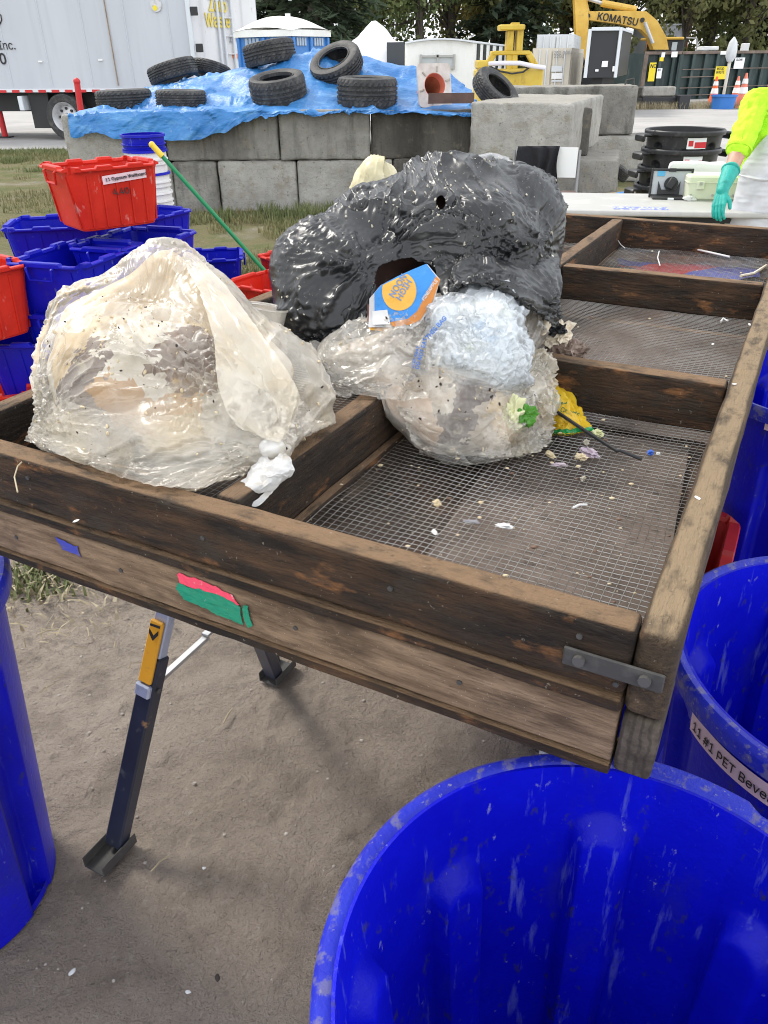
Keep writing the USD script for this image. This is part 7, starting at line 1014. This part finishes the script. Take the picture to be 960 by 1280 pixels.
# cream strip, pale lump, brown paper on the right of the heap
stp = sheet_px([[(684, 322, 1.72), (690, 318, 1.70), (696, 326, 1.72)], [(682, 350, 1.68), (690, 350, 1.65), (697, 352, 1.68)], [(676, 385, 1.63), (688, 382, 1.60), (698, 378, 1.64)], [(668, 405, 1.61), (680, 412, 1.58), (692, 402, 1.62)], [(667, 412, 1.61), (676, 416, 1.59), (684, 412, 1.61)]], 50, 30, 5, .004, 40); tag(obj('cream_strip', stp, 'cream_film', smooth=True), 'long cream coloured strip hanging down the right side of the heap', 'strip')
def crumple(nm, px_, py_, d, r, sc, mat, label, cat, seed, rz=0.0, sub=3):
    m = trimesh.creation.icosphere(2, 1.0); m.vertices = m.vertices * np.asarray(sc) * r * d / 963; m = facets(m, seed, (r * d / 963 * .16, r * d / 963 * .06, r * d / 963 * .02)); return tag(obj(nm, mv(m, at(px_, py_, d=d), rz=rz), mat, smooth=24), label, cat)
crumple('plastic_cup', 694, 418, 1.66, 17, (1, .8, .85), 'cream_film', 'crumpled pale cup at the right side of the heap above the brown paper', 'cup', 3); crumple('brown_paper', 706, 440, 1.68, 26, (1.0, .8, .5), 'brown_paper', 'crumpled brown paper lying on the cross divider', 'paper', 4, -.4)
crumple('black_scrap', 690, 412, 1.63, 14, (1.3, .6, .5), 'black_film', 'shred of black film between the cream strip and the pale cup', 'film scrap', 5); tag(obj('clear_tub', mv(lathe([(0, 0), (.030, 0), (.034, .004), (.042, .085), (.045, .086), (.044, .090), (.040, .088), (.032, .008), (0, .006)], 40), at(326, 438, d=1.57), rx=-.15, ry=.2), 'clear_film', smooth=35), 'clear plastic tub between the milky bag and the black bag', 'tub')
crumple('clear_wrap', 672, 520, 1.50, 28, (.7, .7, 1.1), 'fold_film', 'pale plastic wrap hanging at the lower right of the heap', 'wrap', 7); crumple('clear_wrap', 676, 470, 1.56, 22, (.7, .7, 1.6), 'fold_film', 'pale plastic wrap on the right flank of the heap above the black stick', 'wrap', 8)
lt = thing('lettuce_piece', 'pale lettuce heart with a green leaf at the front of the heap', 'lettuce', at(643, 521, d=1.425), .3); obj('heart', mv(blob(.024, 13, 4, .8, (.9, .6, 1.3), 2.4), (0, 0, 0)), 'lettuce_pale', lt, smooth=True); obj('leaf', mv(blob(.017, 14, 4, 1.0, (1, .5, 1.1), 2.6), (.020, -.010, .004)), 'leaf_vivid', lt, smooth=True)
# yellow and green printed bag
yg = thing('yellow_bag', 'empty yellow and green printed plastic bag standing by the cross divider', 'plastic bag')
yn = [[(672, 462, 1.69), (684, 457, 1.68), (700, 472, 1.68)], [(672, 486, 1.64), (692, 480, 1.61), (713, 490, 1.63)], [(674, 512, 1.59), (704, 508, 1.55), (728, 515, 1.57)], [(680, 536, 1.545), (714, 533, 1.515), (740, 530, 1.53)], [(682, 543, 1.535), (714, 542, 1.51), (741, 536, 1.525)]]
ym_ = sheet_px(yn, 70, 50, 8, .0045, 26); ym_ = crease(ym_, 62, pull([at(684, 457, d=1.68), at(700, 541, d=1.52)]), ((34, 10, .008), (80, 10, .003)), floor=False, taut=.25, reach=.06); c = np.repeat(np.arange(69), 49) / 69; c = np.concatenate([c, c]); 
for nm, mt, k in (('front', 'yellow_film', (c > .12) & (c < .78)), ('green_band', 'green_film', (c >= .78) & (c < .93)), ('bottom_edge', 'yellow_film', c >= .93), ('green_top', 'green_film', c <= .12)):
    q = ym_.copy(); q.update_faces(k); q.remove_unreferenced_vertices(); obj(nm, q, mt, yg, smooth=True)
yb2 = ym_.copy(); yb2.vertices = yb2.vertices + (-CAM + yb2.vertices) / np.linalg.norm(yb2.vertices - CAM, axis=1, keepdims=True) * .012 + [0, 0, -.002]; obj('back', yb2, 'yellow_film', yg, smooth=True)
for k, s in enumerate(('Baby', 'Peeled', 'Cut Carrots')):
    o, x, y = cam_plane(684 + 1.5 * k, 494 + 8.5 * k, 1.575 - .016 * k); obj('lettering', text(s, 6.0 * 1.6 / 963, o, x * .98 - y * .2, y, .0006, True, .8), 'ink_green', yg)
tag(obj('black_stick', tube([at(686, 508, d=1.545), at(735, 541, d=1.475), at(772, 564, d=1.418), at(775, 563, d=1.415), at(802, 574, d=1.395)], [.0035, .0035, .0035, .003, .0035], 8), 'black_plastic', smooth=40), 'thin black plastic stick jutting from the heap over the mesh', 'stick')
# scraps on the mesh and rails
def scrap(nm, p, r, sc, mt, label, z=-.094, seed=1, rz=0.0, cat='food scrap'): r = r * .72; q = at(*p, z=TO[2] + z + r * sc[2] * .6); return tag(obj(nm, mv(blob(r, seed, 3, 1.1, sc, 2.6), q, rz=rz + seed), mt, smooth=30), label, cat)
scrap('food_scrap', (737, 566), .018, (1.3, .8, .5), 'scrap_purple', 'lump of purple and white onion on the mesh under the black stick', seed=2); scrap('food_scrap', (726, 571), .013, (1.1, .8, .6), 'scrap_tan', 'tan scrap touching the purple onion on its left', seed=9); scrap('food_scrap', (747, 541), .014, (1, .7, .6), 'lettuce_pale', 'pale leaf scrap on the mesh right of the yellow bag', seed=3); scrap('food_scrap', (733, 553), .008, (1, .8, .8), 'scrap_white', 'round white bean on the mesh below the yellow bag', seed=4); scrap('food_scrap', (688, 568), .012, (1.4, .7, .4), 'scrap_tan', 'flat tan scrap on the mesh left of the onion', seed=5); scrap('food_scrap', (700, 581), .011, (1.5, .5, .35), 'scrap_purple', 'thin brownish peel on the mesh below the tan scrap', seed=6); scrap('food_scrap', (729, 598), .007, (1, .8, .8), 'scrap_white', 'small white crumb on the mesh below the onion', seed=7); scrap('food_scrap', (546, 629), .009, (1.2, .8, .7), 'scrap_tan', 'tan crumb on the mesh below the heap', seed=8); scrap('paper_scrap', (630, 657), .011, (1.5, .6, .35), 'paper_white', 'torn white paper bit on the mesh in the middle of the bay', seed=3, cat='scrap'); scrap('paper_scrap', (543, 665), .007, (1.3, .7, .35), 'paper_white', 'small white paper bit on the mesh near the front board', seed=5, cat='scrap'); scrap('paper_scrap', (590, 652), .010, (1.5, .6, .2), 'ink_grey', 'greyish film shred on the mesh left of the torn white bit', seed=6, cat='scrap')
scrap('wrapper_scrap', (813, 566), .008, (1.2, .8, .7), 'scrap_blue', 'tiny blue and white wrapper past the end of the black stick', seed=4, cat='scrap'); scrap('paper_scrap', (823, 567), .004, (1, 1, .8), 'paper_white', 'tiny white ball right of the blue wrapper', seed=2, cat='scrap')
def strip(nm, pts, r, mt, label, z=-.09, cat='scrap'): return tag(obj(nm, tube([at(x, y, z=TO[2] + z) for x, y in pts], r, 6), mt), label, cat)
strip('pink_strip', [(828, 523), (840, 521), (860, 525)], .0022, 'scrap_pink', 'pink plastic strip at the foot of the cross divider'); strip('white_stick', [(716, 635), (724, 631), (734, 631)], .0020, 'paper_white', 'short white plastic stick on the mesh of the near bay'); strip('white_strip', [(857, 308), (872, 312), (890, 316), (912, 321)], .0035, 'paper_white', 'long white strip on the mesh of the far right bay', -.09); strip('white_strip', [(926, 345), (942, 342), (958, 332)], .005, 'cream_film', 'pale cream peel on the mesh at the right edge of the far bay', -.09); strip('white_strip', [(824, 314), (822, 322), (825, 332)], .002, 'paper_white', 'thin white thread on the mesh left in the far bay', -.09); strip('white_strip', [(770, 297), (776, 306), (781, 310)], .0018, 'paper_white', 'white thread hanging at the corner of the far right bay', -.07); strip('white_strip', [(901, 402), (904, 398), (910, 401)], .003, 'paper_white', 'white film bit on the mesh of the middle right bay'); strip('white_strip', [(936, 405), (942, 409), (948, 411)], .003, 'paper_white', 'white film bit at the right rail of the middle bay'); strip('hair_thread', [(22, 615), (18, 596), (22, 583), (29, 576)], .0012, 'straw', 'thin straw thread stuck to the front board on the left', -.005)
for k, (p, lab) in enumerate((((918, 480), 'white smear on the right rail at the middle divider'), ((891, 430), 'white fleck on the right rail by the middle bay'), ((872, 622), 'white flake on the right rail halfway'), ((260, 640), 'white fleck on the front board below the milky bag'), ((95, 651), 'white fleck on the front board above the blue tape'))): q = at(*p, z=TO[2] + .004) if k < 3 else at(*p, d=1.08 + .05 * (k - 3)); tag(obj('white_fleck', mv(blob(.0038, k, 1, .6, (1.4, .7, .25)), q, rz=k), 'paper_white'), lab, 'fleck')
r = np.random.default_rng(5); cb1 = []
for k in range(420):
    u, v = (-.56 + .55 * r.random(), .01 + .76 * r.random() ** .8) if k < 260 else ((-.56 + .55 * r.random(), .84 + 1.6 * r.random()) if k < 340 else (U0 + .53 * r.random(), .02 + .8 * r.random())); s = .0010 + .0042 * r.random() ** 6; m = blob(s, k % 7, 1, .5, (1.2, .8, .6)); m.apply_translation(W(u, v, -.097 + s)); cb1.append(m)
tag(obj('mesh_crumbs', cat_(cb1[::2]), 'scrap_tan'), 'tan crumbs of food scattered over the wire mesh bays', 'crumbs', kind='stuff'); tag(obj('pale_crumbs', cat_(cb1[1::2]), 'scrap_brown'), 'dark crumbs of food scattered over the wire mesh bays', 'crumbs', kind='stuff')
def sprinkle(m, n, s0, s1, seed, facing=True):
    r = np.random.default_rng(seed); P = np.array(m.vertices); N = np.array(m.vertex_normals); k = np.where(((CAM - P) * N).sum(1) > .2)[0]; k = k[r.integers(0, len(k), n)]; out = []
    for i in k: s = s0 + (s1 - s0) * r.random() ** 3; b = blob(s, int(i) % 7, 1, .5, (1.3, .8, .6)); b.apply_transform(rotm(*(r.random(3) * 6))); b.apply_translation(P[i] + N[i] * s * .3); out.append(b)
    return cat_(out)
tag(obj('tan_crumbs', cat_([sprinkle(fm2, 330, .0006, .0032, 3), sprinkle(lob, 80, .0006, .0032, 8)]), 'scrap_white'), 'pale crumbs of food stuck all over the black bag', 'crumbs', kind='stuff'); tag(obj('dark_specks', cat_([sprinkle(g1, 60, .0007, .0024, 4), sprinkle(f3, 90, .001, .0032, 5)]), 'scrap_dark'), 'dark specks stuck on the milky and clear bags', 'specks', kind='stuff'); tag(obj('cream_specks', cat_([sprinkle(g1, 160, .001, .0038, 6), sprinkle(f3, 140, .001, .004, 7)]), 'scrap_tan'), 'tan crumbs stuck on the milky and clear bags', 'crumbs', kind='stuff')
# coloured sheets lying under the mesh of the far right bay
for nm, pts, mt, lab, z in (('blue_sheet', [(765, 313), (800, 306), (880, 318), (872, 326), (830, 328), (800, 334), (775, 330)], 'tape_blue', 'crumpled blue plastic sheet under the mesh of the far right bay', -.150), ('maroon_sheet', [(772, 330), (800, 334), (840, 326), (880, 320), (925, 328), (900, 336), (860, 344), (800, 340)], 'dark_red_tote', 'maroon sheet beside the blue one under the far right mesh', -.146), ('blue_sheet', [(845, 346), (880, 337), (945, 324), (950, 345), (900, 356)], 'tape_blue', 'second blue sheet under the mesh at the right of the far bay', -.142)):
    P = [at(x, y, z=TO[2] + z) for x, y in pts]; m = prism([(p[0], p[1]) for p in P], .002)
    for _ in range(3): m = m.subdivide()
    m.vertices[:, 2] += TO[2] + z + .02 * (fbm(m.vertices * [14, 14, 1], 3, 4) - .5); tag(obj(nm, m, mt, smooth=40), lab, 'sheet')
